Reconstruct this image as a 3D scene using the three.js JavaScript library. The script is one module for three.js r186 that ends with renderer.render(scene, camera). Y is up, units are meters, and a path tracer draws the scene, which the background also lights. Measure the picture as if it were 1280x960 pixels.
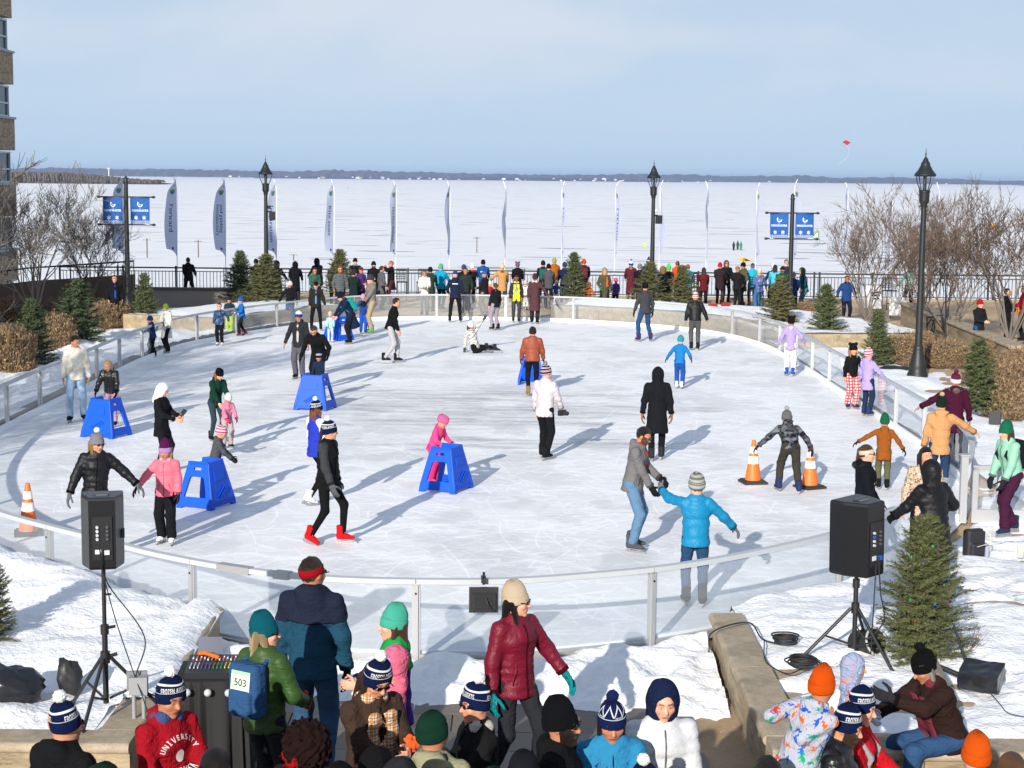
import * as THREE from 'three';
import { mergeGeometries } from 'three/addons/utils/BufferGeometryUtils.js';

// ---------------------------------------------------------------- camera, sky, sun, exposure
const scene = new THREE.Scene();
const CAM_H = 5.0, PITCH = 7.0 * Math.PI / 180, ROLL = 0.0096, FOCAL = 2100;   // focal length in pixels of the 1280 x 960 photograph
const camera = new THREE.PerspectiveCamera(2 * Math.atan(480 / FOCAL) * 180 / Math.PI, 4 / 3, 0.5, 20000);
camera.rotation.order = 'YXZ';
camera.rotation.set(-PITCH, 0, ROLL);
camera.position.set(0, CAM_H, 0);
scene.add(camera);

const renderer = new THREE.WebGLRenderer({ antialias: true });
renderer.toneMapping = THREE.LinearToneMapping;
renderer.toneMappingExposure = 1.29;
renderer.shadowMap.enabled = true;
renderer.shadowMap.type = THREE.PCFSoftShadowMap;

// seeded randomness and value noise
function rng(seed) { let s = seed | 0; return () => { s = (s + 0x6d2b79f5) | 0; let t = Math.imul(s ^ (s >>> 15), 1 | s); t = (t + Math.imul(t ^ (t >>> 7), 61 | t)) ^ t; return ((t ^ (t >>> 14)) >>> 0) / 4294967296; }; }
const hash2 = (x, y) => { let h = Math.imul(x, 374761393) + Math.imul(y, 668265263); h = Math.imul(h ^ (h >>> 13), 1274126177); return ((h ^ (h >>> 16)) >>> 0) / 4294967296; };
function noise2(x, y) {
  const xi = Math.floor(x), yi = Math.floor(y), fx = x - xi, fy = y - yi, u = fx * fx * (3 - 2 * fx), v = fy * fy * (3 - 2 * fy);
  const a = hash2(xi, yi), b = hash2(xi + 1, yi), c = hash2(xi, yi + 1), d = hash2(xi + 1, yi + 1);
  return a + (b - a) * u + (c - a) * v + (a - b - c + d) * u * v;
}
function fbm(x, y, o = 4) { let s = 0, a = 0.5, n = 0; for (let i = 0; i < o; i++) { s += a * noise2(x + i * 17.3, y - i * 9.1); n += a; a *= 0.5; x *= 2.03; y *= 2.03; } return s / n; }
const clamp = (v, a = 0, b = 1) => Math.min(b, Math.max(a, v));
const lerp = (a, b, t) => a + (b - a) * t;
const sstep = (a, b, x) => { const t = clamp((x - a) / (b - a)); return t * t * (3 - 2 * t); };

const SUN_EL = 19.9 * Math.PI / 180, SUN_AZ = 18 * Math.PI / 180;   // behind the camera, over its left shoulder
const sunDir = new THREE.Vector3(-Math.sin(SUN_AZ) * Math.cos(SUN_EL), Math.sin(SUN_EL), Math.cos(SUN_AZ) * Math.cos(SUN_EL));
{
  // clear winter air with a thin veil of high cloud, the same all round
  const W = 1024, Hh = 512, data = new Float32Array(W * Hh * 4);
  for (let j = 0; j < Hh; j++) for (let i = 0; i < W; i++) {
    const el = (j + 0.5) / Hh * Math.PI - Math.PI / 2, az = (i + 0.5) / W * Math.PI * 2;
    const e = Math.max(0, Math.sin(el));
    const t = sstep(0, 1, Math.pow(e, 0.8));
    let r = lerp(0.405, 0.09, t), g = lerp(0.53, 0.17, t), b = lerp(0.665, 0.35, t);
    // long streaks of cirrus lying across the sky, drawn out near the horizon
    const dx = Math.cos(az), dz = Math.sin(az), sx = dx * 4 + dz * 3.1, wv = fbm(dx * 5 + 9, dz * 5 + el * 9, 3) - 0.5;
    let c = fbm(sx * 0.9 + 3, el * 13 + dx * 2.2 - dz * 1.3 + wv * 1.2, 5) * 0.62 + fbm(sx * 2.6 + 11, el * 62 + dx * 9 - dz * 5 + wv * 4, 5) * 0.38;
    c = (0.2 + 0.8 * sstep(0.38, 0.66, c)) * sstep(0.01, 0.1, e);
    const cl = lerp(0.565, 0.36, t);
    r = lerp(r, cl * 0.95, c); g = lerp(g, cl * 1.05, c); b = lerp(b, cl * 1.21, c);
    if (el < 0) { r = 0.42; g = 0.46; b = 0.54; }
    const k = (j * W + i) * 4; data[k] = r; data[k + 1] = g; data[k + 2] = b; data[k + 3] = 1;
  }
  const sky = new THREE.DataTexture(data, W, Hh, THREE.RGBAFormat, THREE.FloatType);
  sky.mapping = THREE.EquirectangularReflectionMapping; sky.magFilter = THREE.LinearFilter; sky.minFilter = THREE.LinearFilter; sky.needsUpdate = true;
  scene.background = sky; scene.environment = sky;
}
const sun = new THREE.DirectionalLight(new THREE.Color().setRGB(1.0, 0.93, 0.83), 4.7);
sun.position.copy(sunDir).multiplyScalar(120).add(new THREE.Vector3(0, 0, -40));
sun.target.position.set(0, 0, -40); scene.add(sun.target);
sun.castShadow = true; sun.shadow.mapSize.set(4096, 4096);
Object.assign(sun.shadow.camera, { left: -45, right: 45, top: 45, bottom: -45, near: 1, far: 260 });
scene.add(sun);

// ---------------------------------------------------------------- helpers
// a pixel of the photograph gives a direction; the plane y = h it stands on gives the distance
const _cr = Math.cos(ROLL), _sr = Math.sin(ROLL), _cp = Math.cos(PITCH), _sp = Math.sin(PITCH);
function ray(u, v) {
  let x = (u - 640) / FOCAL, y = -(v - 480) / FOCAL;
  [x, y] = [_cr * x - _sr * y, _sr * x + _cr * y];
  return new THREE.Vector3(x, _cp * y - _sp, -_sp * y - _cp);
}
const at = (u, v, h = 0) => { const r = ray(u, v); return r.multiplyScalar((h - CAM_H) / r.y).add(camera.position); };
const atZ = (u, v, z) => { const r = ray(u, v); return r.multiplyScalar(z / r.z).add(camera.position); };

const counts = new Map();
function numbered(name) { const n = counts.get(name) || 0; counts.set(name, n + 1); return n ? name + '_' + String(n).padStart(3, '0') : name; }
function shade(o) { o.traverse((m) => { if (m.isMesh) { m.castShadow = true; m.receiveShadow = true; } }); return o; }
function group(name, label, category, pos = [0, 0, 0], yaw = 0, grp) {
  const g = new THREE.Group(); g.name = numbered(name); g.position.set(...pos); g.rotation.y = yaw;
  g.userData = { label, category }; if (grp) g.userData.group = grp; scene.add(g); return g;
}
function mesh(name, geo, mat, parent) { const m = new THREE.Mesh(geo, mat); m.name = name; m.castShadow = m.receiveShadow = true; parent.add(m); return m; }
function thingMesh(name, label, category, geo, mat, pos = [0, 0, 0], yaw = 0, grp) {
  const m = new THREE.Mesh(geo, mat); m.name = numbered(name); m.position.set(...pos); m.rotation.y = yaw; m.castShadow = m.receiveShadow = true;
  m.userData = { label, category }; if (grp) m.userData.group = grp; scene.add(m); return m;
}
function struct(name, geo, mat, kind = 'structure', label) { const m = new THREE.Mesh(geo, mat); m.name = numbered(name); m.userData.kind = kind; if (label) m.userData.label = label; m.castShadow = m.receiveShadow = true; scene.add(m); return m; }
function copy(o, pos, yaw, label, s) { const c = o.clone(); c.name = numbered(o.name.replace(/_\d{3}$/, '')); c.userData = { ...o.userData }; if (label) c.userData.label = label; c.position.set(...pos); c.rotation.y = yaw; if (s) c.scale.multiplyScalar(s); scene.add(c); return c; }

const rgb = (r, g, b) => new THREE.Color().setRGB(r, g, b);
const matCache = new Map();
function mat(color, rough = 0.85, extra = {}) {
  const key = typeof color === 'string' && !Object.keys(extra).length ? color + rough : null;
  if (key && matCache.has(key)) return matCache.get(key);
  const m = new THREE.MeshStandardMaterial({ color: color.isColor ? color : new THREE.Color(color), roughness: rough, side: THREE.DoubleSide, ...extra });
  if (key) matCache.set(key, m); return m;
}
function canvasTex(w, h, draw, repeat) {
  const c = document.createElement('canvas'); c.width = w; c.height = h; draw(c.getContext('2d'), w, h);
  const t = new THREE.CanvasTexture(c); t.colorSpace = THREE.SRGBColorSpace; if (repeat) t.wrapS = t.wrapT = THREE.RepeatWrapping; t.anisotropy = 8; return t;
}
function dataTex(w, h, fn, { srgb = true, repeat = true } = {}) {
  const d = new Uint8Array(w * h * 4);
  for (let j = 0; j < h; j++) for (let i = 0; i < w; i++) { const c = fn(i, j), k = (j * w + i) * 4; if (typeof c === 'number') { d[k] = d[k + 1] = d[k + 2] = clamp(c, 0, 1) * 255; } else { d[k] = clamp(c[0]) * 255; d[k + 1] = clamp(c[1]) * 255; d[k + 2] = clamp(c[2]) * 255; } d[k + 3] = 255; }
  const t = new THREE.DataTexture(d, w, h); t.magFilter = THREE.LinearFilter; t.minFilter = THREE.LinearMipmapLinearFilter; t.generateMipmaps = true; if (repeat) t.wrapS = t.wrapT = THREE.RepeatWrapping;
  if (srgb) t.colorSpace = THREE.SRGBColorSpace; t.needsUpdate = true; return t;
}
function tiled(tex, rx, ry) { const t = tex.clone(); t.repeat.set(rx, ry); t.needsUpdate = true; return t; }
// noise that tiles with period p
function tnoise(x, y, px, py) {
  const xi = Math.floor(x), yi = Math.floor(y), fx = x - xi, fy = y - yi, u = fx * fx * (3 - 2 * fx), v = fy * fy * (3 - 2 * fy);
  const m = (a, n) => ((a % n) + n) % n, h = (a, b) => hash2(m(a, px) + 131, m(b, py) + 57);
  const a = h(xi, yi), b = h(xi + 1, yi), c = h(xi, yi + 1), d = h(xi + 1, yi + 1);
  return a + (b - a) * u + (c - a) * v + (a - b - c + d) * u * v;
}
const box = (w, h, d, x = 0, y = 0, z = 0) => new THREE.BoxGeometry(w, h, d).translate(x, y, z);
function bar(a, b, r, seg = 6, r2 = r) {
  const A = new THREE.Vector3(...a), B = new THREE.Vector3(...b), d = B.clone().sub(A), g = new THREE.CylinderGeometry(r2, r, d.length(), seg, 1);
  g.applyQuaternion(new THREE.Quaternion().setFromUnitVectors(new THREE.Vector3(0, 1, 0), d.clone().normalize())); const m = A.add(B).multiplyScalar(0.5); return g.translate(m.x, m.y, m.z);
}
function tube(pts, r, seg = 24, rs = 5) { return new THREE.TubeGeometry(new THREE.CatmullRomCurve3(pts.map((p) => new THREE.Vector3(...p))), seg, r, rs, false); }
const lathe = (pts, seg = 20) => new THREE.LatheGeometry(pts.map((p) => new THREE.Vector2(p[0], p[1])), seg);
const merge = (list) => mergeGeometries(list.map((g) => { const n = g.index ? g.toNonIndexed() : g; for (const k of Object.keys(n.attributes)) if (!['position', 'normal', 'uv'].includes(k)) n.deleteAttribute(k); if (!n.attributes.uv) n.setAttribute('uv', new THREE.BufferAttribute(new Float32Array(n.attributes.position.count * 2), 2)); return n; }));
// a box-section strip following a line of (x, z) points
function strip(pts, y0, y1, w, off = 0, closedEnds = true) {
  const P = [], I = [], n = pts.length, y0f = typeof y0 === 'function' ? y0 : () => y0, y1f = typeof y1 === 'function' ? y1 : () => y1;
  for (let i = 0; i < n; i++) {
    const a = pts[Math.max(0, i - 1)], b = pts[Math.min(n - 1, i + 1)], tx = b[0] - a[0], tz = b[1] - a[1], l = Math.hypot(tx, tz) || 1, nx = tz / l, nz = -tx / l;
    for (const [o, y] of [[off - w / 2, y0f(i)], [off + w / 2, y0f(i)], [off + w / 2, y1f(i)], [off - w / 2, y1f(i)]]) P.push(pts[i][0] + nx * o, y, pts[i][1] + nz * o);
  }
  for (let i = 0; i < n - 1; i++) for (let k = 0; k < 4; k++) { const a = i * 4 + k, b = i * 4 + (k + 1) % 4; I.push(a, b, a + 4, b, b + 4, a + 4); }
  if (closedEnds) { I.push(0, 2, 1, 0, 3, 2); const e = (n - 1) * 4; I.push(e, e + 1, e + 2, e, e + 2, e + 3); }
  const g = new THREE.BufferGeometry(); g.setAttribute('position', new THREE.Float32BufferAttribute(P, 3)); g.setIndex(I);
  const f = g.toNonIndexed(); f.computeVertexNormals();
  const uv = [], p = f.attributes.position; for (let i = 0; i < p.count; i++) uv.push(p.getX(i) + p.getZ(i), p.getY(i)); f.setAttribute('uv', new THREE.Float32BufferAttribute(uv, 2)); return f;
}
// a lumpy sheet over x0..x1, z0..z1; fn gives the height, or null where there is none
function field(x0, x1, z0, z1, c, fn) {
  const nx = Math.ceil((x1 - x0) / c), nz = Math.ceil((z1 - z0) / c), P = [], U = [], I = [], id = new Int32Array((nx + 1) * (nz + 1)).fill(-1);
  for (let j = 0; j <= nz; j++) for (let i = 0; i <= nx; i++) { const x = x0 + (x1 - x0) * i / nx, z = z0 + (z1 - z0) * j / nz, h = fn(x, z); if (h === null) continue; id[j * (nx + 1) + i] = P.length / 3; P.push(x, h, z); U.push(x, -z); }
  for (let j = 0; j < nz; j++) for (let i = 0; i < nx; i++) { const a = id[j * (nx + 1) + i], b = id[j * (nx + 1) + i + 1], d = id[(j + 1) * (nx + 1) + i], e = id[(j + 1) * (nx + 1) + i + 1]; if (a < 0 || b < 0 || d < 0 || e < 0) continue; I.push(a, d, b, b, d, e); }
  const g = new THREE.BufferGeometry(); g.setAttribute('position', new THREE.Float32BufferAttribute(P, 3)); g.setAttribute('uv', new THREE.Float32BufferAttribute(U, 2)); g.setIndex(I); g.computeVertexNormals(); return g;
}
const inPoly = (x, z, poly) => { let r = false; for (let i = 0, j = poly.length - 1; i < poly.length; j = i++) { const [xi, zi] = poly[i], [xj, zj] = poly[j]; if ((zi > z) !== (zj > z) && x < (xj - xi) * (z - zi) / (zj - zi) + xi) r = !r; } return r; };
const polyDist = (x, z, poly) => { let m = 1e9; for (let i = 0, j = poly.length - 1; i < poly.length; j = i++) { const [ax, az] = poly[j], [bx, bz] = poly[i], dx = bx - ax, dz = bz - az, t = clamp(((x - ax) * dx + (z - az) * dz) / (dx * dx + dz * dz)); const d = Math.hypot(x - ax - dx * t, z - az - dz * t); if (d < m) m = d; } return m; };

// ---------------------------------------------------------------- rink outline (metres), traced from where the glass stands
const OUT = [[-0.97, -16.95], [0.02, -17.02], [0.86, -17.3], [1.55, -17.6], [2.31, -18.1], [3.35, -19.0], [4.0, -19.7], [4.75, -20.75], [5.4, -21.8], [6.1, -23.2], [6.9, -25.0], [7.5, -27.2], [7.8, -29.8], [7.86, -33], [7.87, -37], [7.87, -41], [7.86, -46], [7.7, -50], [7.2, -53], [6.3, -55.3], [4.4, -57.4], [1.7, -58.9], [-1.1, -59.35], [-3.7, -59.2], [-5.5, -58.2], [-7.0, -55.9], [-8.4, -53], [-9.6, -49.3], [-10, -45.3], [-10.02, -39.5], [-10.02, -35], [-9.85, -30], [-9.1, -25.5], [-7.9, -22.4], [-6.3, -20.3], [-5.46, -19.48], [-4.74, -18.85], [-3.84, -18.05], [-2.85, -17.4], [-1.97, -17.05]];
const outline = new THREE.CatmullRomCurve3(OUT.map(([x, z]) => new THREE.Vector3(x, 0, z)), true, 'centripetal');
outline.arcLengthDivisions = 1200;
const LEN = outline.getLength();
const onRim = (s) => { const p = outline.getPointAt((((s / LEN) % 1) + 1) % 1); return [p.x, p.z]; };
const rimSpan = (s0, s1, step = 0.3) => { const n = Math.max(2, Math.ceil((s1 - s0) / step)), r = []; for (let i = 0; i <= n; i++) r.push(onRim(s0 + (s1 - s0) * i / n)); return r; };
const RIM = rimSpan(0, LEN, 0.5).slice(0, -1);
const nearestS = (x, z) => { let b = 0, m = 1e9; for (let s = 0; s < LEN; s += 0.05) { const p = onRim(s), d = (p[0] - x) ** 2 + (p[1] - z) ** 2; if (d < m) { m = d; b = s; } } return b; };
const rimDist = (x, z) => polyDist(x, z, RIM) * (inPoly(x, z, RIM) ? -1 : 1);   // positive outside

// ---------------------------------------------------------------- surface materials
const snowGrit = dataTex(1024, 1024, (i, j) => { const h = hash2(i * 3 + 11, j * 7 + 5), n = tnoise(i / 1024 * 9, j / 1024 * 9, 9, 9); const v = 0.93 + 0.05 * tnoise(i / 1024 * 60, j / 1024 * 60, 60, 60) + 0.02 * n; if (h > 0.9992 - 0.0012 * n) return [0.55, 0.5, 0.44]; return [v, v, v]; });
const snowBump = dataTex(512, 512, (i, j) => { const x = i / 512, y = j / 512; return tnoise(x * 16, y * 16, 16, 16) * 0.45 + tnoise(x * 48, y * 48, 48, 48) * 0.35 + tnoise(x * 128, y * 128, 128, 128) * 0.2; }, { srgb: false });
const snowMat = new THREE.MeshStandardMaterial({ color: rgb(0.93, 0.94, 0.95), map: tiled(snowGrit, 0.3, 0.3), roughness: 0.92, bumpMap: tiled(snowBump, 0.6, 0.6), bumpScale: 0.02, side: THREE.DoubleSide });
const grit = dataTex(512, 512, (i, j) => { const x = i / 512, y = j / 512; const n = tnoise(x * 8, y * 8, 8, 8) * 0.4 + tnoise(x * 32, y * 32, 32, 32) * 0.3 + tnoise(x * 200, y * 200, 200, 200) * 0.3; const st = sstep(0.55, 0.75, tnoise(x * 5 + 2, y * 11, 5, 11)) * tnoise(x * 60, y * 60, 60, 60); const v = 0.66 + 0.34 * n - 0.16 * st; return [v, v * 0.99, v * 0.97]; });
const stoneMat = new THREE.MeshStandardMaterial({ color: rgb(0.50, 0.405, 0.275), roughness: 0.9, map: tiled(grit, 0.8, 0.8), side: THREE.DoubleSide });
const stoneMat2 = new THREE.MeshStandardMaterial({ color: rgb(0.47, 0.375, 0.25), roughness: 0.9, map: tiled(grit, 0.55, 0.9), side: THREE.DoubleSide });
const capMat = new THREE.MeshStandardMaterial({ color: rgb(0.54, 0.45, 0.33), roughness: 0.85, map: tiled(grit, 0.5, 0.5), side: THREE.DoubleSide });
const alu = new THREE.MeshStandardMaterial({ color: rgb(0.5, 0.51, 0.52), roughness: 0.45, metalness: 0.6, side: THREE.DoubleSide });
const aluBare = new THREE.MeshStandardMaterial({ color: rgb(0.42, 0.42, 0.42), roughness: 0.5, metalness: 0.6, side: THREE.DoubleSide });
const whitePlastic = mat('#e2e4e6', 0.6), railWhite = mat('#b6babe', 0.45);
const blackMetal = new THREE.MeshStandardMaterial({ color: rgb(0.018, 0.02, 0.021), roughness: 0.5, metalness: 0.2, side: THREE.DoubleSide });
const blackPlastic = mat(rgb(0.02, 0.021, 0.024), 0.5);
const glassDirt = dataTex(512, 256, (i, j) => { const x = i / 512, y = j / 256; const n = tnoise(x * 10, y * 6, 10, 6) * 0.5 + tnoise(x * 40, y * 10, 40, 10) * 0.3 + tnoise(x * 120, y * 60, 120, 60) * 0.2; return 0.03 + 0.3 * Math.pow(n, 3) ; }, { srgb: false });
const paneMat = new THREE.MeshPhysicalMaterial({ color: rgb(0.88, 0.915, 0.935), transmission: 0.84, thickness: 0, roughness: 1, roughnessMap: glassDirt, ior: 1.45, side: THREE.DoubleSide });

// ---------------------------------------------------------------- ground, ice, lake, far shore
{
  // the skating ice: scored, brushed and wet in places
  const N = 2048, x0 = -10.6, x1 = 8.4, z0 = -60, z1 = -16.4, R = rng(5);
  const sc = document.createElement('canvas'); sc.width = sc.height = N; const g = sc.getContext('2d');
  g.fillStyle = '#808080'; g.fillRect(0, 0, N, N);
  const X = (x) => (x - x0) / (x1 - x0) * N, Z = (z) => (z - z0) / (z1 - z0) * N;
  for (let k = 0; k < 9500; k++) {   // skate cuts
    const x = lerp(x0, x1, R()), z = lerp(z0, z1, R()), a = R() * 6.283, l = 0.4 + R() * 2.2, bend = (R() - 0.5) * 1.4;
    g.strokeStyle = R() < 0.62 ? `rgba(255,255,255,${0.10 + R() * 0.32})` : `rgba(70,78,92,${0.05 + R() * 0.13})`; g.lineWidth = 0.8 + R() * 2.2;
    g.beginPath(); g.moveTo(X(x), Z(z)); g.quadraticCurveTo(X(x + Math.cos(a) * l * 0.5 - Math.sin(a) * bend * 0.4), Z(z + Math.sin(a) * l * 0.5 + Math.cos(a) * bend * 0.4), X(x + Math.cos(a) * l), Z(z + Math.sin(a) * l)); g.stroke();
  }
  for (let k = 0; k < 15000; k++) { const x = X(lerp(x0, x1, R())), z = Z(lerp(z0, z1, R())); g.strokeStyle = R() < 0.5 ? `rgba(255,255,255,${0.1 + R() * 0.3})` : `rgba(60,70,88,${0.05 + R() * 0.16})`; g.lineWidth = 1.5 + R() * 3; const a = R() * 6.28, l = 8 + R() * 34; g.beginPath(); g.moveTo(x, z); g.lineTo(x + Math.cos(a) * l * 2, z + Math.sin(a) * l * 0.6); g.stroke(); }
  for (let k = 0; k < 3600; k++) { const x = X(lerp(x0, x1, R())), z = Z(lerp(z0, z1, R())); g.fillStyle = `rgba(255,255,255,${0.06 + R() * 0.16})`; g.beginPath(); g.ellipse(x, z, 2 + R() * 16, 1 + R() * 3, (R() - 0.5) * 0.5, 0, 6.3); g.fill(); }
  const cut = g.getImageData(0, 0, N, N).data;
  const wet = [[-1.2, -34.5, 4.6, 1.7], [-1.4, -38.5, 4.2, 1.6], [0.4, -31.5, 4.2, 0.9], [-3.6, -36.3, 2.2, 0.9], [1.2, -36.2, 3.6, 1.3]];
  const map = dataTex(N, N, (i, j) => {
    const x = lerp(x0, x1, i / N), z = lerp(z0, z1, j / N), c = cut[(j * N + i) * 4] / 255;
    let w = fbm(x * 0.35 + 4, z * 0.5 + 9, 4);
    let v = 0.93 + (c - 0.5) * 0.33 + (w - 0.5) * 0.06 - 0.055 * sstep(0.48, 0.66, fbm(x * 1.3 + 2, z * 0.9 + 5, 5));
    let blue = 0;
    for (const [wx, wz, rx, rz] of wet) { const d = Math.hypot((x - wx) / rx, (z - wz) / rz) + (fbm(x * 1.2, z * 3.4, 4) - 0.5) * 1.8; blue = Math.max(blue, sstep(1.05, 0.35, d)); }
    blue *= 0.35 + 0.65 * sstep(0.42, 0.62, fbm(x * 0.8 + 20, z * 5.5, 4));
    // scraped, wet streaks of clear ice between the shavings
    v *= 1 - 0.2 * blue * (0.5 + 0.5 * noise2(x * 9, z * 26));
    return [v * 0.992, v * 0.996, v];
  }, { repeat: false });
  const bump = dataTex(1024, 1024, (i, j) => cut[((j * 2) * N + i * 2) * 4] / 255 * 0.6 + fbm(i / 14, j / 24, 3) * 0.4, { srgb: false, repeat: false });
  const poly = new THREE.Shape(rimSpan(0, LEN, 0.4).map(([x, z]) => new THREE.Vector2(x, -z)));
  const geo = new THREE.ShapeGeometry(poly).rotateX(-Math.PI / 2);
  const p = geo.attributes.position, uv = []; for (let i = 0; i < p.count; i++) uv.push((p.getX(i) - x0) / (x1 - x0), (p.getZ(i) - z0) / (z1 - z0));
  geo.setAttribute('uv', new THREE.Float32BufferAttribute(uv, 2));
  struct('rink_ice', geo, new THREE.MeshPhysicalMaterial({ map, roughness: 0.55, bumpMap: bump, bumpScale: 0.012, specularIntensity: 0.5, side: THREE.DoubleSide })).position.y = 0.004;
}
{
  // terrace round the rink: tan paving; it ends at the lake wall
  const paving = dataTex(1024, 1024, (i, j) => { const x = i / 1024, y = j / 1024; const n = tnoise(x * 6, y * 6, 6, 6) * 0.5 + tnoise(x * 40, y * 40, 40, 40) * 0.3 + tnoise(x * 300, y * 300, 300, 300) * 0.2; const v = 0.58 + 0.3 * n; return [v * 1.0, v * 0.86, v * 0.68]; });
  const g = field(-60, 60, -72, 8, 4, () => -0.03); 
  struct('terrace_paving', g, new THREE.MeshStandardMaterial({ map: tiled(paving, 0.12, 0.12), color: rgb(0.92, 0.9, 0.88), roughness: 0.9, side: THREE.DoubleSide }));
  struct('lake_wall', box(120, 4.4, 0.4, 0, -2.25, -72.2), stoneMat2);
}
{
  // frozen lake under wind-scoured snow
  const N = 2048, T = 420;   // one tile is 420 m
  const R = rng(31), c = document.createElement('canvas'); c.width = c.height = N; const g = c.getContext('2d'); g.fillStyle = '#e6e7e9'; g.fillRect(0, 0, N, N);
  const px = N / T;
  const wrapEllipse = (x, y, rx, ry, a) => { for (const ox of [0, N, -N]) for (const oy of [0, N, -N]) { if (x + ox + rx < 0 || x + ox - rx > N || y + oy + ry < 0 || y + oy - ry > N) continue; g.beginPath(); g.ellipse(x + ox, y + oy, rx, ry, a, 0, 6.3); g.fill(); } };
  for (let k = 0; k < 3600; k++) { const l = (1 + R() * R() * 9) * px, w = (0.35 + R() * 1.1) * px, d = R(); const v = d < 0.6 ? 192 + R() * 34 : 246; g.fillStyle = `rgba(${v},${v + 2},${v + 7},${0.25 + R() * 0.5})`; wrapEllipse(R() * N, R() * N, l, w, (R() - 0.5) * 0.12); }
  for (let k = 0; k < 760; k++) { const l = (1 + R() * 4) * px, w = (0.4 + R() * 1.1) * px, x = R() * N, y = R() * N; const v = 105 + R() * 40; g.fillStyle = `rgba(${v - 2},${v},${v + 6},${0.35 + R() * 0.45})`; wrapEllipse(x, y, l, w, (R() - 0.5) * 0.1); g.fillStyle = 'rgba(236,238,242,0.6)'; wrapEllipse(x + l * 0.3, y + w, l * 0.8, w * 0.5, 0); }
  const t = new THREE.CanvasTexture(c); t.colorSpace = THREE.SRGBColorSpace; t.wrapS = t.wrapT = THREE.RepeatWrapping; t.anisotropy = 16;
  const geo = new THREE.PlaneGeometry(16000, 11940, 40, 40).rotateX(-Math.PI / 2).translate(0, -4, -6030);
  const p = geo.attributes.position, uv = []; for (let i = 0; i < p.count; i++) { const x = p.getX(i), z = p.getZ(i); uv.push((x * 0.995 + z * 0.1) / T, (z * 0.995 - x * 0.1) / T); }
  geo.setAttribute('uv', new THREE.Float32BufferAttribute(uv, 2));
  struct('frozen_lake', geo, new THREE.MeshStandardMaterial({ map: t, roughness: 0.95, side: THREE.DoubleSide }));
}
// wooded hills across the lake: one ridge mesh per distance, with a ragged tree line
function ridge(name, z, xa, xb, hgt, step, col, seed, depth) {
  const R = rng(seed), P = [], C = [], I = []; const n = Math.ceil((xb - xa) / step);
  for (let i = 0; i <= n; i++) {
    const x = xa + (xb - xa) * i / n, h = hgt(x) * (0.88 + 0.2 * R());
    for (const [y, dz] of [[-4.5, 0], [-4 + h * 0.45, -depth * 0.05], [-4 + h, -depth * 0.4], [-4.5, -depth]]) { P.push(x, y + (y > -4.4 ? (R() - 0.5) * h * 0.08 : 0), z + dz + (R() - 0.5) * depth * 0.04); const k = 0.7 + 0.6 * R(); C.push(col[0] * k, col[1] * k, col[2] * k); }
  }
  for (let i = 0; i < n; i++) for (let k = 0; k < 3; k++) { const a = i * 4 + k; I.push(a, a + 4, a + 1, a + 1, a + 4, a + 5); }
  const g = new THREE.BufferGeometry(); g.setAttribute('position', new THREE.Float32BufferAttribute(P, 3)); g.setAttribute('color', new THREE.Float32BufferAttribute(C, 3)); g.setIndex(I); const f = g.toNonIndexed(); f.computeVertexNormals();
  return struct(name, f, new THREE.MeshStandardMaterial({ vertexColors: true, roughness: 1, side: THREE.DoubleSide }));
}
ridge('hills', -6500, -2700, 2900, (x) => 8 + 30 * fbm(x / 420 + 5, 2, 4) + 10 * Math.exp(-(((x + 500) / 420) ** 2)) + 5 * Math.exp(-(((x + 1500) / 500) ** 2)), 14, [0.075, 0.075, 0.09], 3, 900);
ridge('hills', -5200, -800, 520, (x) => 3 + 9 * fbm(x / 200 + 1, 8, 3) * sstep(-800, -600, x) * sstep(520, 250, x), 9, [0.06, 0.062, 0.07], 9, 300);
ridge('hills', -5000, 1530, 2300, (x) => 1 + 17 * sstep(1530, 1760, x) * (0.8 + 0.3 * noise2(x / 60, 3)), 8, [0.05, 0.055, 0.075], 12, 300);
ridge('wooded_point', -1500, -620, -318, (x) => 1.0 + 4.5 * sstep(-318, -400, x) * (0.75 + 0.5 * noise2(x / 30, 7)), 4, [0.12, 0.10, 0.09], 21, 120).userData.kind = 'structure';
{
  // bare trees of the point, too far to count
  const R = rng(77), L = [];
  for (let k = 0; k < 3400; k++) { const x = -620 + 300 * R(), h = (4 + 5.5 * R()) * (0.35 + 0.65 * sstep(-322, -420, x)) + 1, z = -1494 - R() * 60; const w = 0.25 + R() * 0.9; const g = new THREE.ConeGeometry(w, h, 4, 1, true); g.rotateX(Math.PI).translate(x, -4 + h * 0.5, z); L.push(g); }
  struct('far_wood', merge(L), mat(rgb(0.135, 0.105, 0.088), 1), 'stuff', 'bare brown wood on the point across the frozen lake');
}
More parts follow.
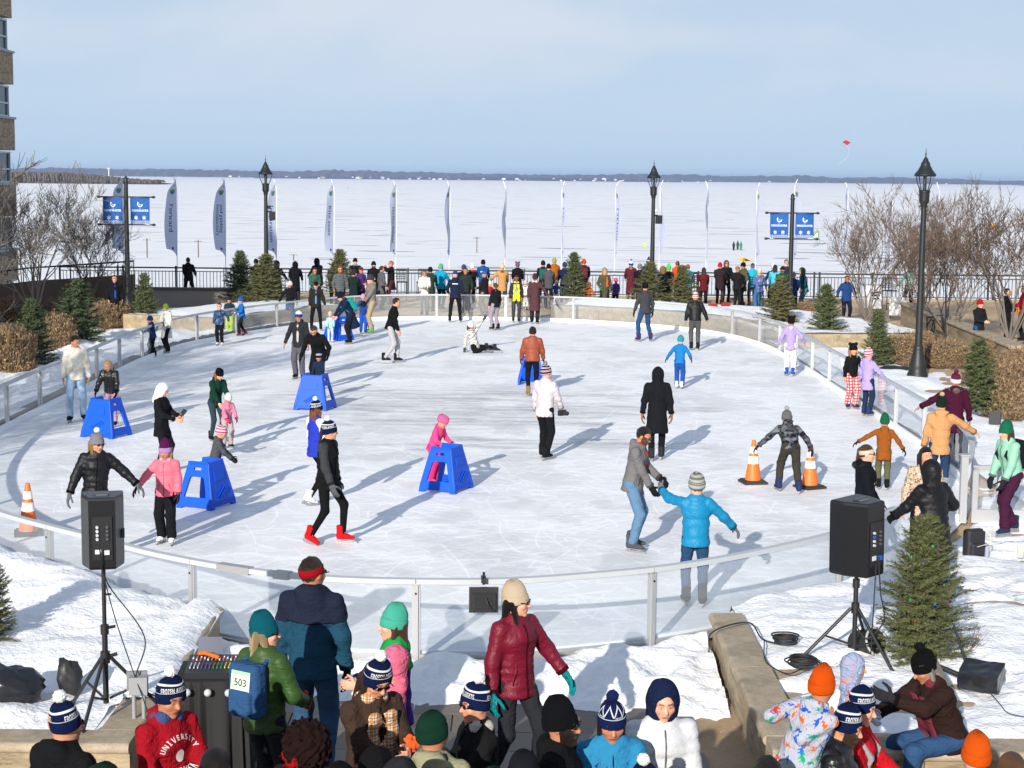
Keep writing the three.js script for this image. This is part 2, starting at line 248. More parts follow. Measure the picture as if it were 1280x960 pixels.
{
  // houses along the far shore
  const R = rng(15), wallG = box(1, 0.7, 0.8, 0, 0.35, 0), roofG = new THREE.CylinderGeometry(0.01, 0.62, 0.42, 4, 1).rotateY(Math.PI / 4).scale(1.18, 1, 0.95).translate(0, 0.9, 0);
  const walls = [mat('#cfccc6'), mat('#b8b4ac'), mat('#9a8a7a')], roofs = [mat('#6b6a70'), mat('#e9eaee')];
  for (let k = 0; k < 70; k++) {
    const u = R() < 0.6 ? 380 + R() * 420 : 190 + R() * 1000, zz = -5150 - R() * 60 - (R() < 0.35 ? 900 : 0);
    const x = (u - 640) / 2100 * -zz, s = 4 + R() * R() * 7;
    const h = group('house', 'small pale house on the shore across the frozen lake', 'house', [x, -4 + R() * R() * 7, Math.max(zz, -6400)], R() * 0.6 - 0.3, 'houses along the far shore');
    h.scale.set(s * (1 + R()), s * 0.8, s);
    mesh('wall', wallG, walls[k % 3], h); mesh('roof', roofG, roofs[k % 2], h);
  }
  const w = atZ(136, 213, -5600);
  const t = group('water_tower', 'white water tower on the wooded ridge across the lake', 'water tower', [w.x, 0, w.z]);
  mesh('stem', new THREE.CylinderGeometry(1.2, 1.8, 24, 8).translate(0, 12, 0), mat('#f4f4f4'), t); mesh('tank', new THREE.SphereGeometry(4.2, 12, 8).scale(1, 0.8, 1).translate(0, 26, 0), mat('#f4f4f4'), t);
  t.position.y = -4;
}
scene.fog = new THREE.FogExp2(new THREE.Color('#a9c5ee'), 0.00009);

// ---------------------------------------------------------------- planters, walls, snow
const SEAT = 0.45;   // height of the seat walls
const PLX = -3.05, PRX = 2.12, PFZ = -13.05;   // inner sides and front of the two near planters
function wallRun(parent, ax, az, bx, bz, h, { stone = 1.3, cap = 0.36, capH = 0.09, inward = 1, y0 = -0.03 } = {}) {
  // stone panels with open joints under a rounded cap, from a to b; the wall's thickness lies to its inner side
  const L = Math.hypot(bx - ax, bz - az), n = Math.max(1, Math.round(L / stone)), ang = Math.atan2(-(bz - az), bx - ax), R = rng(Math.round(ax * 31 + az * 7));
  for (let k = 0; k < n; k++) {
    const w = L / n - 0.012, t = (k + 0.5) / n, hh = h - capH - y0;
    const g = new THREE.BoxGeometry(w, hh, 0.25).translate(0, y0 + hh / 2, -0.125 * inward - 0.03 * inward + (R() - 0.5) * 0.004).rotateY(ang).translate(lerp(ax, bx, t), 0, lerp(az, bz, t));
    mesh('stone', g, R() < 0.5 ? stoneMat : stoneMat2, parent);
  }
  const m = Math.max(1, Math.round(L / 1.75));
  for (let k = 0; k < m; k++) {
    const w = L / m - 0.008, t = (k + 0.5) / m, s = new THREE.Shape(), r = capH / 2;
    s.moveTo(-cap, 0); s.lineTo(-r, 0); s.absarc(-r, r, r, -Math.PI / 2, Math.PI / 2, false); s.lineTo(-cap, capH); s.closePath();
    const g = new THREE.ExtrudeGeometry(s, { depth: w, bevelEnabled: false, curveSegments: 6 }).translate(0.02, h - capH + 0.002, -w / 2).rotateY(-Math.PI / 2);
    if (inward < 0) g.scale(1, 1, -1); 
    mesh('cap_stone', g.rotateY(ang).translate(lerp(ax, bx, t), 0, lerp(az, bz, t)), capMat, parent);
  }
}
const snowNoise = (x, z) => (fbm(x * 1.1 + 7, z * 1.1 - 3, 4) - 0.5);
{
  const p = group('planter_wall', 'tan stone seat wall of the snowy planter beside the sound mixer', 'wall', [0, 0, 0]);
  wallRun(p, -14, PFZ, PLX, PFZ, SEAT); wallRun(p, PLX, PFZ - 0.345, PLX, -17.4, SEAT, { cap: 0.34 });
  const q = group('planter_wall', 'tan stone seat wall of the planter with the decorated spruce', 'wall', [0, 0, 0]);
  wallRun(q, PRX, -17.35, PRX, PFZ - 0.36, SEAT, {}); wallRun(q, PRX, PFZ, 12, PFZ, SEAT);
  // left bank: ploughed up against the glass
  const soilL = (x, z) => { if (z > PFZ - 0.32) return null; if (x > PLX - 0.34) { if (z > -13.9 - 0.5 * noise2(x * 4, z * 2)) return null; const t = (x - PLX + 0.34) / 0.36, d0 = rimDist(x, z); return d0 < 0.06 ? null : SEAT + 0.07 * sstep(1.02, 0.7, t + 0.35 * (fbm(x * 3, z * 2.2, 3) - 0.4)) * sstep(-13.9, -14.5, z) - 0.02 + (fbm(x * 4.2, z * 4.2, 4) - 0.5) * 0.05; } const d = rimDist(x, z); if (d < 0.06) return null;
    const edge = Math.min(PLX + 0.1 - x, PFZ - 0.32 - z), bank = Math.exp(-((d - 0.75) ** 2) / 0.5) * (0.05 + 0.1 * sstep(-3.5, -6, x)) * (0.7 + 0.9 * noise2(x * 0.9, z * 0.9)) * sstep(0, 0.9, edge);
    return SEAT - 0.06 + 0.05 * sstep(0, 0.5, edge) + bank + snowNoise(x, z) * 0.2 * sstep(0, 0.6, edge) + (fbm(x * 3.4, z * 3.4, 4) - 0.5) * 0.12 * sstep(0, 0.5, edge) - 0.1 * sstep(0.2, 0.06, d); };
  struct('snow_bank', field(-14, PLX + 0.02, -26, PFZ - 0.32, 0.085, soilL), snowMat);
  // right planter and the slope of trodden snow up to the gate
  const bare = (x, z) => sstep(0.48, 0.6, fbm(x * 0.9 + 3, z * 1.6 + 1, 4) + 0.34 * sstep(-14.9, -13.9, z) - 0.12 * sstep(-15, -16.5, z) + 0.1 * sstep(5, 8, x));
  const soilR = (x, z) => { if (x < PRX + 0.3 || z > PFZ - 0.32) return null; const d = rimDist(x, z); if (d < 0.06) return null;
    const edge = Math.min(x - PRX - 0.3, PFZ - 0.32 - z), fall = sstep(-17.5, -23, z) ;
    return lerp(SEAT, 0.03, fall) - 0.05 + 0.06 * sstep(0, 0.4, edge) + snowNoise(x, z) * 0.15 * sstep(0, 0.7, edge) + (fbm(x * 3.2 + z * 1.4, z * 6, 4) - 0.5) * 0.1 - 0.075 * bare(x, z) - 0.12 * sstep(0.22, 0.06, d); };
  struct('snow_bank', field(PRX + 0.3, 13, -27.5, PFZ - 0.32, 0.085, soilR), snowMat);
  const soil = dataTex(512, 512, (i, j) => { const x = i / 512, y = j / 512, n = tnoise(x * 20, y * 90, 20, 90) * 0.5 + tnoise(x * 7, y * 12, 7, 12) * 0.3 + tnoise(x * 160, y * 160, 160, 160) * 0.2, v = 0.5 + 0.32 * n; return [v * 1.02, v * 0.9, v * 0.76]; });
  struct('planting_bed', field(PRX + 0.3, 13, -22, PFZ - 0.32, 0.2, (x, z) => rimDist(x, z) < 0.1 ? null : SEAT - 0.075 - 0.42 * sstep(-17.5, -23, z) + (fbm(x * 2, z * 4, 3) - 0.5) * 0.02), new THREE.MeshStandardMaterial({ map: tiled(soil, 0.5, 0.5), roughness: 0.95, side: THREE.DoubleSide }));
  struct('planting_bed', field(-14, PLX - 0.2, -24, PFZ - 0.28, 0.3, (x, z) => rimDist(x, z) < 0.15 ? null : SEAT - 0.06 + (fbm(x * 2, z * 2, 2) - 0.5) * 0.03), snowMat);
  // shovelled snow in the gap between the planters, up against the kick rail
  struct('snow_bank', field(PLX + 0.03, PRX - 0.03, -18, -14.3, 0.07, (x, z) => { const d = rimDist(x, z); if (d < 0.07) return null; const h = 0.36 * sstep(-14.45 - 1.2 * fbm(x * 1.1 + 3, 2, 3), -16.4, z) * (0.45 + 0.55 * fbm(x * 1.6, z * 1.6, 3)) + (fbm(x * 4, z * 4, 4) - 0.5) * 0.2 - 0.05; return h * sstep(0.05, 0.5, d) * 1.0 - 0.02 + 0.05 * sstep(0.4, 0.1, d); }), snowMat);
  // strips of snow outside the long sides
  struct('snow_bank', field(7.95, 13.5, -60, -24, 0.16, (x, z) => { const d = rimDist(x, z); if (d < 0.05) return null; return 0.10 - 0.14 * sstep(1.6, 3.4, d + (fbm(x * 0.8, z * 0.5, 4) - 0.5) * 3.2) + (fbm(x * 1.5, z * 1.5, 3) - 0.5) * 0.12; }), snowMat);
  struct('snow_bank', field(-15, -7.2, -56, -24, 0.16, (x, z) => { const d = rimDist(x, z); if (d < 0.05) return null; return 0.16 - 0.2 * sstep(2.2, 4.4, d + (fbm(x * 0.8, z * 0.5, 4) - 0.5) * 2) + (fbm(x * 1.3, z * 1.3, 4) - 0.5) * 0.42 * sstep(0.2, 0.8, d); }), snowMat);
}
{
  // plaza slabs in the foreground, wet between the crowd
  const p = new THREE.Group(); p.name = 'plaza'; p.userData.kind = 'structure'; scene.add(p);
  const R = rng(3), ms = [mat(rgb(0.13, 0.108, 0.088), 0.6), mat(rgb(0.16, 0.13, 0.105), 0.65), mat(rgb(0.11, 0.092, 0.075), 0.5)], g = box(0.735, 0.04, 0.49, 0, -0.016, 0);
  for (let j = 0; j < 18; j++) for (let i = 0; i < 15; i++) { const x = -5.4 + i * 0.75 + (j % 2) * 0.375, z = -17 + j * 0.5; if (rimDist(x, z) < 0.3 || (z < PFZ + 0.35 && (x < PLX + 0.4 || x > PRX - 0.4))) continue; const m = mesh('paver', g, ms[Math.floor(R() * 3)], p); m.position.set(x, (R() - 0.5) * 0.005, z); }
}
// planters that hug the far curve of the rink
function curvedPlanter(label, s0, s1, depth, h = 0.5) {
  const p = group('planter_wall', label, 'wall');
  const off = (s, o) => { const a = onRim(s - 0.05), b = onRim(s + 0.05), dx = b[0] - a[0], dz = b[1] - a[1], l = Math.hypot(dx, dz), c = onRim(s); return [c[0] - dz / l * o, c[1] + dx / l * o]; };
  const sign = rimDist(...off((s0 + s1) / 2, 1)) > 0 ? 1 : -1;
  const n = Math.round((s1 - s0) / 1.5);
  for (let k = 0; k < n; k++) {
    const a = s0 + (s1 - s0) * k / n, b = s0 + (s1 - s0) * (k + 1) / n, pts = [0, 1, 2, 3, 4].map((i) => off(lerp(a + 0.008, b - 0.008, i / 4), sign * 0.6));
    mesh('stone', strip(pts, -0.03, h - 0.1, 0.25), k % 3 ? stoneMat : stoneMat2, p);
    mesh('cap_stone', strip([0, 1, 2, 3, 4].map((i) => off(lerp(a + 0.005, b - 0.005, i / 4), sign * 0.68)), h - 0.098, h, 0.44), capMat, p);
  }
  for (const s of [s0, s1]) { const A = off(s, sign * 0.5), B = off(s, sign * depth); mesh('end_wall', strip([A, B], -0.03, h - 0.004, 0.24), stoneMat, p); }
  const A = off(s0, sign * depth), B = off(s1, sign * depth);
  // snow on top
  const P = [], I = [], U = [], m = Math.ceil((s1 - s0) / 0.3), q = 12;
  for (let i = 0; i <= m; i++) for (let j = 0; j <= q; j++) { const s = s0 + 0.1 + (s1 - s0 - 0.2) * i / m, [x, z] = off(s, sign * lerp(0.82, depth, j / q)); P.push(x, h - 0.04 + 0.10 * fbm(x * 1.2, z * 1.2, 3) - 0.05 * sstep(0.55, 0.7, fbm(x * 0.7 + 9, z * 0.7, 3)), z); U.push(x, z); }
  for (let i = 0; i < m; i++) for (let j = 0; j < q; j++) { const a = i * (q + 1) + j; I.push(a, a + 1, a + q + 1, a + 1, a + q + 2, a + q + 1); }
  const g = new THREE.BufferGeometry(); g.setAttribute('position', new THREE.Float32BufferAttribute(P, 3)); g.setAttribute('uv', new THREE.Float32BufferAttribute(U, 2)); g.setIndex(I); g.computeVertexNormals();
  struct('snow_cover', g, snowMat);
  // back wall
  mesh('back_wall', strip(Array.from({ length: 13 }, (_, i) => off(lerp(s0, s1, i / 12), sign * depth)), -0.03, h - 0.02, 0.24), stoneMat2, p);
  return off;
}
const sOf = (u, v) => { const q = at(u, v, 0.87); return nearestS(q.x, q.z); };
curvedPlanter('tan stone planter with snow behind the glass, spruces on the railing side', sOf(972, 402), sOf(690, 370), 4.6, 0.52);
curvedPlanter('short tan stone planter with snow behind the skaters in blue and lime', sOf(440, 370), sOf(305, 385), 4.2, 0.52);

// ---------------------------------------------------------------- rink barrier: posts, curved panes, rails
{
  const b = group('rink_barrier', 'low glass barrier with aluminium posts and white top rail round the rink', 'barrier');
  const H = 0.87;
  const gateA = nearestS(6.12, -23.25), gateB = nearestS(6.68, -24.45);
  // posts where the photograph shows them along the near curve, then evenly on
  const near = [[35, 662], [237, 702], [520, 727], [818, 712], [1045, 663]].map(([u, v]) => sOf(u, v)).map((s) => s > LEN * 0.7 ? s - LEN : s);
  const posts = [...near, gateA - 0.03];
  let s = gateB, end = near[0] + LEN; const n = Math.round((end - s) / 2.45);
  const rest = []; for (let k = 0; k <= n; k++) rest.push(s + (end - s) * k / n);
  const spans = []; for (let i = 0; i + 1 < posts.length; i++) spans.push([posts[i], posts[i + 1]]); for (let i = 0; i + 1 < rest.length; i++) spans.push([rest[i], rest[i + 1]]);
  const all = [...posts, ...rest.slice(0, -1)];
  const postG = merge([box(0.085, H - 0.02, 0.045, 0, H / 2 - 0.01, 0.0), box(0.05, H - 0.05, 0.085, 0, H / 2 - 0.02, 0), box(0.16, 0.02, 0.14, 0, 0.012, 0)]);
  for (const q of all) { const [x, z] = onRim(q), a = onRim(q - 0.05), c = onRim(q + 0.05); const m = mesh('post', postG, alu, b); m.position.set(x, 0, z); m.rotation.y = Math.atan2(-(c[1] - a[1]), c[0] - a[0]); }
  const boltG = new THREE.CylinderGeometry(0.012, 0.012, 0.1, 8).rotateX(Math.PI / 2).translate(0, 0.74, 0);
  for (const q of all) { const [x, z] = onRim(q), a = onRim(q - 0.05), c = onRim(q + 0.05); const m = mesh('bolt', boltG, blackMetal, b); m.position.set(x, 0, z); m.rotation.y = Math.atan2(-(c[1] - a[1]), c[0] - a[0]); }
  const R = rng(8);
  spans.forEach(([s0, s1], k) => {
    const pts = rimSpan(s0 + 0.035, s1 - 0.035, 0.2), pane = [];
    const P = [], I = [], U = []; pts.forEach(([x, z], i) => { P.push(x, 0.085, z, x, H - 0.04, z); U.push(i * 0.2 / 3, 0, i * 0.2 / 3, 0.8); if (i) { const a = i * 2; I.push(a - 2, a, a - 1, a - 1, a, a + 1); } });
    const g = new THREE.BufferGeometry(); g.setAttribute('position', new THREE.Float32BufferAttribute(P, 3)); g.setAttribute('uv', new THREE.Float32BufferAttribute(U, 2)); g.setIndex(I); g.computeVertexNormals();
    mesh('pane', g, paneMat, b);
    mesh('top_rail', strip(rimSpan(s0 + 0.003, s1 - 0.003, 0.2), H - 0.034, H + 0.018, 0.088), railWhite, b);
    mesh('kick_rail', strip(rimSpan(s0 + 0.045, s1 - 0.045, 0.2), 0.0, 0.09, 0.05), alu, b);
    mesh('bumper', strip(rimSpan(s0, s1, 0.2), 0.005, 0.1 + 0.02 * R(), 0.05, rimDist(...onRim(s0)) < 9 ? 0.07 : -0.07), mat('#f0f2f4', 0.7), b).userData.label = 'white kick strip at the foot of the glass';
  });
  // bare metal splices in the white rail
  for (const [u, v, l] of [[295, 709, 0.42], [356, 716, 0.18]]) { const q = sOf(u, v); mesh('rail_splice', strip(rimSpan(q - l / 2, q + l / 2, 0.1), H - 0.05, H + 0.026, 0.108), aluBare, b); }
  // gate swung outwards from its post
  const g = group('rink_gate', 'open aluminium and glass gate beside the black backpack', 'gate', [onRim(gateB)[0], 0, onRim(gateB)[1]]);
  mesh('gate_post', merge([box(0.1, 1.0, 0.1, 0, 0.5, 0), box(0.14, 0.02, 0.14, 0, 1.01, 0)]), alu, g);
  mesh('frame', merge([box(1.3, 0.07, 0.06, 0.75, 0.84, 0.12), box(1.3, 0.2, 0.05, 0.75, 0.12, 0.12), box(0.08, 0.66, 0.06, 0.14, 0.52, 0.12), box(0.08, 0.66, 0.06, 0.5, 0.52, 0.12), box(0.08, 0.66, 0.06, 1.36, 0.52, 0.12)]), alu, g);
  mesh('pane', new THREE.PlaneGeometry(1.2, 0.6).translate(0.75, 0.52, 0.12), paneMat, g);
  g.rotation.y = -0.03;
}

// ---------------------------------------------------------------- lake railing
{
  const f = group('lake_railing', 'black metal railing with thin balusters along the lake edge', 'railing');
  const Z = -71.2, xa = -19.2, xb = 22.6, np = 17, R = rng(2);
  const postG = box(0.07, 1.16, 0.07, 0, 0.58, 0);
  for (let k = 0; k <= np; k++) { const x = lerp(xa, xb, k / np); mesh('post', postG, blackMetal, f).position.set(x, 0, Z); if (k % 3 === 1) mesh('post', postG, blackMetal, f).position.set(x + 0.22, 0, Z); }
  for (let k = 0; k < np; k++) { const x = lerp(xa, xb, (k + 0.5) / np), w = (xb - xa) / np - 0.07; mesh('top_rail', box(w, 0.06, 0.07, x, 1.08, Z), blackMetal, f); mesh('rail', box(w, 0.035, 0.04, x, 0.93, Z), blackMetal, f); mesh('rail', box(w, 0.035, 0.04, x, 0.12, Z), blackMetal, f); }
  const bal = box(0.022, 0.79, 0.022, 0, 0.525, 0); const nb = 16;
  for (let k = 0; k < np; k++) for (let j = 1; j <= nb; j++) mesh('baluster', bal, blackMetal, f).position.set(lerp(xa, xb, (k + j / (nb + 1)) / np), 0, Z);
  struct('railing_kerb', box(xb - xa, 0.08, 0.3, (xa + xb) / 2, 0.0, Z), stoneMat2);
}
// sloping dark wall with a stair railing in the shade of the brick building
{
  const w = group('stair_wall', 'dark brown wall with a sloping stair railing beside the brick building', 'wall');
  const dark = mat(rgb(0.13, 0.095, 0.075), 0.9);
  const s = new THREE.Shape(); s.moveTo(-9, 0); s.lineTo(0, 0); s.lineTo(0, 1.25); s.lineTo(-4, 0.95); s.lineTo(-9, 0.3); s.closePath();
  mesh('wall', new THREE.ExtrudeGeometry(s, { depth: 0.35, bevelEnabled: false }), dark, w);
  for (let k = 0; k <= 14; k++) { const x = -k * 0.6, y = x > -4 ? 1.25 + x * 0.075 : 0.95 + (x + 4) * 0.13; mesh('baluster', box(0.03, 0.5, 0.03, x, y + 0.22, 0.17), blackMetal, w); }
  mesh('hand_rail', merge([bar([0, 1.75, 0.17], [-4, 1.45, 0.17], 0.035), bar([-4, 1.45, 0.17], [-9, 0.8, 0.17], 0.035)]), blackMetal, w);
  w.position.set(-14.4, -0.03, -64);
  const g = group('retaining_wall', 'grey low wall under the railing, behind the skater in the long white coat', 'wall');
  mesh('wall', box(4.4, 0.62, 0.4, -12.2, 0.29, -64.5), mat(rgb(0.3, 0.28, 0.27), 0.9), g); mesh('cap', box(4.5, 0.09, 0.5, -12.2, 0.645, -64.5), mat(rgb(0.1, 0.095, 0.095), 0.9), g);
}
// wall of the ramp on the far side of the shrubs
{
  const A = at(1125, 378, 0.75), B = at(1262, 432, 0.75);
  const w = group('ramp_wall', 'tan stone ramp wall with a pale cap behind the bare trees', 'wall');
  wallRun(w, A.x, A.z, B.x, B.z, 0.75, { stone: 2.2, cap: 0.5, inward: 1 });
  // bicycle rack in front of it
  const r = at(1168, 425, 0); const k = group('bicycle_rack', 'black metal bicycle rack against the tan ramp wall', 'rack', [r.x, 0, r.z], 0.9);
  mesh('frame', merge([bar([-0.6, 0, 0], [-0.6, 0.75, 0], 0.03), bar([0.6, 0, 0], [0.6, 0.75, 0], 0.03), bar([-0.6, 0.75, 0], [0.6, 0.75, 0], 0.03)]), blackMetal, k);
  for (const x of [-0.3, 0.05, 0.35]) mesh('hoop', new THREE.TorusGeometry(0.26, 0.02, 6, 20).translate(x, 0.4, 0), blackMetal, k);
}

// ---------------------------------------------------------------- brick building whose shadow falls over the far terrace
{
  const b = group('brick_building', 'tall brown brick building with bands of windows beside the lake', 'building');
  const brick = canvasTex(512, 512, (g, w, h) => { const R = rng(4); g.fillStyle = '#857b6d'; g.fillRect(0, 0, w, h); for (let j = 0; j < 32; j++) for (let i = 0; i < 8; i++) { const v = 0.8 + R() * 0.4; g.fillStyle = `rgb(${150 * v},${128 * v},${100 * v})`; g.fillRect(i * 64 + (j % 2) * 32 + 2, j * 16 + 2, 60, 12); g.fillRect(i * 64 + (j % 2) * 32 + 2 - 512, j * 16 + 2, 60, 12); } }, true);
  const bm = new THREE.MeshStandardMaterial({ map: tiled(brick, 0.55, 0.45), roughness: 0.9, side: THREE.DoubleSide });
  const uvBox = (w, h, d, x, y, z) => { const g = box(w, h, d, x, y, z), p = g.attributes.position, n = g.attributes.normal, uv = g.attributes.uv; for (let i = 0; i < p.count; i++) uv.setXY(i, Math.abs(n.getX(i)) > 0.5 ? p.getZ(i) : p.getX(i), p.getY(i)); return g; };
  const X = -23.25, z0 = -79, z1 = -27.5, fl = 3.02, base = -3.02;
  const sill = mat('#9aa2a8', 0.7), dark = mat(rgb(0.02, 0.035, 0.035), 0.15), frame = mat('#b8c4cc', 0.5), inner = mat(rgb(0.09, 0.085, 0.08), 0.9);
  mesh('core', box(14, 18.4, 9.4, X - 7.6, 6.2, z0 + 5.6), inner, b); mesh('low_wing', uvBox(14.9, 11, z1 - z0 - 24, X - 7.5, 2.5, (z0 + z1) / 2 - 2), bm, b);
  mesh('tower', uvBox(14.9, 21, 14, X - 7.5, 7.5, z1 - 7), bm, b);
  for (let k = 0; k < 6; k++) {
    const y = base + k * fl;
    mesh('spandrel', uvBox(15, 1.42, 10, X - 7.5, y + 0.71, z0 + 5), bm, b);
    mesh('sill', box(15.1, 0.1, 10.1, X - 7.47, y + 1.475, z0 + 5), sill, b);
    for (let j = 0; j < 4; j++) {   // windows in the end wall towards the lake corner and along the side
      const zc = z0 + 1.2 + j * 2.6;
      const w = mesh('window', merge([box(0.1, 0.08, 2.2, X - 0.25, y + 1.57, zc), box(0.1, 0.08, 2.2, X - 0.25, y + 2.92, zc), box(0.1, 1.4, 0.08, X - 0.25, y + 2.25, zc - 1.06), box(0.1, 1.4, 0.08, X - 0.25, y + 2.25, zc + 1.06), box(0.1, 0.07, 2.2, X - 0.25, y + 2.16, zc)]), frame, b);
      mesh('pane', box(0.03, 1.3, 2.1, X - 0.3, y + 2.25, zc), dark, w);
      mesh('pier', uvBox(0.5, 1.6, 0.36, X - 0.3, y + 2.22, zc + 1.3), bm, b);
    }
    for (let j = 0; j < 3; j++) { const xc = X - 1.2 - j * 2.4; const w = mesh('window', merge([box(2.0, 0.08, 0.1, xc, y + 1.57, z0 + 9.7), box(2.0, 0.08, 0.1, xc, y + 2.92, z0 + 9.7), box(2.0, 0.07, 0.1, xc, y + 2.2, z0 + 9.7), box(0.08, 1.4, 0.1, xc - 0.96, y + 2.25, z0 + 9.7), box(0.08, 1.4, 0.1, xc + 0.96, y + 2.25, z0 + 9.7)]), frame, b); mesh('pane', box(1.9, 1.3, 0.03, xc, y + 2.25, z0 + 9.65), dark, w); }
  }
  mesh('roof', box(15.4, 0.4, 10.4, X - 7.6, base + 6 * fl + 0.2, z0 + 5), sill, b);
  const l = atZ(6, 313, -78); mesh('wall_pipe', merge([bar([l.x - 0.6, l.y + 0.12, -78], [l.x + 0.22, l.y + 0.18, -78], 0.06), tube([[l.x - 0.5, l.y - 0.2, -77.9], [l.x - 0.05, l.y - 0.22, -77.9], [l.x + 0.1, l.y, -77.9]], 0.06, 10)]), whitePlastic, b);
}

// ---------------------------------------------------------------- lamp posts
const lampMetal = new THREE.MeshStandardMaterial({ color: rgb(0.012, 0.016, 0.016), roughness: 0.5, metalness: 0.1, side: THREE.DoubleSide });
const lampGlass = new THREE.MeshPhysicalMaterial({ color: rgb(0.95, 0.97, 1), transmission: 1, thickness: 0, roughness: 0.08, side: THREE.DoubleSide });
function lampPost(label, x, z, H, extras) {
  const l = group('street_lamp', label, 'street lamp', [x, 0, z], 0.35, 'black lantern lamps');
  const k = H / 5.75;
  mesh('base', lathe([[0, 0], [0.27, 0], [0.28, 0.14], [0.26, 0.2], [0.235, 0.24], [0.22, 0.36], [0.235, 0.4], [0.2, 0.5], [0.15, 0.72], [0.13, 0.85], [0.14, 0.9], [0.1, 0.95]], 24).scale(k, k, k), lampMetal, l);
  mesh('pole', new THREE.CylinderGeometry(0.072, 0.1, 3.75, 16).translate(0, 0.9 + 1.87, 0).scale(k, k, k), lampMetal, l);
  mesh('collar', lathe([[0.072, 4.6], [0.1, 4.63], [0.085, 4.68], [0.12, 4.72], [0.135, 4.78], [0.135, 4.98], [0.15, 5.0], [0.15, 5.04], [0.1, 5.06], [0, 5.06]], 20).scale(k, k, k), lampMetal, l);
  mesh('globe', lathe([[0.1, 5.05], [0.15, 5.1], [0.2, 5.25], [0.225, 5.38], [0.225, 5.42]], 20).scale(k, k, k), lampGlass, l);
  for (let i = 0; i < 4; i++) { const a = i * Math.PI / 2; mesh('arm', tube([[0.13, 5.02, 0], [0.19, 5.15, 0], [0.245, 5.3, 0], [0.262, 5.42, 0]], 0.014, 8, 5).rotateY(a).scale(k, k, k), lampMetal, l); }
  mesh('lamp_stem', new THREE.CylinderGeometry(0.05, 0.05, 0.36, 10).translate(0, 5.23, 0).scale(k, k, k), lampMetal, l);
  mesh('roof', lathe([[0, 5.42], [0.27, 5.41], [0.29, 5.44], [0.285, 5.47], [0.2, 5.57], [0.14, 5.68], [0.12, 5.72], [0.125, 5.75], [0.085, 5.8], [0.06, 5.87], [0.03, 5.91], [0, 5.92]], 8).scale(k, k, k), lampMetal, l);
  mesh('finial', lathe([[0, 5.9], [0.022, 5.92], [0.012, 5.96], [0.026, 6.0], [0.01, 6.03], [0.006, 6.14], [0, 6.15]], 10).scale(k, k, k), lampMetal, l);
  if (extras) { mesh('bracket', box(0.12, 0.05, 0.05, 0.12, 3.92 * k, 0), lampMetal, l); mesh('speaker_box', box(0.2, 0.32, 0.2, 0.24, 3.75 * k, 0), blackPlastic, l); mesh('camera', new THREE.SphereGeometry(0.07, 10, 8).translate(0.12, 4.1 * k, 0), mat(extras, 0.5), l); }
  return l;
}
lampPost('black lantern lamp post among the shrubs beside the rink barrier', 10.27, -42.3, 5.45);
{ const a = atZ(333, 340, -63.5), b = atZ(815, 340, -63.5);
  lampPost('black lantern lamp post with a dark speaker box behind the bushy spruce', a.x, -63.5, 5.35, '#1a1c1e'); lampPost('black lantern lamp post with white fittings behind the burgundy coat', b.x, -63.5, 5.35, '#e8e8e8'); }

// banner posts
const bannerTex = canvasTex(512, 640, (g, w, h) => {
  g.fillStyle = '#0d4f97'; g.fillRect(0, 0, w, h); g.fillStyle = 'rgba(20,100,175,0.6)'; for (let i = 0; i < 7; i++) { g.beginPath(); g.ellipse(90 + i * 60, 110 + (i % 3) * 60, 120, 16, -0.5, 0, 6.3); g.fill(); }
  g.strokeStyle = '#f0f4fa'; g.lineWidth = 17; g.beginPath(); g.arc(262, 158, 62, 0.15, 3.9); g.stroke(); g.lineWidth = 7; g.beginPath(); g.moveTo(205, 110); g.quadraticCurveTo(245, 210, 330, 165); g.stroke();
  g.fillStyle = '#f4f7fc'; g.font = 'bold 66px serif'; g.textAlign = 'center'; g.fillText('EDGEWATER', w / 2, 335, 460); g.font = '26px sans-serif'; g.fillText('THE', w / 2, 268);
  for (let k = 0; k < 2; k++) { const x = 150 + k * 215, y = 480; g.lineWidth = 13; for (let a = 0; a < 3; a++) { const t = a * Math.PI / 3 + 0.5; g.beginPath(); g.moveTo(x - Math.cos(t) * 52, y - Math.sin(t) * 52); g.lineTo(x + Math.cos(t) * 52, y + Math.sin(t) * 52); g.stroke(); } }
  g.fillStyle = '#eef2f8'; for (let j = 0; j < 4; j++) for (let i = 0; i < 17; i++) if ((i + j) % 2 === 0 || j === 3) { const x = i * 32, y = 540 + j * 25; g.beginPath(); g.moveTo(x + 16, y); g.lineTo(x + 32, y + 13); g.lineTo(x + 16, y + 26); g.lineTo(x, y + 13); g.fill(); }
});
const bannerMat = new THREE.MeshStandardMaterial({ map: bannerTex, roughness: 0.75, side: THREE.DoubleSide });
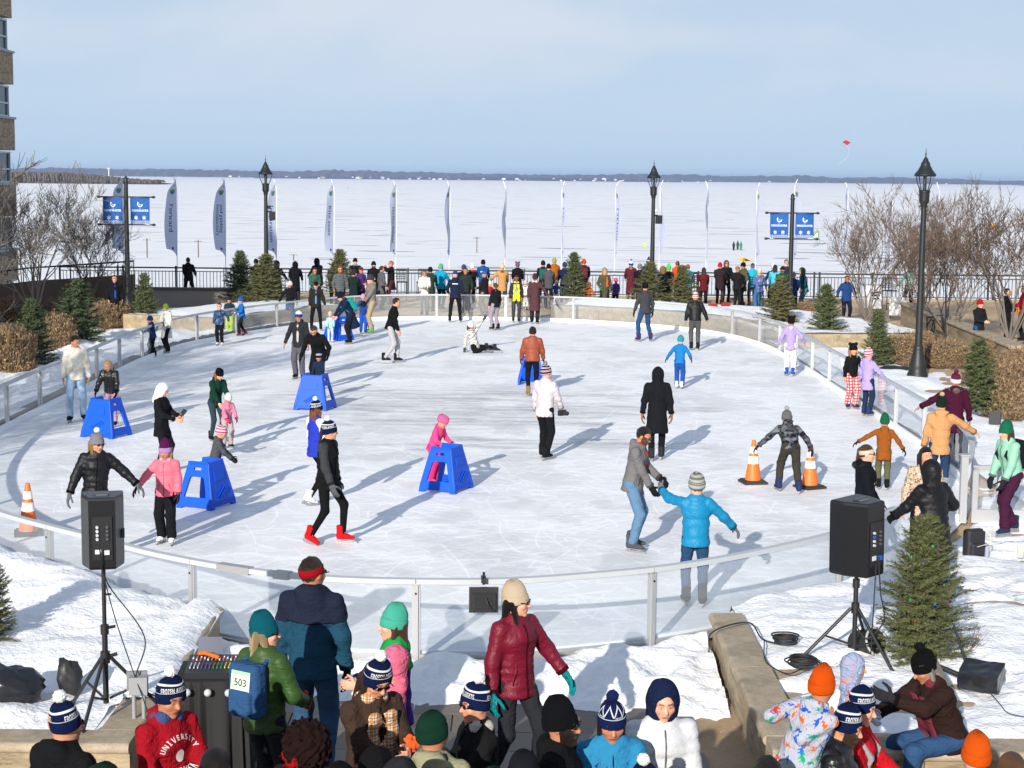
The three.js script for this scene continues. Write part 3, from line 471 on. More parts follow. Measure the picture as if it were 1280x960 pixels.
function bannerPost(label, x, z, H, wave) {
  const b = group('banner_post', label, 'banner post', [x, 0, z], 0, 'banner posts');
  mesh('base', lathe([[0, 0], [0.3, 0], [0.3, 0.2], [0.24, 0.28], [0.22, 0.45], [0.15, 0.8], [0.1, 0.95], [0, 0.95]], 16), lampMetal, b);
  mesh('pole', new THREE.CylinderGeometry(0.07, 0.09, H - 1.1, 14).translate(0, 0.9 + (H - 1.1) / 2, 0), lampMetal, b);
  mesh('finial', lathe([[0.07, H - 0.25], [0.095, H - 0.22], [0.06, H - 0.16], [0.08, H - 0.1], [0.03, H - 0.03], [0, H]], 12), lampMetal, b);
  const top = H - 0.72, bot = top - 0.93;
  for (const y of [top, bot]) for (const s of [-1, 1]) { const a = mesh('arm', bar([0.05 * s, y, 0], [0.92 * s, y, 0], 0.025, 8), lampMetal, b); mesh('arm_tip', new THREE.SphereGeometry(0.045, 8, 6).scale(1.6, 1, 1).translate(0.92 * s, y, 0), lampMetal, a); }
  for (const s of [-1, 1]) { const g = new THREE.PlaneGeometry(0.66, 0.93, 12, 12), p = g.attributes.position; for (let i = 0; i < p.count; i++) p.setZ(i, Math.sin(p.getX(i) * 7 + p.getY(i) * 3 + s) * 0.02 * wave); g.computeVertexNormals(); mesh('banner', g.translate(0.46 * s, (top + bot) / 2, 0), bannerMat, b); }
}
bannerPost('black post with two blue banners beside the clipped brown hedge', -13.1, -57.1, 4.95, 1.2);
{ const q = atZ(987, 380, -61); bannerPost('black post with two blue banners beside the person in the green jacket', q.x, -61, 4.55, 1.8); }

// ---------------------------------------------------------------- feather flags along the railing
{
  const texts = ['Forward', 'Introductory|and guiding', 'Inspiration', 'Kite zone', 'Hello Snow', '', '', 'Lakes', 'LAKESIDE', ''];
  const flagTex = texts.map((t, k) => canvasTex(128, 640, (g, w, h) => {
    g.fillStyle = '#d2dbf6'; g.fillRect(0, 0, w, h);
    g.fillStyle = '#e6eaf2'; g.beginPath(); g.arc(70, 95, 36, 0, 6.3); g.fill(); g.strokeStyle = '#4c6a80'; g.lineWidth = 5; g.stroke();
    g.fillStyle = '#4f9a6a'; g.beginPath(); g.arc(70, 95, 33, 0, 3.14); g.fill(); g.fillStyle = '#d08a5a'; g.beginPath(); g.moveTo(70, 70); g.lineTo(86, 100); g.lineTo(56, 100); g.fill(); g.fillStyle = '#3f7f9a'; g.fillRect(50, 112, 42, 8);
    g.save(); g.translate(62, 205); g.rotate(Math.PI / 2); g.fillStyle = '#1f2c55'; const L = t.split('|'); g.font = `bold ${L.length > 1 ? 38 : 52}px serif`; L.forEach((s, i) => g.fillText(s, 0, L.length > 1 ? 30 - i * 40 : 14, 300)); g.restore();
    g.fillStyle = '#27365f'; g.beginPath(); g.arc(78, 560, 12, 0, 6.3); g.fill();
  }));
  // pixel of the tip, how far the wind has turned it (1 = broadside), which print
  const spots = [[153, 220, 0.9, 0], [220, 222, 1, 0], [281, 223, 0.95, 1], [345, 224, 0.75, 2], [417, 224, 0.65, 3], [495, 226, 0.45, 4], [562, 226, 0.25, 5], [632, 226, 0.12, 6], [703, 226, -0.22, 7], [770, 227, -0.3, 8], [826, 225, -0.18, 9], [885, 226, 0.1, 9], [947, 228, -0.12, 6], [994, 224, -0.3, 9], [1060, 228, 0.32, 7], [1116, 238, 0.5, 9], [1174, 228, 0.4, 9]];
  const white = mat('#e6e8ee', 0.8);
  const flagLabels = ['pale blue feather flag behind the pole of the blue banners', 'broad pale blue feather flag lettered Forward by the lone figure at the railing', 'pale blue feather flag with two lines of lettering above the dark spruce', 'pale blue feather flag beside the lamp post with the speaker box', 'pale blue feather flag above the spruce and the nordic sweater', 'narrow blue feather flag with dark lettering above the woman lifting a phone', 'thin lavender feather flag above the cyan jacket', 'very thin edge-on feather flag above the camel coat', 'twisted white feather flag beside the narrow spruce', 'twisted lettered feather flag above the long olive coat', 'thin white feather flag just behind the lamp post with white fittings', 'thin white feather flag above the red beanie', 'thin leaning feather flag over the light blue top and long black hair', 'white feather flag behind the rippling blue banners', 'white feather flag with a small emblem above the small leafless tree', 'white feather flag half hidden by the leafless trees behind the utility box', 'white feather flag behind the lantern lamp among the shrubs'];
  spots.forEach(([u, v, turn, k], i) => {
    const p = atZ(u, v, -71.6), H = p.y, n = 34, P = [], U = [], I = [], base = 0.95, yb = 1.45;
    const dir = Math.asin(clamp(turn, -1, 1)) ; // angle off the line of sight
    const f = group('feather_flag', flagLabels[i], 'flag', [p.x, 0, -71.6], 0, 'feather flags on the railing');
    mesh('pole', tube([[0, 0.0, 0], [0, 1.5, 0], [0.02, 3.2, 0], [0.0, H - 0.3, 0], [-0.1 * Math.sign(turn), H, 0]], 0.016, 20, 5), white, f);
    for (let j = 0; j <= n; j++) {
      const t = j / n, y = lerp(yb, H, t), w = 0.52 * Math.pow(Math.sin(Math.PI * clamp(0.14 + 0.86 * t)), 0.42) * (t < 0.12 ? 0.25 + 0.75 * t / 0.12 : 1) * sstep(1.02, 0.82, t);
      for (let q = 0; q <= 4; q++) { const s = q / 4 * w, wob = (Math.abs(turn) < 0.35 ? 0.17 : 0.14) * Math.sin(t * 7.5 + i * 1.3 + q * 0.35) * (q / 4); const a = dir + wob; P.push(-Math.sin(a) * s, y + (t < 0.12 ? q / 4 * 0.32 * (1 - t / 0.12) : 0), Math.cos(a) * s * 0.9); U.push(1 - q / 4, t); }
    }
    for (let j = 0; j < n; j++) for (let q = 0; q < 4; q++) { const a = j * 5 + q; I.push(a, a + 1, a + 5, a + 1, a + 6, a + 5); }
    const g = new THREE.BufferGeometry(); g.setAttribute('position', new THREE.Float32BufferAttribute(P, 3)); g.setAttribute('uv', new THREE.Float32BufferAttribute(U, 2)); g.setIndex(I); g.computeVertexNormals();
    mesh('flag', g, new THREE.MeshPhysicalMaterial({ map: flagTex[k], roughness: 1, transmission: 0.5, thickness: 0, side: THREE.DoubleSide }), f);
  });
}
// marks out on the lake: posts, small parties and kites
{
  const wood = mat('#6b6258', 0.9);
  [[248, 318, 22], [367, 322, 8], [184, 318, 24], [596, 312, 20]].forEach(([u, v, hpx]) => { const p = at(u, v + 4, -4), k = p.z / -2100; const q = group('ice_post', 'thin marker post standing out on the frozen lake', 'post', [p.x, -4, p.z], 0, 'marker posts on the lake'); mesh('post', box(0.12, hpx * k, 0.12, 0, hpx * k / 2, 0), wood, q); mesh('crosspiece', box(0.9, 0.06, 0.06, 0, hpx * k * 0.92, 0.1), wood, q); });
  const kite = (label, u, v, z, w, h, c1, c2, roll, tail) => {
    const p = atZ(u, v, z), k = group('kite', label, 'kite', [p.x, p.y, p.z]); const s = new THREE.Shape(); s.moveTo(0, h * 0.45); s.lineTo(w / 2, 0); s.lineTo(0, -h * 0.55); s.lineTo(-w / 2, 0); s.closePath();
    const sail = mesh('sail', new THREE.ExtrudeGeometry(s, { depth: 0.02, bevelEnabled: false }), mat(c1, 0.8), k); sail.rotation.set(-0.6, 0.3, roll);
    const s2 = new THREE.Shape(); s2.moveTo(0, h * 0.3); s2.lineTo(w / 3, 0); s2.lineTo(0, -h * 0.3); s2.closePath(); const m = mesh('panel', new THREE.ExtrudeGeometry(s2, { depth: 0.04, bevelEnabled: false }).translate(0, 0, -0.01), mat(c2, 0.8), sail);
    if (tail) mesh('tail', tube([[0, -h * 0.4, 0], [0.2, -tail * 0.4, 0], [0.05, -tail * 0.7, 0], [-0.5, -tail, 0]], 0.009, 16, 4), mat('#c8b8c8', 0.9), k);
  };
  kite('red diamond kite flying high over the lake with a thin tail', 1058, 178, -110, 0.62, 0.4, '#b8283c', '#8c3a50', 0.15, 1.4);
  kite('green and white kite low over the lake beside the blue banners', 1019, 294, -90, 0.5, 0.95, '#7ea878', '#e8efe4', -0.7, 0);
  kite('yellow, red and purple kite behind the bare trees', 1242, 283, -95, 0.75, 0.45, '#d8b040', '#a8304a', 0.1, 0.5);
  kite('yellow and black kite over the people in green and cyan', 931, 325, -80, 0.85, 0.25, '#e0b020', '#1c1c1c', 0.02, 0);
  kite('small yellow kite out over the lake', 806, 306, -140, 0.35, 0.4, '#e8d820', '#e8d820', 0, 0);
  for (const [u, v, c] of [[922, 310, '#1d3a3a'], [917, 311, '#20242c'], [926, 311, '#2c7a5a'], [435, 234, '#333'], [1193, 249, '#333'], [1185, 231, '#443']]) { const p = at(u, v + 2, -4), h = 1.5; const g = group('person', 'tiny dark figure out on the frozen lake', 'person', [p.x, -4, p.z], 0, 'figures out on the lake'); g.scale.setScalar(0.7); mesh('body', lathe([[0, 0], [0.16, 0], [0.2, 0.5], [0.27, 0.95], [0.24, 1.25], [0.09, 1.36], [0.12, 1.5], [0.1, 1.62], [0, 1.66]], 8), mat(c, 0.9), g); }
}

// ---------------------------------------------------------------- trees and shrubs
function triSoup() { const P = [], C = []; return { P, C, tri(a, b, c, col) { P.push(a.x, a.y, a.z, b.x, b.y, b.z, c.x, c.y, c.z); for (let i = 0; i < 3; i++) C.push(col[0], col[1], col[2]); }, build() { const g = new THREE.BufferGeometry(); g.setAttribute('position', new THREE.Float32BufferAttribute(P, 3)); g.setAttribute('color', new THREE.Float32BufferAttribute(C, 3)); g.computeVertexNormals(); return g; } }; }
const V = (x, y, z) => new THREE.Vector3(x, y, z);
const needleMat = new THREE.MeshPhysicalMaterial({ vertexColors: true, roughness: 0.75, side: THREE.DoubleSide });
const barkMat = mat(rgb(0.13, 0.10, 0.075), 0.95);
const twigMat = mat(rgb(0.135, 0.094, 0.068), 0.95);
function spruceGeo(h, rad, seed, { branches, twigs, needles, nl, nw, tint = [0.062, 0.085, 0.03], base = 0.06, pow = 0.8 }) {
  const R = rng(seed), S = triSoup(), up = V(0, 1, 0);
  for (let b = 0; b < branches; b++) {
    const t = Math.pow((b + R()) / branches, 0.92), y = h * (base + (0.97 - base) * t), a = b * 2.399 + R() * 0.9, lop = 0.82 + 0.36 * noise2(Math.cos(a) * 1.6 + seed, t * 5 + Math.sin(a) * 1.6), len = rad * Math.pow(1 - t, pow) * (0.5 + 0.72 * R()) * lop + 0.05 * rad;
    const dir = V(Math.cos(a), 0, Math.sin(a)), lift0 = lerp(-0.12, 0.9, t * t) + (R() - 0.5) * 0.25, start = V(0, y, 0);
    const nT = Math.max(2, Math.round(twigs * (0.35 + len / rad)));
    for (let k = 0; k < nT; k++) {
      const f = 0.12 + 0.88 * (k + R() * 0.6) / nT; const p = start.clone().addScaledVector(dir, len * f); p.y += len * (lift0 * f + 0.25 * f * f - 0.12);
      const side = k % 2 ? 1 : -1, sp = (1 - f) * 0.95 + 0.12, td = dir.clone().applyAxisAngle(up, side * sp * (0.6 + R() * 0.5)); td.y = lift0 * 0.6 + 0.25 + (R() - 0.5) * 0.5; td.normalize();
      const tl = rad * (0.16 + 0.14 * R()) * (0.55 + 0.6 * (1 - t));
      const g = 0.7 + 0.55 * R(), tip = 0.2 * R(); const col = [tint[0] * g + tip * 0.05, tint[1] * g + tip * 0.05, tint[2] * g + tip * 0.015];
      const n1 = new THREE.Vector3().crossVectors(td, up).normalize(), n2 = new THREE.Vector3().crossVectors(td, n1);
      for (let q = 0; q < needles; q++) {
        const s = (q + R()) / needles, ang = R() * 6.283, o = p.clone().addScaledVector(td, tl * s);
        const rad_ = n1.clone().multiplyScalar(Math.cos(ang)).addScaledVector(n2, Math.sin(ang)), nd = td.clone().multiplyScalar(0.75).addScaledVector(rad_, 0.8).normalize(), w = new THREE.Vector3().crossVectors(nd, rad_).normalize().multiplyScalar(nw * (0.7 + 0.6 * R())), L = nl * (0.7 + 0.6 * R());
        S.tri(o.clone().add(w), o.clone().sub(w), o.clone().addScaledVector(nd, L), col);
      }
    }
  }
  return S.build();
}
const spruceKinds = [];
for (let k = 0; k < 4; k++) spruceKinds.push(spruceGeo(2, 0.62, 100 + k * 7, { branches: 190, twigs: 9, needles: 9, nl: 0.075, nw: 0.012, tint: [[0.10, 0.105, 0.036], [0.075, 0.095, 0.034], [0.115, 0.11, 0.04], [0.055, 0.08, 0.034]][k] }));
const spruceTrunk = new THREE.CylinderGeometry(0.008, 0.04, 1.95, 7).translate(0, 0.975, 0);
const spruceBranches = (() => { const L = [], R = rng(6); for (let k = 0; k < 60; k++) { const t = 0.06 + 0.85 * k / 60, a = k * 2.399, l = 0.5 * Math.pow(1 - t, 0.8); L.push(bar([0, t * 2, 0], [Math.cos(a) * l, t * 2 + l * (0.1 + t * 0.6), Math.sin(a) * l], 0.008, 4, 0.002)); } return merge(L); })();
function spruce(label, u, v, topV, wpx, kind, y = 0, grp = 'small potted spruces round the rink') {
  const p = at(u, v, y), r = ray(u, topV), H = (CAM_H + r.y * (p.z / r.z)) - y, s = group('spruce_tree', label, 'spruce tree', [p.x, y, p.z], (u * 0.7) % 6.28, grp);
  const k = H / 2, w = 1.3 * wpx * -p.z / 2100 / 2 / 0.62;
  s.scale.set(w, k, w);
  const t = mesh('trunk', spruceTrunk, barkMat, s); mesh('branches', spruceBranches, barkMat, t); mesh('crown', spruceKinds[kind], needleMat, s);
}
spruce('dark spruce at the end of the brown hedge, beside the rink glass', 42, 458, 375, 48, 3, 0.05);
spruce('broad dark spruce behind the skater in the cream sweater', 98, 432, 350, 60, 3, 0.05);
spruce('slim spruce beside the banner post, behind the skater in the long white coat', 181, 408, 342, 30, 1, 0.05);
spruce('nearly black spruce in the shade at the railing', 301, 380, 314, 36, 3, 0.1);
spruce('round olive spruce in front of the lamp post with the speaker box', 333, 376, 318, 42, 0, 0.5);
spruce('olive spruce behind the man in the patterned sweater', 425, 368, 312, 32, 0, 0.5);
spruce('narrow spruce beside the orange hat and maroon backpack', 717, 373, 316, 29, 1, 0.45);
spruce('spruce in front of the burgundy coat at the railing', 812, 376, 328, 34, 0, 0.5);
spruce('rounded spruce beside the person in the orange jacket', 852, 380, 332, 32, 2, 0.5);
spruce('olive spruce in front of the post with the rippling blue banners', 974, 408, 346, 40, 2, 0.35);
spruce('spruce in front of the man in the blue jacket walking', 1031, 428, 356, 38, 1, 0.1);
spruce('small dark spruce beside the lamp post among the shrubs', 1096, 458, 388, 34, 1, 0.1);
spruce('bushy spruce behind the skater in the plum coat', 1220, 515, 424, 50, 1, 0.1);
{
  // the near spruces, needle by needle
  const big = spruceGeo(1.0, 0.285, 55, { branches: 330, twigs: 13, needles: 14, nl: 0.026, nw: 0.0032, tint: [0.085, 0.096, 0.034], base: 0.05, pow: 0.62 });
  const p = at(1152, 818, SEAT), s = group('spruce_tree', 'spruce with a string of coloured bulbs beside the loudspeaker stand', 'spruce tree', [p.x, SEAT - 0.03, p.z], 0.4, 'small potted spruces round the rink');
  const r = ray(1148, 628), H = CAM_H + r.y * (p.z / r.z) - SEAT; s.scale.set(H * 0.98, H * 0.92, H * 0.98);
  const t = mesh('trunk', new THREE.CylinderGeometry(0.004, 0.022, 0.98, 8).translate(0, 0.49, 0), barkMat, s); const L = [], R = rng(12); for (let k = 0; k < 110; k++) { const q = 0.05 + 0.88 * k / 110, a = k * 2.399 + R() * 0.5, l = 0.25 * Math.pow(1 - q, 0.65); L.push(bar([0, q, 0], [Math.cos(a) * l, q + l * (0.05 + q * 0.7), Math.sin(a) * l], 0.005, 4, 0.0015)); }
  mesh('branches', merge(L), barkMat, t); mesh('crown', big, needleMat, s);
  const bulbG = new THREE.SphereGeometry(0.008, 8, 6).scale(1, 1.6, 1), cols = ['#c4283a', '#2a56c0', '#2f9a58', '#d08a28'];
  for (let k = 0; k < 34; k++) { const q = 0.1 + 0.8 * k / 34, a = k * 1.1, l = 0.25 * Math.pow(1 - q, 0.65) * 0.85; mesh('bulb', bulbG, mat(cols[k % 4], 0.3), s).position.set(Math.cos(a) * l, q + l * 0.1, Math.sin(a) * l); }
  mesh('light_string', tube(Array.from({ length: 60 }, (_, k) => { const q = 0.08 + 0.86 * k / 60, a = k * 0.62, l = 0.25 * Math.pow(1 - q, 0.65) * 0.84; return [Math.cos(a) * l, q + l * 0.1, Math.sin(a) * l]; }), 0.0022, 240, 4), mat('#1c4a34', 0.6), s);
  const c = copy(s, [at(-18, 800, SEAT).x, SEAT - 0.03, at(-18, 800, SEAT).z], 2.2, 'dark green spruce on the snow bank in front of the traffic cone'); c.scale.set(0.95, 1.05, 0.95);
}
// bare deciduous trees: a vase of stems that fork again and again
function bareTreeGeo(seed, { stems = 7, H = 4.6, spread = 0.5, levels = 4, r0 = 0.055, kids = 4 }) {
  const R = rng(seed), trunk = [], twigs = [];
  const seg = (a, b, ra, rb, n, into) => { const d = b.clone().sub(a), l = d.length(), g = new THREE.CylinderGeometry(rb, ra, l, n, 1, true); g.applyQuaternion(new THREE.Quaternion().setFromUnitVectors(V(0, 1, 0), d.normalize())); const m = a.clone().add(b).multiplyScalar(0.5); into.push(g.translate(m.x, m.y, m.z)); };
  const grow = (p, d, len, r, lv) => {
    const n = lv <= 1 ? 4 : 3; let q = p.clone(), dir = d.clone();
    for (let i = 0; i < n; i++) {
      const nx = dir.clone().add(V((R() - 0.5) * 0.28, 0.08 + (R() - 0.5) * 0.12, (R() - 0.5) * 0.28)).normalize(), e = q.clone().addScaledVector(nx, len / n), ra = r * (1 - 0.6 * i / n), rb = r * (1 - 0.6 * (i + 1) / n);
      seg(q, e, ra, rb, lv < 2 ? 6 : lv < 3 ? 4 : 3, lv < 1 ? trunk : twigs);
      if (lv < levels && i > 0) { const c = Math.max(1, Math.round(kids / (n - 1) * (0.6 + R() * 0.8))); for (let k = 0; k < c; k++) { const ax = new THREE.Vector3(R() - 0.5, R() * 0.3, R() - 0.5).normalize(), cd = nx.clone().applyAxisAngle(ax, 0.45 + R() * 0.5).add(V(0, 0.12, 0)).normalize(); grow(e, cd, len * (0.45 + 0.25 * R()), Math.max(0.0105, rb * 0.66), lv + 1); } }
      q = e; dir = nx;
    }
  };
  seg(V(0, 0, 0), V(0.02, 0.42, 0), r0 * 1.9, r0 * 1.55, 10, trunk);
  for (let k = 0; k < stems; k++) { const a = k / stems * 6.283 + R() * 0.5, s = spread * (0.4 + 0.9 * R()); grow(V(0.02, 0.36, 0), V(Math.cos(a) * s, 1, Math.sin(a) * s).normalize(), H * 0.68 * (0.75 + 0.35 * R()), r0, 0); }
  return [merge(trunk), merge(twigs)];
}
const bareTop = (k) => { const p = k[1].attributes.position, y = []; for (let i = 0; i < p.count; i += 7) y.push(p.getY(i)); y.sort((a, b) => a - b); return y[Math.floor(y.length * 0.985)]; };
const bareKinds = [bareTreeGeo(4, { stems: 7, kids: 4.3, r0: 0.055 }), bareTreeGeo(19, { stems: 8, spread: 0.75, kids: 4.4, H: 4.4, r0: 0.05 })];
const greyBark = mat(rgb(0.16, 0.14, 0.12), 0.95);
function bareTree(label, u, v, topV, wide, kind, yaw, bark = twigMat, y = 0) {
  const p = at(u, v, y), r = ray(u, topV), H = CAM_H + r.y * (p.z / r.z) - y, t = group('bare_tree', label, 'tree', [p.x, y, p.z], yaw, 'leafless trees');
  const k = H / bareTop(bareKinds[kind]); t.scale.set(k * wide * 1.35, k, k * wide * 1.35); mesh('trunk', bareKinds[kind][0], greyBark, t); mesh('crown', bareKinds[kind][1], bark, t);
}
bareTree('leafless tree in front of the brick building', 42, 412, 228, 0.75, 0, 0.3, greyBark);
bareTree('leafless tree rising behind the brown hedge, against the blue banner', 113, 384, 250, 0.72, 1, 2.1, greyBark);
bareTree('leafless small tree beside the white utility box', 1082, 410, 262, 0.72, 0, 1.2);
bareTree('dense leafless tree behind the lamp post, in front of the ramp wall', 1185, 432, 246, 0.8, 1, 0.7);
bareTree('tall leafless tree at the ramp, in front of the people in red', 1262, 440, 246, 0.8, 0, 3.6);
bareTree('leafless tree on the terrace behind the lantern lamp', 1150, 408, 250, 0.6, 1, 4.4);
// trees outside the frame whose shadows streak the ice
for (const [x, z, yaw, s] of [[-13.6, -27, 0.4, 1.15], [-14.4, -22, 2.0, 1.0], [-12.6, -33, 3.3, 0.9]]) { const t = group('bare_tree', 'leafless tree beside the rink, only its shadow in view', 'tree', [x, 0, z], yaw, 'leafless trees by the rink side'); t.scale.setScalar(s * 1.15); mesh('trunk', bareKinds[0][0], greyBark, t); mesh('crown', bareKinds[0][1], greyBark, t); }

// clipped hedges and grasses, brown in winter
function shrubGeo(seed, n, flat) {
  const R = rng(seed), S = triSoup();
  for (let k = 0; k < n; k++) {
    const a = R() * 6.283, rr = Math.sqrt(R()), x = Math.cos(a) * rr, z = Math.sin(a) * rr, top = (flat ? (1 - 0.22 * rr * rr) * (0.68 + 0.36 * R()) : (1 - 0.45 * rr * rr) * (0.65 + 0.4 * R())), y0 = R() < 0.4 ? 0 : top * (0.2 + 0.6 * R()), y1 = Math.min(top, y0 + 0.1 + 0.25 * R());
    const dx = x * 0.15 + (R() - 0.5) * 0.4, dz = z * 0.15 + (R() - 0.5) * 0.4, w = 0.006 + 0.006 * R(), g = 0.6 + 0.8 * R(), col = [0.215 * g, 0.15 * g, 0.094 * g];
    const A = V(x * 0.85, y0, z * 0.85), B = V(x * 0.9 + dx, y1, z * 0.9 + dz), s = R() * 6.28, W = V(Math.cos(s) * w, 0, Math.sin(s) * w);
    S.tri(A.clone().add(W), A.clone().sub(W), B, col);
    for (let q = 0; q < 4; q++) { const t = 0.3 + 0.55 * R(), o = A.clone().lerp(B, t), l = 0.035 + 0.04 * R(), e = o.clone().add(V((R() - 0.5) * 2 * l, (R() - 0.2) * l, (R() - 0.5) * 2 * l)), f = o.clone().add(V((R() - 0.5) * l, l * R(), (R() - 0.5) * l)); S.tri(o, e, f, [col[0] * 1.2, col[1] * 1.15, col[2]]); }
  }
  return S.build();
}
const shrubKinds = [shrubGeo(3, 5200, true), shrubGeo(8, 4200, false)], shrubMat = new THREE.MeshStandardMaterial({ vertexColors: true, roughness: 0.95, side: THREE.DoubleSide });
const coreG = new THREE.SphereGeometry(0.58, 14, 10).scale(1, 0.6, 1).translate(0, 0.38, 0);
function shrub(label, u, v, topV, wpx, kind, dz = 1) {
  const p = at(u, v, 0), r = ray(u, topV), H = CAM_H + r.y * (p.z / r.z), w = wpx * -p.z / 2100 / 2, s = group('shrub', label, 'shrub', [p.x, 0, p.z], u % 6, 'brown winter shrubs'); s.scale.set(w, H, w * dz);
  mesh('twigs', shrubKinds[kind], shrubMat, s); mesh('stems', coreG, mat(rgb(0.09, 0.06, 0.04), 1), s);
}
shrub('clipped brown hedge beside the rink glass, next to the dark spruce', 14, 468, 400, 62, 0); shrub('brown shrub between the two dark spruces', 72, 440, 385, 50, 1);
shrub('clipped reddish brown hedge at the foot of the banner post', 135, 408, 372, 56, 0); shrub('low brown shrub beside the olive spruce and the teal hooded person', 1006, 396, 374, 44, 1);
shrub('low brown shrub at the foot of the small tree', 1062, 420, 402, 60, 1); shrub('brown shrub beside the base of the lamp post', 1124, 456, 410, 56, 1); shrub('tan brown shrub behind the lamp post', 1182, 458, 418, 60, 1);
shrub('large brown shrub behind the small black floodlight', 1266, 520, 438, 80, 1); shrub('brown shrub in front of the ramp wall', 1235, 458, 420, 46, 1);
{ // dry stalks by the near spruce
  const p = at(1207, 812, SEAT), g = group('dry_plant', 'bunch of dry reddish stalks on the snow beside the decorated spruce', 'plant', [p.x, SEAT - 0.04, p.z]); const R = rng(5), L = [];
  for (let k = 0; k < 34; k++) { const a = R() * 6.28, s = 0.05 + R() * 0.14; L.push(bar([Math.cos(a) * 0.05, 0, Math.sin(a) * 0.05], [Math.cos(a) * s * 1.6, 0.14 + R() * 0.18, Math.sin(a) * s * 1.6], 0.0035, 4, 0.001)); }
  mesh('stalks', merge(L), mat(rgb(0.19, 0.10, 0.065), 0.95), g);
}

shrub('brown shrub in the shade in front of the dark stair wall', 20, 400, 366, 60, 1); shrub('brown shrub below the leafless tree by the stair wall', 78, 398, 368, 54, 1); shrub('tan brown shrub on the far side of the lamp, below the ramp wall', 1150, 440, 408, 50, 1); shrub('brown shrub at the corner of the ramp wall', 1275, 470, 428, 60, 1); shrub('brown shrub between the two spruces by the far planter', 1052, 436, 410, 50, 1);

// ---------------------------------------------------------------- figures: smooth-joined tapered bones meshed with surface nets
function surfaceNets(fn, mn, mx, c) {
  const nx = Math.ceil((mx[0] - mn[0]) / c) + 1, ny = Math.ceil((mx[1] - mn[1]) / c) + 1, nz = Math.ceil((mx[2] - mn[2]) / c) + 1, val = new Float32Array(nx * ny * nz), B = 4, far = B * c * 0.9 + 0.03;
  for (let bz = 0; bz < nz; bz += B) for (let by = 0; by < ny; by += B) for (let bx = 0; bx < nx; bx += B) {
    const v = fn(mn[0] + (bx + 1.5) * c, mn[1] + (by + 1.5) * c, mn[2] + (bz + 1.5) * c), skip = Math.abs(v) > far, ex = Math.min(nx, bx + B), ey = Math.min(ny, by + B), ez = Math.min(nz, bz + B);
    for (let z = bz; z < ez; z++) for (let y = by; y < ey; y++) for (let x = bx; x < ex; x++) val[(z * ny + y) * nx + x] = skip ? v : fn(mn[0] + x * c, mn[1] + y * c, mn[2] + z * c);
  }
  const id = new Int32Array(nx * ny * nz).fill(-1), P = [], I = [], sx = 1, sy = nx, sz = nx * ny;
  for (let z = 0; z < nz - 1; z++) for (let y = 0; y < ny - 1; y++) for (let x = 0; x < nx - 1; x++) {
    const o = (z * ny + y) * nx + x; let mask = 0; const v = [val[o], val[o + sx], val[o + sy], val[o + sx + sy], val[o + sz], val[o + sx + sz], val[o + sy + sz], val[o + sx + sy + sz]];
    for (let k = 0; k < 8; k++) if (v[k] < 0) mask |= 1 << k; if (mask === 0 || mask === 255) continue;
    let ax = 0, ay = 0, az = 0, n = 0; const e = (i, j) => { const a = v[i], b = v[j]; if ((a < 0) === (b < 0)) return; const t = a / (a - b); ax += lerp(i & 1, j & 1, t); ay += lerp((i >> 1) & 1, (j >> 1) & 1, t); az += lerp(i >> 2, j >> 2, t); n++; };
    e(0, 1); e(2, 3); e(4, 5); e(6, 7); e(0, 2); e(1, 3); e(4, 6); e(5, 7); e(0, 4); e(1, 5); e(2, 6); e(3, 7);
    id[o] = P.length / 3; P.push(mn[0] + (x + ax / n) * c, mn[1] + (y + ay / n) * c, mn[2] + (z + az / n) * c);
  }
  const quad = (a, b, d, e, flip) => { if (a < 0 || b < 0 || d < 0 || e < 0) return; if (flip) I.push(a, e, d, a, d, b); else I.push(a, b, d, a, d, e); };
  for (let z = 1; z < nz - 1; z++) for (let y = 1; y < ny - 1; y++) for (let x = 1; x < nx - 1; x++) {
    const o = (z * ny + y) * nx + x, s = val[o] < 0;
    if (s !== val[o + sx] < 0) quad(id[o - sy - sz], id[o - sz], id[o], id[o - sy], !s);
    if (s !== val[o + sy] < 0) quad(id[o - sx - sz], id[o - sx], id[o], id[o - sz], !s);
    if (s !== val[o + sz] < 0) quad(id[o - sx - sy], id[o - sy], id[o], id[o - sx], !s);
  }
  const g = new THREE.BufferGeometry(); g.setAttribute('position', new THREE.Float32BufferAttribute(P, 3)); g.setIndex(I); g.computeVertexNormals();
  const U = new Float32Array(P.length / 3 * 2); for (let i = 0; i < P.length / 3; i++) { U[i * 2] = P[i * 3] * 0.8 + P[i * 3 + 2] * 0.75; U[i * 2 + 1] = P[i * 3 + 1] + P[i * 3 + 2] * 0.1; } g.setAttribute('uv', new THREE.BufferAttribute(U, 2)); return g;
}
// bone: from a to b, half widths (rx sideways, rz front to back) at each end; cut flattens an end; q, pitch quilt it
function bone(a, b, r0, r1, o = {}) {
  const A = a.clone(), d = b.clone().sub(a), L = d.length() || 1e-4; d.divideScalar(L);
  let Z = (o.front || V(0, 0, 1)).clone(); if (Math.abs(Z.dot(d)) > 0.97) Z = V(0, 1, 0); Z.addScaledVector(d, -Z.dot(d)).normalize(); const X = new THREE.Vector3().crossVectors(d, Z);
  const R0 = Array.isArray(r0) ? r0 : [r0, r0], R1 = Array.isArray(r1) ? r1 : [r1, r1];
  return { ax: A.x, ay: A.y, az: A.z, dx: d.x, dy: d.y, dz: d.z, L, xx: X.x, xy: X.y, xz: X.z, zx: Z.x, zy: Z.y, zz: Z.z, r0x: R0[0], r0z: R0[1], r1x: R1[0], r1z: R1[1], cap: o.cap ?? 1, c0: o.cut0 ?? null, c1: o.cut1 ?? null, q: o.q || 0, pitch: o.pitch || 0.1, k: o.k };
}
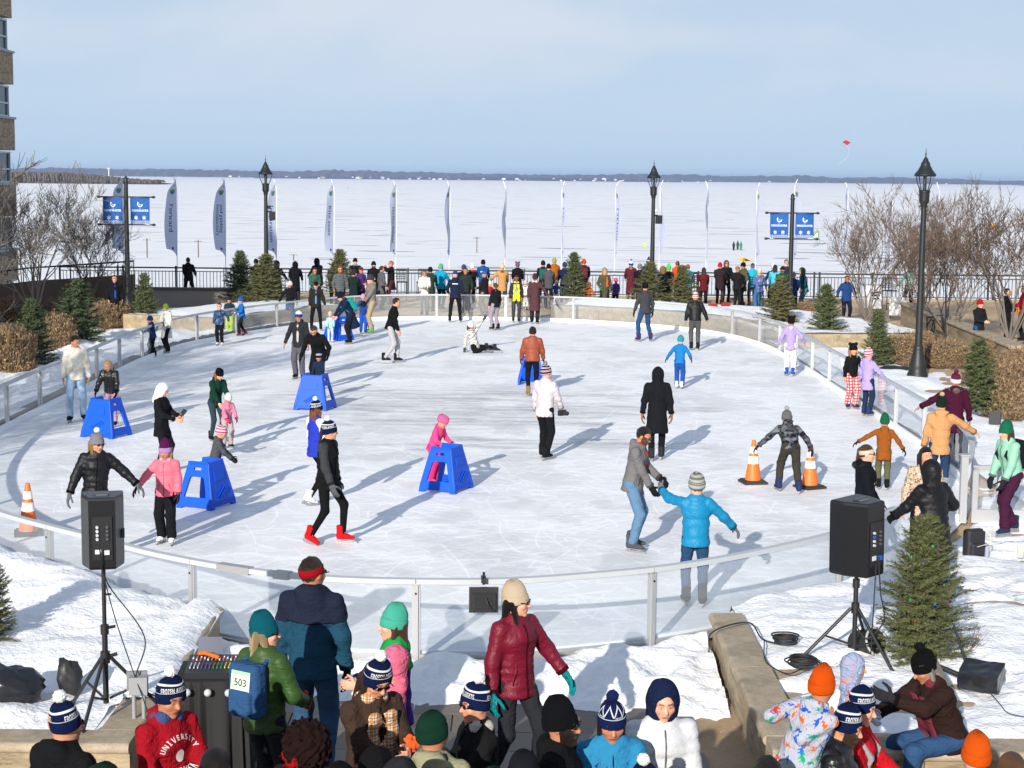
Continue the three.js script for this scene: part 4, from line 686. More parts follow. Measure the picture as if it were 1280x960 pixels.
function bd(p, x, y, z) {
  x -= p.ax; y -= p.ay; z -= p.az; const s = x * p.dx + y * p.dy + z * p.dz, t = s < 0 ? 0 : s > p.L ? 1 : s / p.L, over = s < 0 ? -s : s > p.L ? s - p.L : 0;
  const lx = x * p.xx + y * p.xy + z * p.xz, lz = x * p.zx + y * p.zy + z * p.zz, rx = p.r0x + (p.r1x - p.r0x) * t, rz = p.r0z + (p.r1z - p.r0z) * t, m = rx < rz ? rx : rz, ov = over / (m * p.cap);
  let d = (Math.sqrt(lx * lx / (rx * rx) + lz * lz / (rz * rz) + ov * ov) - 1) * m;
  if (p.q) d -= p.q * (Math.sqrt(Math.abs(Math.sin(Math.PI * s / p.pitch))) - 0.6);
  if (p.c0 !== null && -s - p.c0 > d) d = -s - p.c0; if (p.c1 !== null && s - p.L - p.c1 > d) d = s - p.L - p.c1; return d;
}
const smin = (a, b, k) => { const h = k - Math.abs(a - b); return h > 0 ? Math.min(a, b) - h * h / (4 * k) : Math.min(a, b); };
function field3(bones, k = 0.035, wr = 0) { return (x, y, z) => { let d = 1e3; for (let i = 0; i < bones.length; i++) { const e = bd(bones[i], x, y, z); d = d > 900 ? e : smin(d, e, bones[i].k ?? k); } if (wr) d += wr * (Math.sin(y * 31 + Math.sin(x * 19 + z * 11) * 1.8) * 0.5 + Math.sin(x * 27 - y * 17 + z * 23) * 0.4 + Math.sin(y * 62 + x * 38 - z * 30 + Math.sin(x * 45 + y * 14) * 1.6) * 0.4); return d; }; }
function boundsOf(bones, pad) { const mn = [9, 9, 9], mx = [-9, -9, -9]; for (const p of bones) for (const t of [0, p.L]) { const r = Math.max(p.r0x, p.r0z, p.r1x, p.r1z) + pad, c = [p.ax + p.dx * t, p.ay + p.dy * t, p.az + p.dz * t]; for (let i = 0; i < 3; i++) { mn[i] = Math.min(mn[i], c[i] - r); mx[i] = Math.max(mx[i], c[i] + r); } } return [mn, mx]; }
function skin3(bones, c, k, wr) { const [mn, mx] = boundsOf(bones, 2 * c + 0.012); return surfaceNets(field3(bones, k, wr), mn, mx, c); }
// printed cloth: each face takes its coordinates from the side it looks to, so that the print keeps its size
function boxUV(g) { const n = g.toNonIndexed(), p = n.attributes.position, q = n.attributes.normal, uv = n.attributes.uv; for (let i = 0; i < p.count; i += 3) { let nx = 0, ny = 0, nz = 0; for (let k = 0; k < 3; k++) { nx += q.getX(i + k); ny += q.getY(i + k); nz += q.getZ(i + k); } nx = Math.abs(nx); ny = Math.abs(ny); nz = Math.abs(nz); for (let k = 0; k < 3; k++) { const x = p.getX(i + k), y = p.getY(i + k), z = p.getZ(i + k); if (nz >= nx && nz >= ny) uv.setXY(i + k, x, y); else if (nx >= ny) uv.setXY(i + k, z + 0.37, y); else uv.setXY(i + k, x, z + 0.2); } } return n; }

// --- shared pieces in the head's own frame (origin mid head, z forward, y up; chin at -0.12, crown at 0.125)
const ell = (cx, cy, cz, rx, ry, rz) => (x, y, z) => { const a = (x - cx) / rx, b = (y - cy) / ry, c = (z - cz) / rz; return (Math.sqrt(a * a + b * b + c * c) - 1) * Math.min(rx, ry, rz); };
const skull = ell(0, 0.028, -0.012, 0.078, 0.1, 0.098), jaw = ell(0, -0.055, 0.022, 0.057, 0.068, 0.066), noseB = bone(V(0, 0.012, 0.082), V(0, -0.028, 0.108), 0.009, 0.015), neckB = bone(V(0, -0.2, -0.03), V(0, -0.05, -0.012), 0.058, 0.052);
const headField = (x, y, z) => {
  const ax = Math.abs(x); let d = smin(skull(x, y, z), jaw(x, y, z), 0.05); d = smin(d, bd(neckB, x, y, z), 0.03);
  d = smin(d, ell(0, 0.03, 0.076, 0.05, 0.012, 0.018)(x, y, z), 0.02);                                  // brow
  d = Math.max(d, -ell(0.031, 0.008, 0.103, 0.017, 0.011, 0.013)(ax, y, z));                             // eye sockets
  d = smin(d, ell(0.031, 0.007, 0.081, 0.014, 0.011, 0.011)(ax, y, z), 0.004);
  d = smin(d, bd(noseB, x, y, z), 0.012); d = smin(d, ell(0.042, -0.022, 0.06, 0.024, 0.02, 0.02)(ax, y, z), 0.03);
  d = smin(d, ell(0, -0.062, 0.083, 0.023, 0.006, 0.008)(x, y, z), 0.008); d = smin(d, ell(0, -0.073, 0.08, 0.02, 0.006, 0.008)(x, y, z), 0.008); d = smin(d, ell(0, -0.105, 0.068, 0.022, 0.016, 0.016)(x, y, z), 0.02);
  d = smin(d, ell(0.079, -0.005, -0.01, 0.011, 0.03, 0.018)(ax, y, z), 0.01); return d;
};
function headGeo(c) {
  const g = surfaceNets(headField, [-0.11, -0.2, -0.13], [0.11, 0.15, 0.14], c), p = g.attributes.position, C = new Float32Array(p.count * 3);
  for (let i = 0; i < p.count; i++) { const x = Math.abs(p.getX(i)), y = p.getY(i), z = p.getZ(i); let col = [1, 1, 1];
    if (z > 0.06) { const e = Math.hypot((x - 0.031) / 0.0145, (y - 0.007) / 0.0065), ir = Math.hypot((x - 0.031) / 0.0065, (y - 0.007) / 0.0065); if (e < 1) col = ir < 1 ? [0.06, 0.05, 0.045] : [1.1, 1.2, 1.3]; else if (e < 1.45) col = [0.78, 0.68, 0.66];
      if (Math.abs(y - 0.031 - x * 0.05) < 0.006 && x > 0.012 && x < 0.05) col = [0.3, 0.24, 0.2]; if (Math.hypot(x / 0.026, (y + 0.067) / 0.011) < 1) col = [0.9, 0.58, 0.55]; if (Math.abs(y + 0.0675) < 0.002 && x < 0.022) col = [0.4, 0.2, 0.2];
      if (Math.hypot((x - 0.045) / 0.02, (y + 0.03) / 0.018) < 1) col = [1.03, 0.86, 0.83]; }
    C.set(col, i * 3); }
  g.setAttribute('color', new THREE.BufferAttribute(C, 3)); return g;
}
const heads = [headGeo(0.0075), headGeo(0.014), headGeo(0.022)];
const beardG = [0.007, 0.012, 0.022].map((c) => surfaceNets((x, y, z) => Math.max(headField(x, y, z) - 0.008, y + 0.045 - Math.max(0, Math.abs(x) - 0.028) * 1.2, 0.005 - z, -(y + 0.13)), [-0.11, -0.16, -0.04], [0.11, 0.02, 0.14], c));
// hands: wrist at the origin, fingers along +y, palm faces +z, thumb on +x
function handGeo(c, curl, fist) {
  const B = [bone(V(0, -0.03, 0), V(0, 0.02, 0), [0.027, 0.02], [0.034, 0.016]), bone(V(0, 0.015, 0), V(0, 0.085, 0.003), [0.035, 0.016], [0.04, 0.013])];
  [[0.03, 0.075], [0.011, 0.085], [-0.009, 0.08], [-0.029, 0.064]].forEach(([x, l], i) => { let p = V(x, 0.088 - Math.abs(i - 1.2) * 0.003, 0.003), a = 0.15 + curl * 0.5; for (let s = 0; s < 3; s++) { const e = p.clone().add(V(x * 0.06, Math.cos(a), Math.sin(a)).multiplyScalar(l * [0.44, 0.32, 0.24][s])); B.push(bone(p, e, 0.0098 - s * 0.0009, 0.0092 - s * 0.001, { k: 0.004 })); p = e; a += curl; } });
  let p = V(0.026, 0.022, 0.004); for (const [dx, dy, dz, l, r] of [[0.75, 0.55, 0.2 + curl * 0.3, 0.042, 0.013], [0.35, 0.8, 0.3 + curl * 0.4, 0.032, 0.0105], [0.1, 0.85, 0.35 + curl * 0.4, 0.026, 0.0095]]) { const e = p.clone().add(V(dx, dy, dz).normalize().multiplyScalar(l)); B.push(bone(p, e, r, r * 0.92, { k: 0.006 })); p = e; }
  return skin3(B, c, 0.012, 0);
}
function mirrored(g) { const m = g.clone(), p = m.attributes.position, n = m.attributes.normal; for (let i = 0; i < p.count; i++) { p.setX(i, -p.getX(i)); n.setX(i, -n.getX(i)); } const I = m.index.array; for (let i = 0; i < I.length; i += 3) { const t = I[i]; I[i] = I[i + 1]; I[i + 1] = t; } return m; }
const hands = [0.0052, 0.0085, 0.015].map((c) => [0.32, 0.95].map((k) => { const r = handGeo(c, k); return [r, mirrored(r)]; }));
// hats, hoods and hair
const capShape = (grow, y0, back = 0) => (x, y, z) => Math.max(ell(0, 0.028, -0.012, 0.078 + grow, 0.1 + grow, 0.098 + grow)(x, y, z), -(y - y0 - z * back));
const hairField = {
  short: (x, y, z) => { let d = ell(0, 0.033, -0.016, 0.086, 0.106, 0.103)(x, y, z) + 0.004 * Math.sin(x * 130 + z * 60) * Math.sin(z * 110 + y * 50); d = Math.max(d, -Math.max(0.07 - y - 0 + 0 * x, -1) * 0 - (y + 0.06 - 0 * z)); d = Math.max(d, z - 0.02 - Math.max(0, y - 0.055) * 2.6); return d; },
  long: (x, y, z) => { let d = Math.max(ell(0, 0.033, -0.016, 0.09, 0.108, 0.105)(x, y, z), z - 0.028 - Math.max(0, y - 0.05) * 2.4); const w = 0.008 * Math.sin(x * 90 + y * 12); d = smin(d, bd(hairBack, x, y, z) + w, 0.03); d = smin(d, bd(hairSide, Math.abs(x), y, z) + w * 0.6, 0.02); return d; },
  pony: (x, y, z) => { let d = Math.max(ell(0, 0.033, -0.016, 0.086, 0.106, 0.103)(x, y, z), z - 0.02 - Math.max(0, y - 0.055) * 2.6); d = Math.max(d, -(y + 0.075)); d = smin(d, bd(hairTail, x, y, z) + 0.004 * Math.sin(x * 120 + z * 80), 0.02); return d; },
  curly: (x, y, z) => Math.max(ell(0, -0.015, -0.03, 0.16, 0.18, 0.15)(x, y, z) + 0.022 * Math.sin(x * 66 + Math.sin(y * 31) * 1.5) * Math.sin(y * 58 + x * 20) * Math.sin(z * 62 + Math.cos(x * 37)) + 0.009 * Math.sin(x * 150 + Math.sin(z * 60) * 2) * Math.sin(y * 140 + z * 50), z - 0.05 - Math.max(0, y - 0.06) * 2.4),
};
const hairBack = bone(V(0, 0.0, -0.075), V(0, -0.27, -0.1), [0.085, 0.045], [0.075, 0.025]), hairSide = bone(V(0.075, 0.0, -0.02), V(0.085, -0.25, 0.035), 0.024, 0.016), hairTail = bone(V(0, 0.05, -0.11), V(0.01, -0.2, -0.15), 0.032, 0.018);
hairField.tips = (x, y, z) => Math.max(hairField.curly(x, y, z) - 0.005, y + 0.07 + 0.03 * Math.sin(x * 40 + z * 20), 0.03 - x);
const hairGeos = {}; for (const k of Object.keys(hairField)) hairGeos[k] = [0.0085, 0.014, 0.024].map((c) => surfaceNets(hairField[k], [-0.2, -0.33, -0.22], [0.2, 0.2, 0.15], c));
const hoodField = (x, y, z) => { let d = ell(0, 0.015, -0.025, 0.115, 0.145, 0.135)(x, y, z); d = smin(d, bd(hoodNeck, x, y, z), 0.05); d = Math.max(d, -ell(0, -0.01, 0.12, 0.074, 0.105, 0.1)(x, y, z)); return d + 0.004 * Math.sin(x * 40 + y * 33) * Math.sin(z * 45 + y * 20); };
const hoodNeck = bone(V(0, -0.21, -0.04), V(0, -0.08, -0.03), [0.12, 0.1], [0.1, 0.1]);
const hoodGeos = [0.009, 0.014, 0.023].map((c) => surfaceNets(hoodField, [-0.18, -0.32, -0.22], [0.18, 0.2, 0.16], c));
const furGeos = [0.007, 0.012, 0.022].map((c) => surfaceNets((x, y, z) => { const r = Math.hypot(x / 0.086, (y + 0.005) / 0.118), q = Math.hypot((r - 1) * 0.1, z - 0.075 + Math.abs(y) * 0.18); return q - 0.022 + 0.007 * Math.sin(x * 160 + y * 90) * Math.sin(y * 150 + z * 120); }, [-0.15, -0.17, 0], [0.15, 0.16, 0.16], c));
const ring = (pts, seg) => { const g = lathe(pts, seg), p = g.attributes.position; for (let i = 0; i < p.count; i++) { const x = p.getX(i), y = p.getY(i), z = p.getZ(i), a = Math.atan2(x, z), f = y > 0.07 ? 1 : 0.25, k = 1 + 0.035 * f * (Math.sin(a * 3 + y * 40) * 0.6 + Math.sin(a * 2 - y * 60 + 1) * 0.7); p.setXYZ(i, x * k, y + (y > 0.1 ? 0.006 * Math.sin(a * 2 + 1) : 0), z * k); } g.computeVertexNormals(); g.scale(0.92, 1, 1.1).translate(0, 0, -0.012); return g; };
const beanieP = (tall) => [[0.088, -0.012], [0.1, -0.013], [0.1045, -0.004], [0.106, 0.03], [0.1045, 0.054], [0.1, 0.062], [0.095, 0.064], [0.096, 0.085], [0.088, 0.112], [0.07, 0.136 + tall * 0.6], [0.042, 0.153 + tall], [0.014, 0.16 + tall], [0, 0.161 + tall]];
const beanieG = [32, 24, 14].map((s) => ring(beanieP(0), s)), tallG = [32, 24, 14].map((s) => ring(beanieP(0.035), s));
const pomG = [0.006, 0.01, 0.018].map((c) => surfaceNets((x, y, z) => Math.hypot(x, y, z) - 0.042 + 0.006 * Math.sin(x * 190) * Math.sin(y * 170 + x * 60) * Math.sin(z * 180), [-0.06, -0.06, -0.06], [0.06, 0.06, 0.06], c));
const capG = [24, 16, 12].map((s) => { const visor = new THREE.SphereGeometry(0.085, s, 8, 0, Math.PI * 2, 0, 1.2).scale(0.9, 0.22, 1.25).translate(0, 0.048, 0.09); return merge([ring([[0.09, 0.03], [0.094, 0.032], [0.097, 0.07], [0.09, 0.105], [0.06, 0.134], [0.02, 0.143], [0, 0.144]], s), visor]); });
const bandG = [28, 20, 12].map((s) => ring([[0.087, 0.005], [0.095, 0.005], [0.098, 0.03], [0.096, 0.06], [0.088, 0.062]], s));
const helmetG = [24, 16, 12].map((s) => ring([[0.1, 0.0], [0.112, 0.002], [0.118, 0.05], [0.108, 0.105], [0.075, 0.142], [0.03, 0.158], [0, 0.16]], s));
const glassesG = merge([0, 1].map((k) => new THREE.SphereGeometry(0.024, 12, 8).scale(1, 0.72, 0.3).translate(k ? 0.031 : -0.031, 0.008, 0.1)).concat([box(0.02, 0.006, 0.006, 0, 0.014, 0.1), box(0.004, 0.008, 0.1, 0.079, 0.012, 0.05), box(0.004, 0.008, 0.1, -0.079, 0.012, 0.05)]));
// boots and skates in the foot's frame: ankle above origin, z toward the toe, sole at y = 0
const footBones = (w) => [bone(V(0, 0.05, -0.055), V(0, 0.048, 0.06), [0.04 * w, 0.045], [0.043 * w, 0.038], { front: V(0, 1, 0) }), bone(V(0, 0.042, 0.06), V(0, 0.034, 0.15), [0.044 * w, 0.036], [0.034 * w, 0.024], { front: V(0, 1, 0) }), bone(V(0, 0.06, -0.03), V(0, 0.21, -0.035), [0.048 * w, 0.056], [0.055 * w, 0.062], { cut1: 0 })];
const bootG = [0.013, 0.016, 0.03].map((c) => { const B = footBones(1.08), f = field3(B, 0.03, 0), [mn, mx] = boundsOf(B, 0.03); return surfaceNets((x, y, z) => Math.max(f(x, y, z), -y), mn, mx, c); });
const soleG = merge([box(0.075, 0.018, 0.17, 0, 0.009, 0.06), box(0.068, 0.03, 0.07, 0, 0.015, -0.06)]);
const bladeG = merge([box(0.006, 0.035, 0.31, 0, -0.037, 0.045), box(0.03, 0.03, 0.05, 0, -0.01, 0.11), box(0.03, 0.03, 0.05, 0, -0.01, -0.05), box(0.06, 0.012, 0.25, 0, 0.003, 0.045)]);
const bladeM = new THREE.MeshStandardMaterial({ color: rgb(0.32, 0.33, 0.35), roughness: 0.4, metalness: 0.5 });
const laceG = merge([0, 1, 2, 3].map((k) => box(0.05, 0.008, 0.012, 0, 0.105 + k * 0.028, 0.032 - k * 0.004)));
// backpack
const packG = [0.012, 0.018, 0.03].map((c) => surfaceNets((x, y, z) => { const rb = (cx, cy, cz, hx, hy, hz, r) => { const a = Math.max(Math.abs(x - cx) - hx, 0), b = Math.max(Math.abs(y - cy) - hy, 0), d = Math.max(Math.abs(z - cz) - hz, 0); return Math.hypot(a, b, d) - r; }; return smin(rb(0, 0, -0.08, 0.1, 0.17, 0.03, 0.05), rb(0, -0.08, -0.16, 0.08, 0.07, 0.015, 0.03), 0.02); }, [-0.2, -0.27, -0.26], [0.2, 0.27, 0.03], c));

// fabrics
const crumple = dataTex(256, 256, (i, j) => { const x = i / 256, y = j / 256; return 0.5 * tnoise(x * 6, y * 9, 6, 9) + 0.3 * Math.abs(tnoise(x * 14, y * 20, 14, 20) - 0.5) * 2 + 0.2 * tnoise(x * 60, y * 60, 60, 60); }, { srgb: false });
const knit = dataTex(256, 256, (i, j) => 0.5 + 0.35 * Math.sin(i / 256 * Math.PI * 2 * 48) + 0.15 * Math.sin(j / 256 * Math.PI * 2 * 40 + (i % 5)), { srgb: false });
const printTex = {
  dino: canvasTex(512, 512, (g, w, h) => { g.fillStyle = '#a2a7b4'; g.fillRect(0, 0, w, h); const R = rng(3), c = ['#1f8f7c', '#2350b4', '#d8602c', '#1f9a72', '#2a62c4', '#c8452e']; for (let k = 0; k < 64; k++) { const x = (k % 8) * 64 + R() * 34, y = Math.floor(k / 8) * 64 + R() * 34, s = 0.8 + R() * 0.6; g.fillStyle = c[Math.floor(R() * 6)]; g.save(); g.translate(x, y); g.rotate(R() * 6.28); g.scale(s, s); g.beginPath(); g.ellipse(0, 0, 16, 8, 0, 0, 6.3); g.fill(); g.beginPath(); g.moveTo(-12, 0); g.lineTo(-30, 6); g.lineTo(-10, 6); g.fill(); g.fillRect(12, -14, 6, 14); g.fillRect(14, -16, 12, 7); g.fillRect(-8, 4, 5, 12); g.fillRect(5, 4, 5, 12); g.restore(); } }, true),
  floral: canvasTex(512, 512, (g, w, h) => { g.fillStyle = '#8c9ab6'; g.fillRect(0, 0, w, h); const R = rng(9), c = ['#d4527a', '#e0805a', '#e8eef4', '#6f7fa8', '#c83a60']; for (let k = 0; k < 170; k++) { g.save(); g.translate(R() * w, R() * h); g.rotate(R() * 6.3); g.fillStyle = c[k % 5]; g.beginPath(); g.ellipse(0, 0, 5 + R() * 13, 2 + R() * 5, 0, 0, 6.3); g.fill(); g.restore(); } }, true),
  camo: canvasTex(512, 512, (g, w, h) => { g.fillStyle = '#3d4044'; g.fillRect(0, 0, w, h); const R = rng(11), c = ['#24262a', '#55595e', '#15171a', '#6b6f74']; for (let k = 0; k < 260; k++) { g.save(); g.translate(R() * w, R() * h); g.rotate((R() - 0.5) * 0.9); g.fillStyle = c[k % 4]; g.beginPath(); g.ellipse(0, 0, 14 + R() * 40, 5 + R() * 13, 0, 0, 6.3); g.fill(); g.restore(); } }, true),
  leopard: canvasTex(512, 512, (g, w, h) => { g.fillStyle = '#b7a08a'; g.fillRect(0, 0, w, h); const R = rng(13); for (let k = 0; k < 520; k++) { g.fillStyle = k % 3 ? '#5c4636' : '#d8cabb'; g.beginPath(); g.ellipse(R() * w, R() * h, 4 + R() * 9, 3 + R() * 6, R() * 3, 0, 6.3); g.fill(); } }, true),
  zebra: canvasTex(256, 256, (g, w, h) => { g.fillStyle = '#e6e4e0'; g.fillRect(0, 0, w, h); g.strokeStyle = '#17181a'; g.lineWidth = 9; for (let k = 0; k < 11; k++) { g.beginPath(); for (let x = 0; x <= w; x += 8) g.lineTo(x, k * 23.3 + 7 * Math.sin(x / w * 6.283 * 2 + k * 1.7)); g.stroke(); } }, true),
  plaid: canvasTex(256, 256, (g, w, h) => { g.fillStyle = '#1f3a35'; g.fillRect(0, 0, w, h); g.fillStyle = 'rgba(8,14,20,0.6)'; for (let k = 0; k < 8; k++) { g.fillRect(k * 32, 0, 14, h); g.fillRect(0, k * 32, w, 14); } }, true),
  redplaid: canvasTex(256, 256, (g, w, h) => { g.fillStyle = '#d8d4d0'; g.fillRect(0, 0, w, h); g.fillStyle = 'rgba(190,30,40,0.65)'; for (let k = 0; k < 6; k++) { g.fillRect(k * 43, 0, 20, h); g.fillRect(0, k * 43, w, 20); } }, true),
  scarf: canvasTex(256, 256, (g, w, h) => { g.fillStyle = '#d9cdbb'; g.fillRect(0, 0, w, h); g.fillStyle = 'rgba(176,112,60,0.7)'; for (let k = 0; k < 4; k++) { g.fillRect(k * 64, 0, 26, h); g.fillRect(0, k * 64, w, 26); } g.fillStyle = 'rgba(40,34,30,0.8)'; for (let k = 0; k < 4; k++) { g.fillRect(k * 64 + 40, 0, 5, h); g.fillRect(0, k * 64 + 40, w, 5); } }, true),
  nordic: canvasTex(256, 256, (g, w, h) => { g.fillStyle = '#34383e'; g.fillRect(0, 0, w, h); g.fillStyle = '#b9bdc2'; for (let j = 0; j < 8; j++) for (let i = 0; i < 16; i++) if (j % 2) g.fillRect(i * 16 + (j % 4) * 4, j * 32, 9, 9); else g.fillRect(i * 16, j * 32 + ((i % 2) ? 6 : 0), 12, 5); }, true),
  tiedye: canvasTex(256, 256, (g, w, h) => { const R = rng(17), c = ['#4a63a8', '#7a4f96', '#d2b03a', '#3a7a96', '#5a76b4', '#5a4a9a']; g.fillStyle = '#5068a8'; g.fillRect(0, 0, w, h); for (let k = 0; k < 90; k++) { g.fillStyle = c[k % 6]; g.globalAlpha = 0.7; g.beginPath(); g.ellipse(R() * w, R() * h, 10 + R() * 26, 8 + R() * 12, R() * 3, 0, 6.3); g.fill(); } }, true),
  galaxy: canvasTex(256, 256, (g, w, h) => { const R = rng(23); g.fillStyle = '#2c4262'; g.fillRect(0, 0, w, h); for (let k = 0; k < 150; k++) { g.fillStyle = ['#4f6c92', '#1c2a44', '#6b86a4', '#39587e'][k % 4]; g.globalAlpha = 0.7; g.beginPath(); g.ellipse(R() * w, R() * h, 4 + R() * 16, 3 + R() * 8, R() * 3, 0, 6.3); g.fill(); } }, true),
};
const hatTex = {};
function stripedHat(key) {   // knit hats with a pattern round them; u runs round, v from brim to crown
  if (hatTex[key]) return hatTex[key];
  return hatTex[key] = canvasTex(1024, 256, (g, w, h) => {
    if (key === 'frozen') { g.fillStyle = '#0f1d45'; g.fillRect(0, 0, w, h); g.fillStyle = '#f2f2f0'; g.fillRect(0, 78, w, 11); g.fillRect(0, 143, w, 11); g.font = 'bold 46px sans-serif'; for (const x of [16, 528]) g.fillText('FROZEN ASSETS', x, 133, 470); }
    else if (key === 'navywhite') { g.fillStyle = '#101c3c'; g.fillRect(0, 0, w, h); g.fillStyle = '#eee'; g.fillRect(0, 90, w, 12); g.fillRect(0, 116, w, 12); g.fillRect(0, 140, w, 10); }
    else if (key === 'mountain') { g.fillStyle = '#14214f'; g.fillRect(0, 0, w, h); g.strokeStyle = '#e8ecf4'; g.lineWidth = 12; g.beginPath(); for (let k = 0; k <= 16; k++) g.lineTo(k * 64, k % 2 ? 60 : 118); g.stroke(); g.fillStyle = '#e8ecf4'; g.fillRect(0, 146, w, 12); g.font = 'bold 30px sans-serif'; for (let k = 0; k < 4; k++) g.fillText('FROZEN', k * 256 + 20, 138); }
    else { const P = { pinkpurple: ['#b690c8', '#5a1a4a', 0.62], greystripe: ['#b8b8b2', '#74766f', 0], pinkstripe: ['#d2577a', '#f0e6ea', 0], whitemaroon: ['#e9e2e2', '#6a2140', 0.55], tan: ['#efe3dd', '#a54a44', 0], blue: ['#1a3c96', '#e8e8f0', 0.5], multi: ['#d8a820', '#2a8a70', 0], lavstripe: ['#c8a0d8', '#d868a8', 0], greypink: ['#232634', '#d8b8c4', 0] }[key]; g.fillStyle = P[0]; g.fillRect(0, 0, w, h); g.fillStyle = P[1]; if (P[2]) g.fillRect(0, 0, w, h * P[2]); else for (let k = 0; k < 5; k++) g.fillRect(0, 30 + k * 44, w, 20); }
  }, true);
}
const SKIN = ['#c98f72', '#b57a5c', '#d9a288', '#7a4b34', '#c28468'].map((c) => new THREE.Color(c));
const skinMats = SKIN.map((c) => new THREE.MeshPhysicalMaterial({ color: c, vertexColors: true, roughness: 0.55, side: THREE.DoubleSide }));
const clothCache = new Map();
function cloth(color, type = 'cloth') {
  const key = color + type; if (clothCache.has(key)) return clothCache.get(key);
  const o = { roughness: { puffer: 0.5, shiny: 0.34, cloth: 0.88, knit: 0.95, denim: 0.9 }[type] ?? 0.85, side: THREE.DoubleSide, bumpMap: tiled(crumple, 2.2, 1.7), bumpScale: { denim: 0.016, puffer: 0.009, shiny: 0.01 }[type] ?? 0.02 };
  if (printTex[color]) { const s = { dino: 1.5, floral: 2.2, camo: 1.3, leopard: 2, zebra: 3.2, plaid: 2.5, redplaid: 2.6, scarf: 5, nordic: 3, tiedye: 1.6, galaxy: 1.6 }[color]; o.map = tiled(printTex[color], s, s); } else o.color = new THREE.Color(color);
  o.specularIntensity = { puffer: 0.55, shiny: 1 }[type] ?? 0.22; const m = new THREE.MeshPhysicalMaterial(o); clothCache.set(key, m); return m;
}
const hatMats = new Map();
function hatMat(c) { if (hatMats.has(c)) return hatMats.get(c); const o = { roughness: 0.95, side: THREE.DoubleSide, bumpMap: tiled(knit, 2, 1), bumpScale: 0.006 }; if (c[0] === '#') o.color = new THREE.Color(c); else o.map = stripedHat(c); o.specularIntensity = 0.2; const m = new THREE.MeshPhysicalMaterial(o); hatMats.set(c, m); return m; }
const hairMats = new Map(); const hairMat = (c) => { if (!hairMats.has(c)) hairMats.set(c, new THREE.MeshStandardMaterial({ color: new THREE.Color(c), roughness: 0.55, side: THREE.DoubleSide, bumpMap: tiled(knit, 10, 2), bumpScale: 0.006 })); return hairMats.get(c); };

const HANDS = { hang: [0.27, 0.80, 0.04], pocket: [0.23, 0.9, 0.13], front: [0.07, 1.08, 0.3], face: [0.06, 1.5, 0.24], out: [0.66, 1.18, 0.06], low: [0.46, 0.92, 0.08], fwd: [0.16, 1.02, 0.46], rail: [0.22, 1.0, 0.36], back: [0.07, 0.95, -0.2], up: [0.46, 1.72, 0.12], walk: [0.25, 0.86, 0.22], hips: [0.2, 0.98, 0.08] };
function ik(a, b, l1, l2, pole) {
  const d = b.clone().sub(a); let L = d.length(); const mx = (l1 + l2) * 0.995; if (L > mx) { d.multiplyScalar(mx / L); L = mx; b = a.clone().add(d); } const mnL = Math.abs(l1 - l2) * 1.05 + 0.02; if (L < mnL) { d.setLength(mnL); L = mnL; b = a.clone().add(d); }
  d.normalize(); const c = (l1 * l1 + L * L - l2 * l2) / (2 * l1 * L), p = pole.clone().addScaledVector(d, -pole.dot(d)).normalize(); return [a.clone().addScaledVector(d, l1 * c).addScaledVector(p, l1 * Math.sqrt(Math.max(0, 1 - c * c))), b];
}
let personCount = 0; const anchors = {};
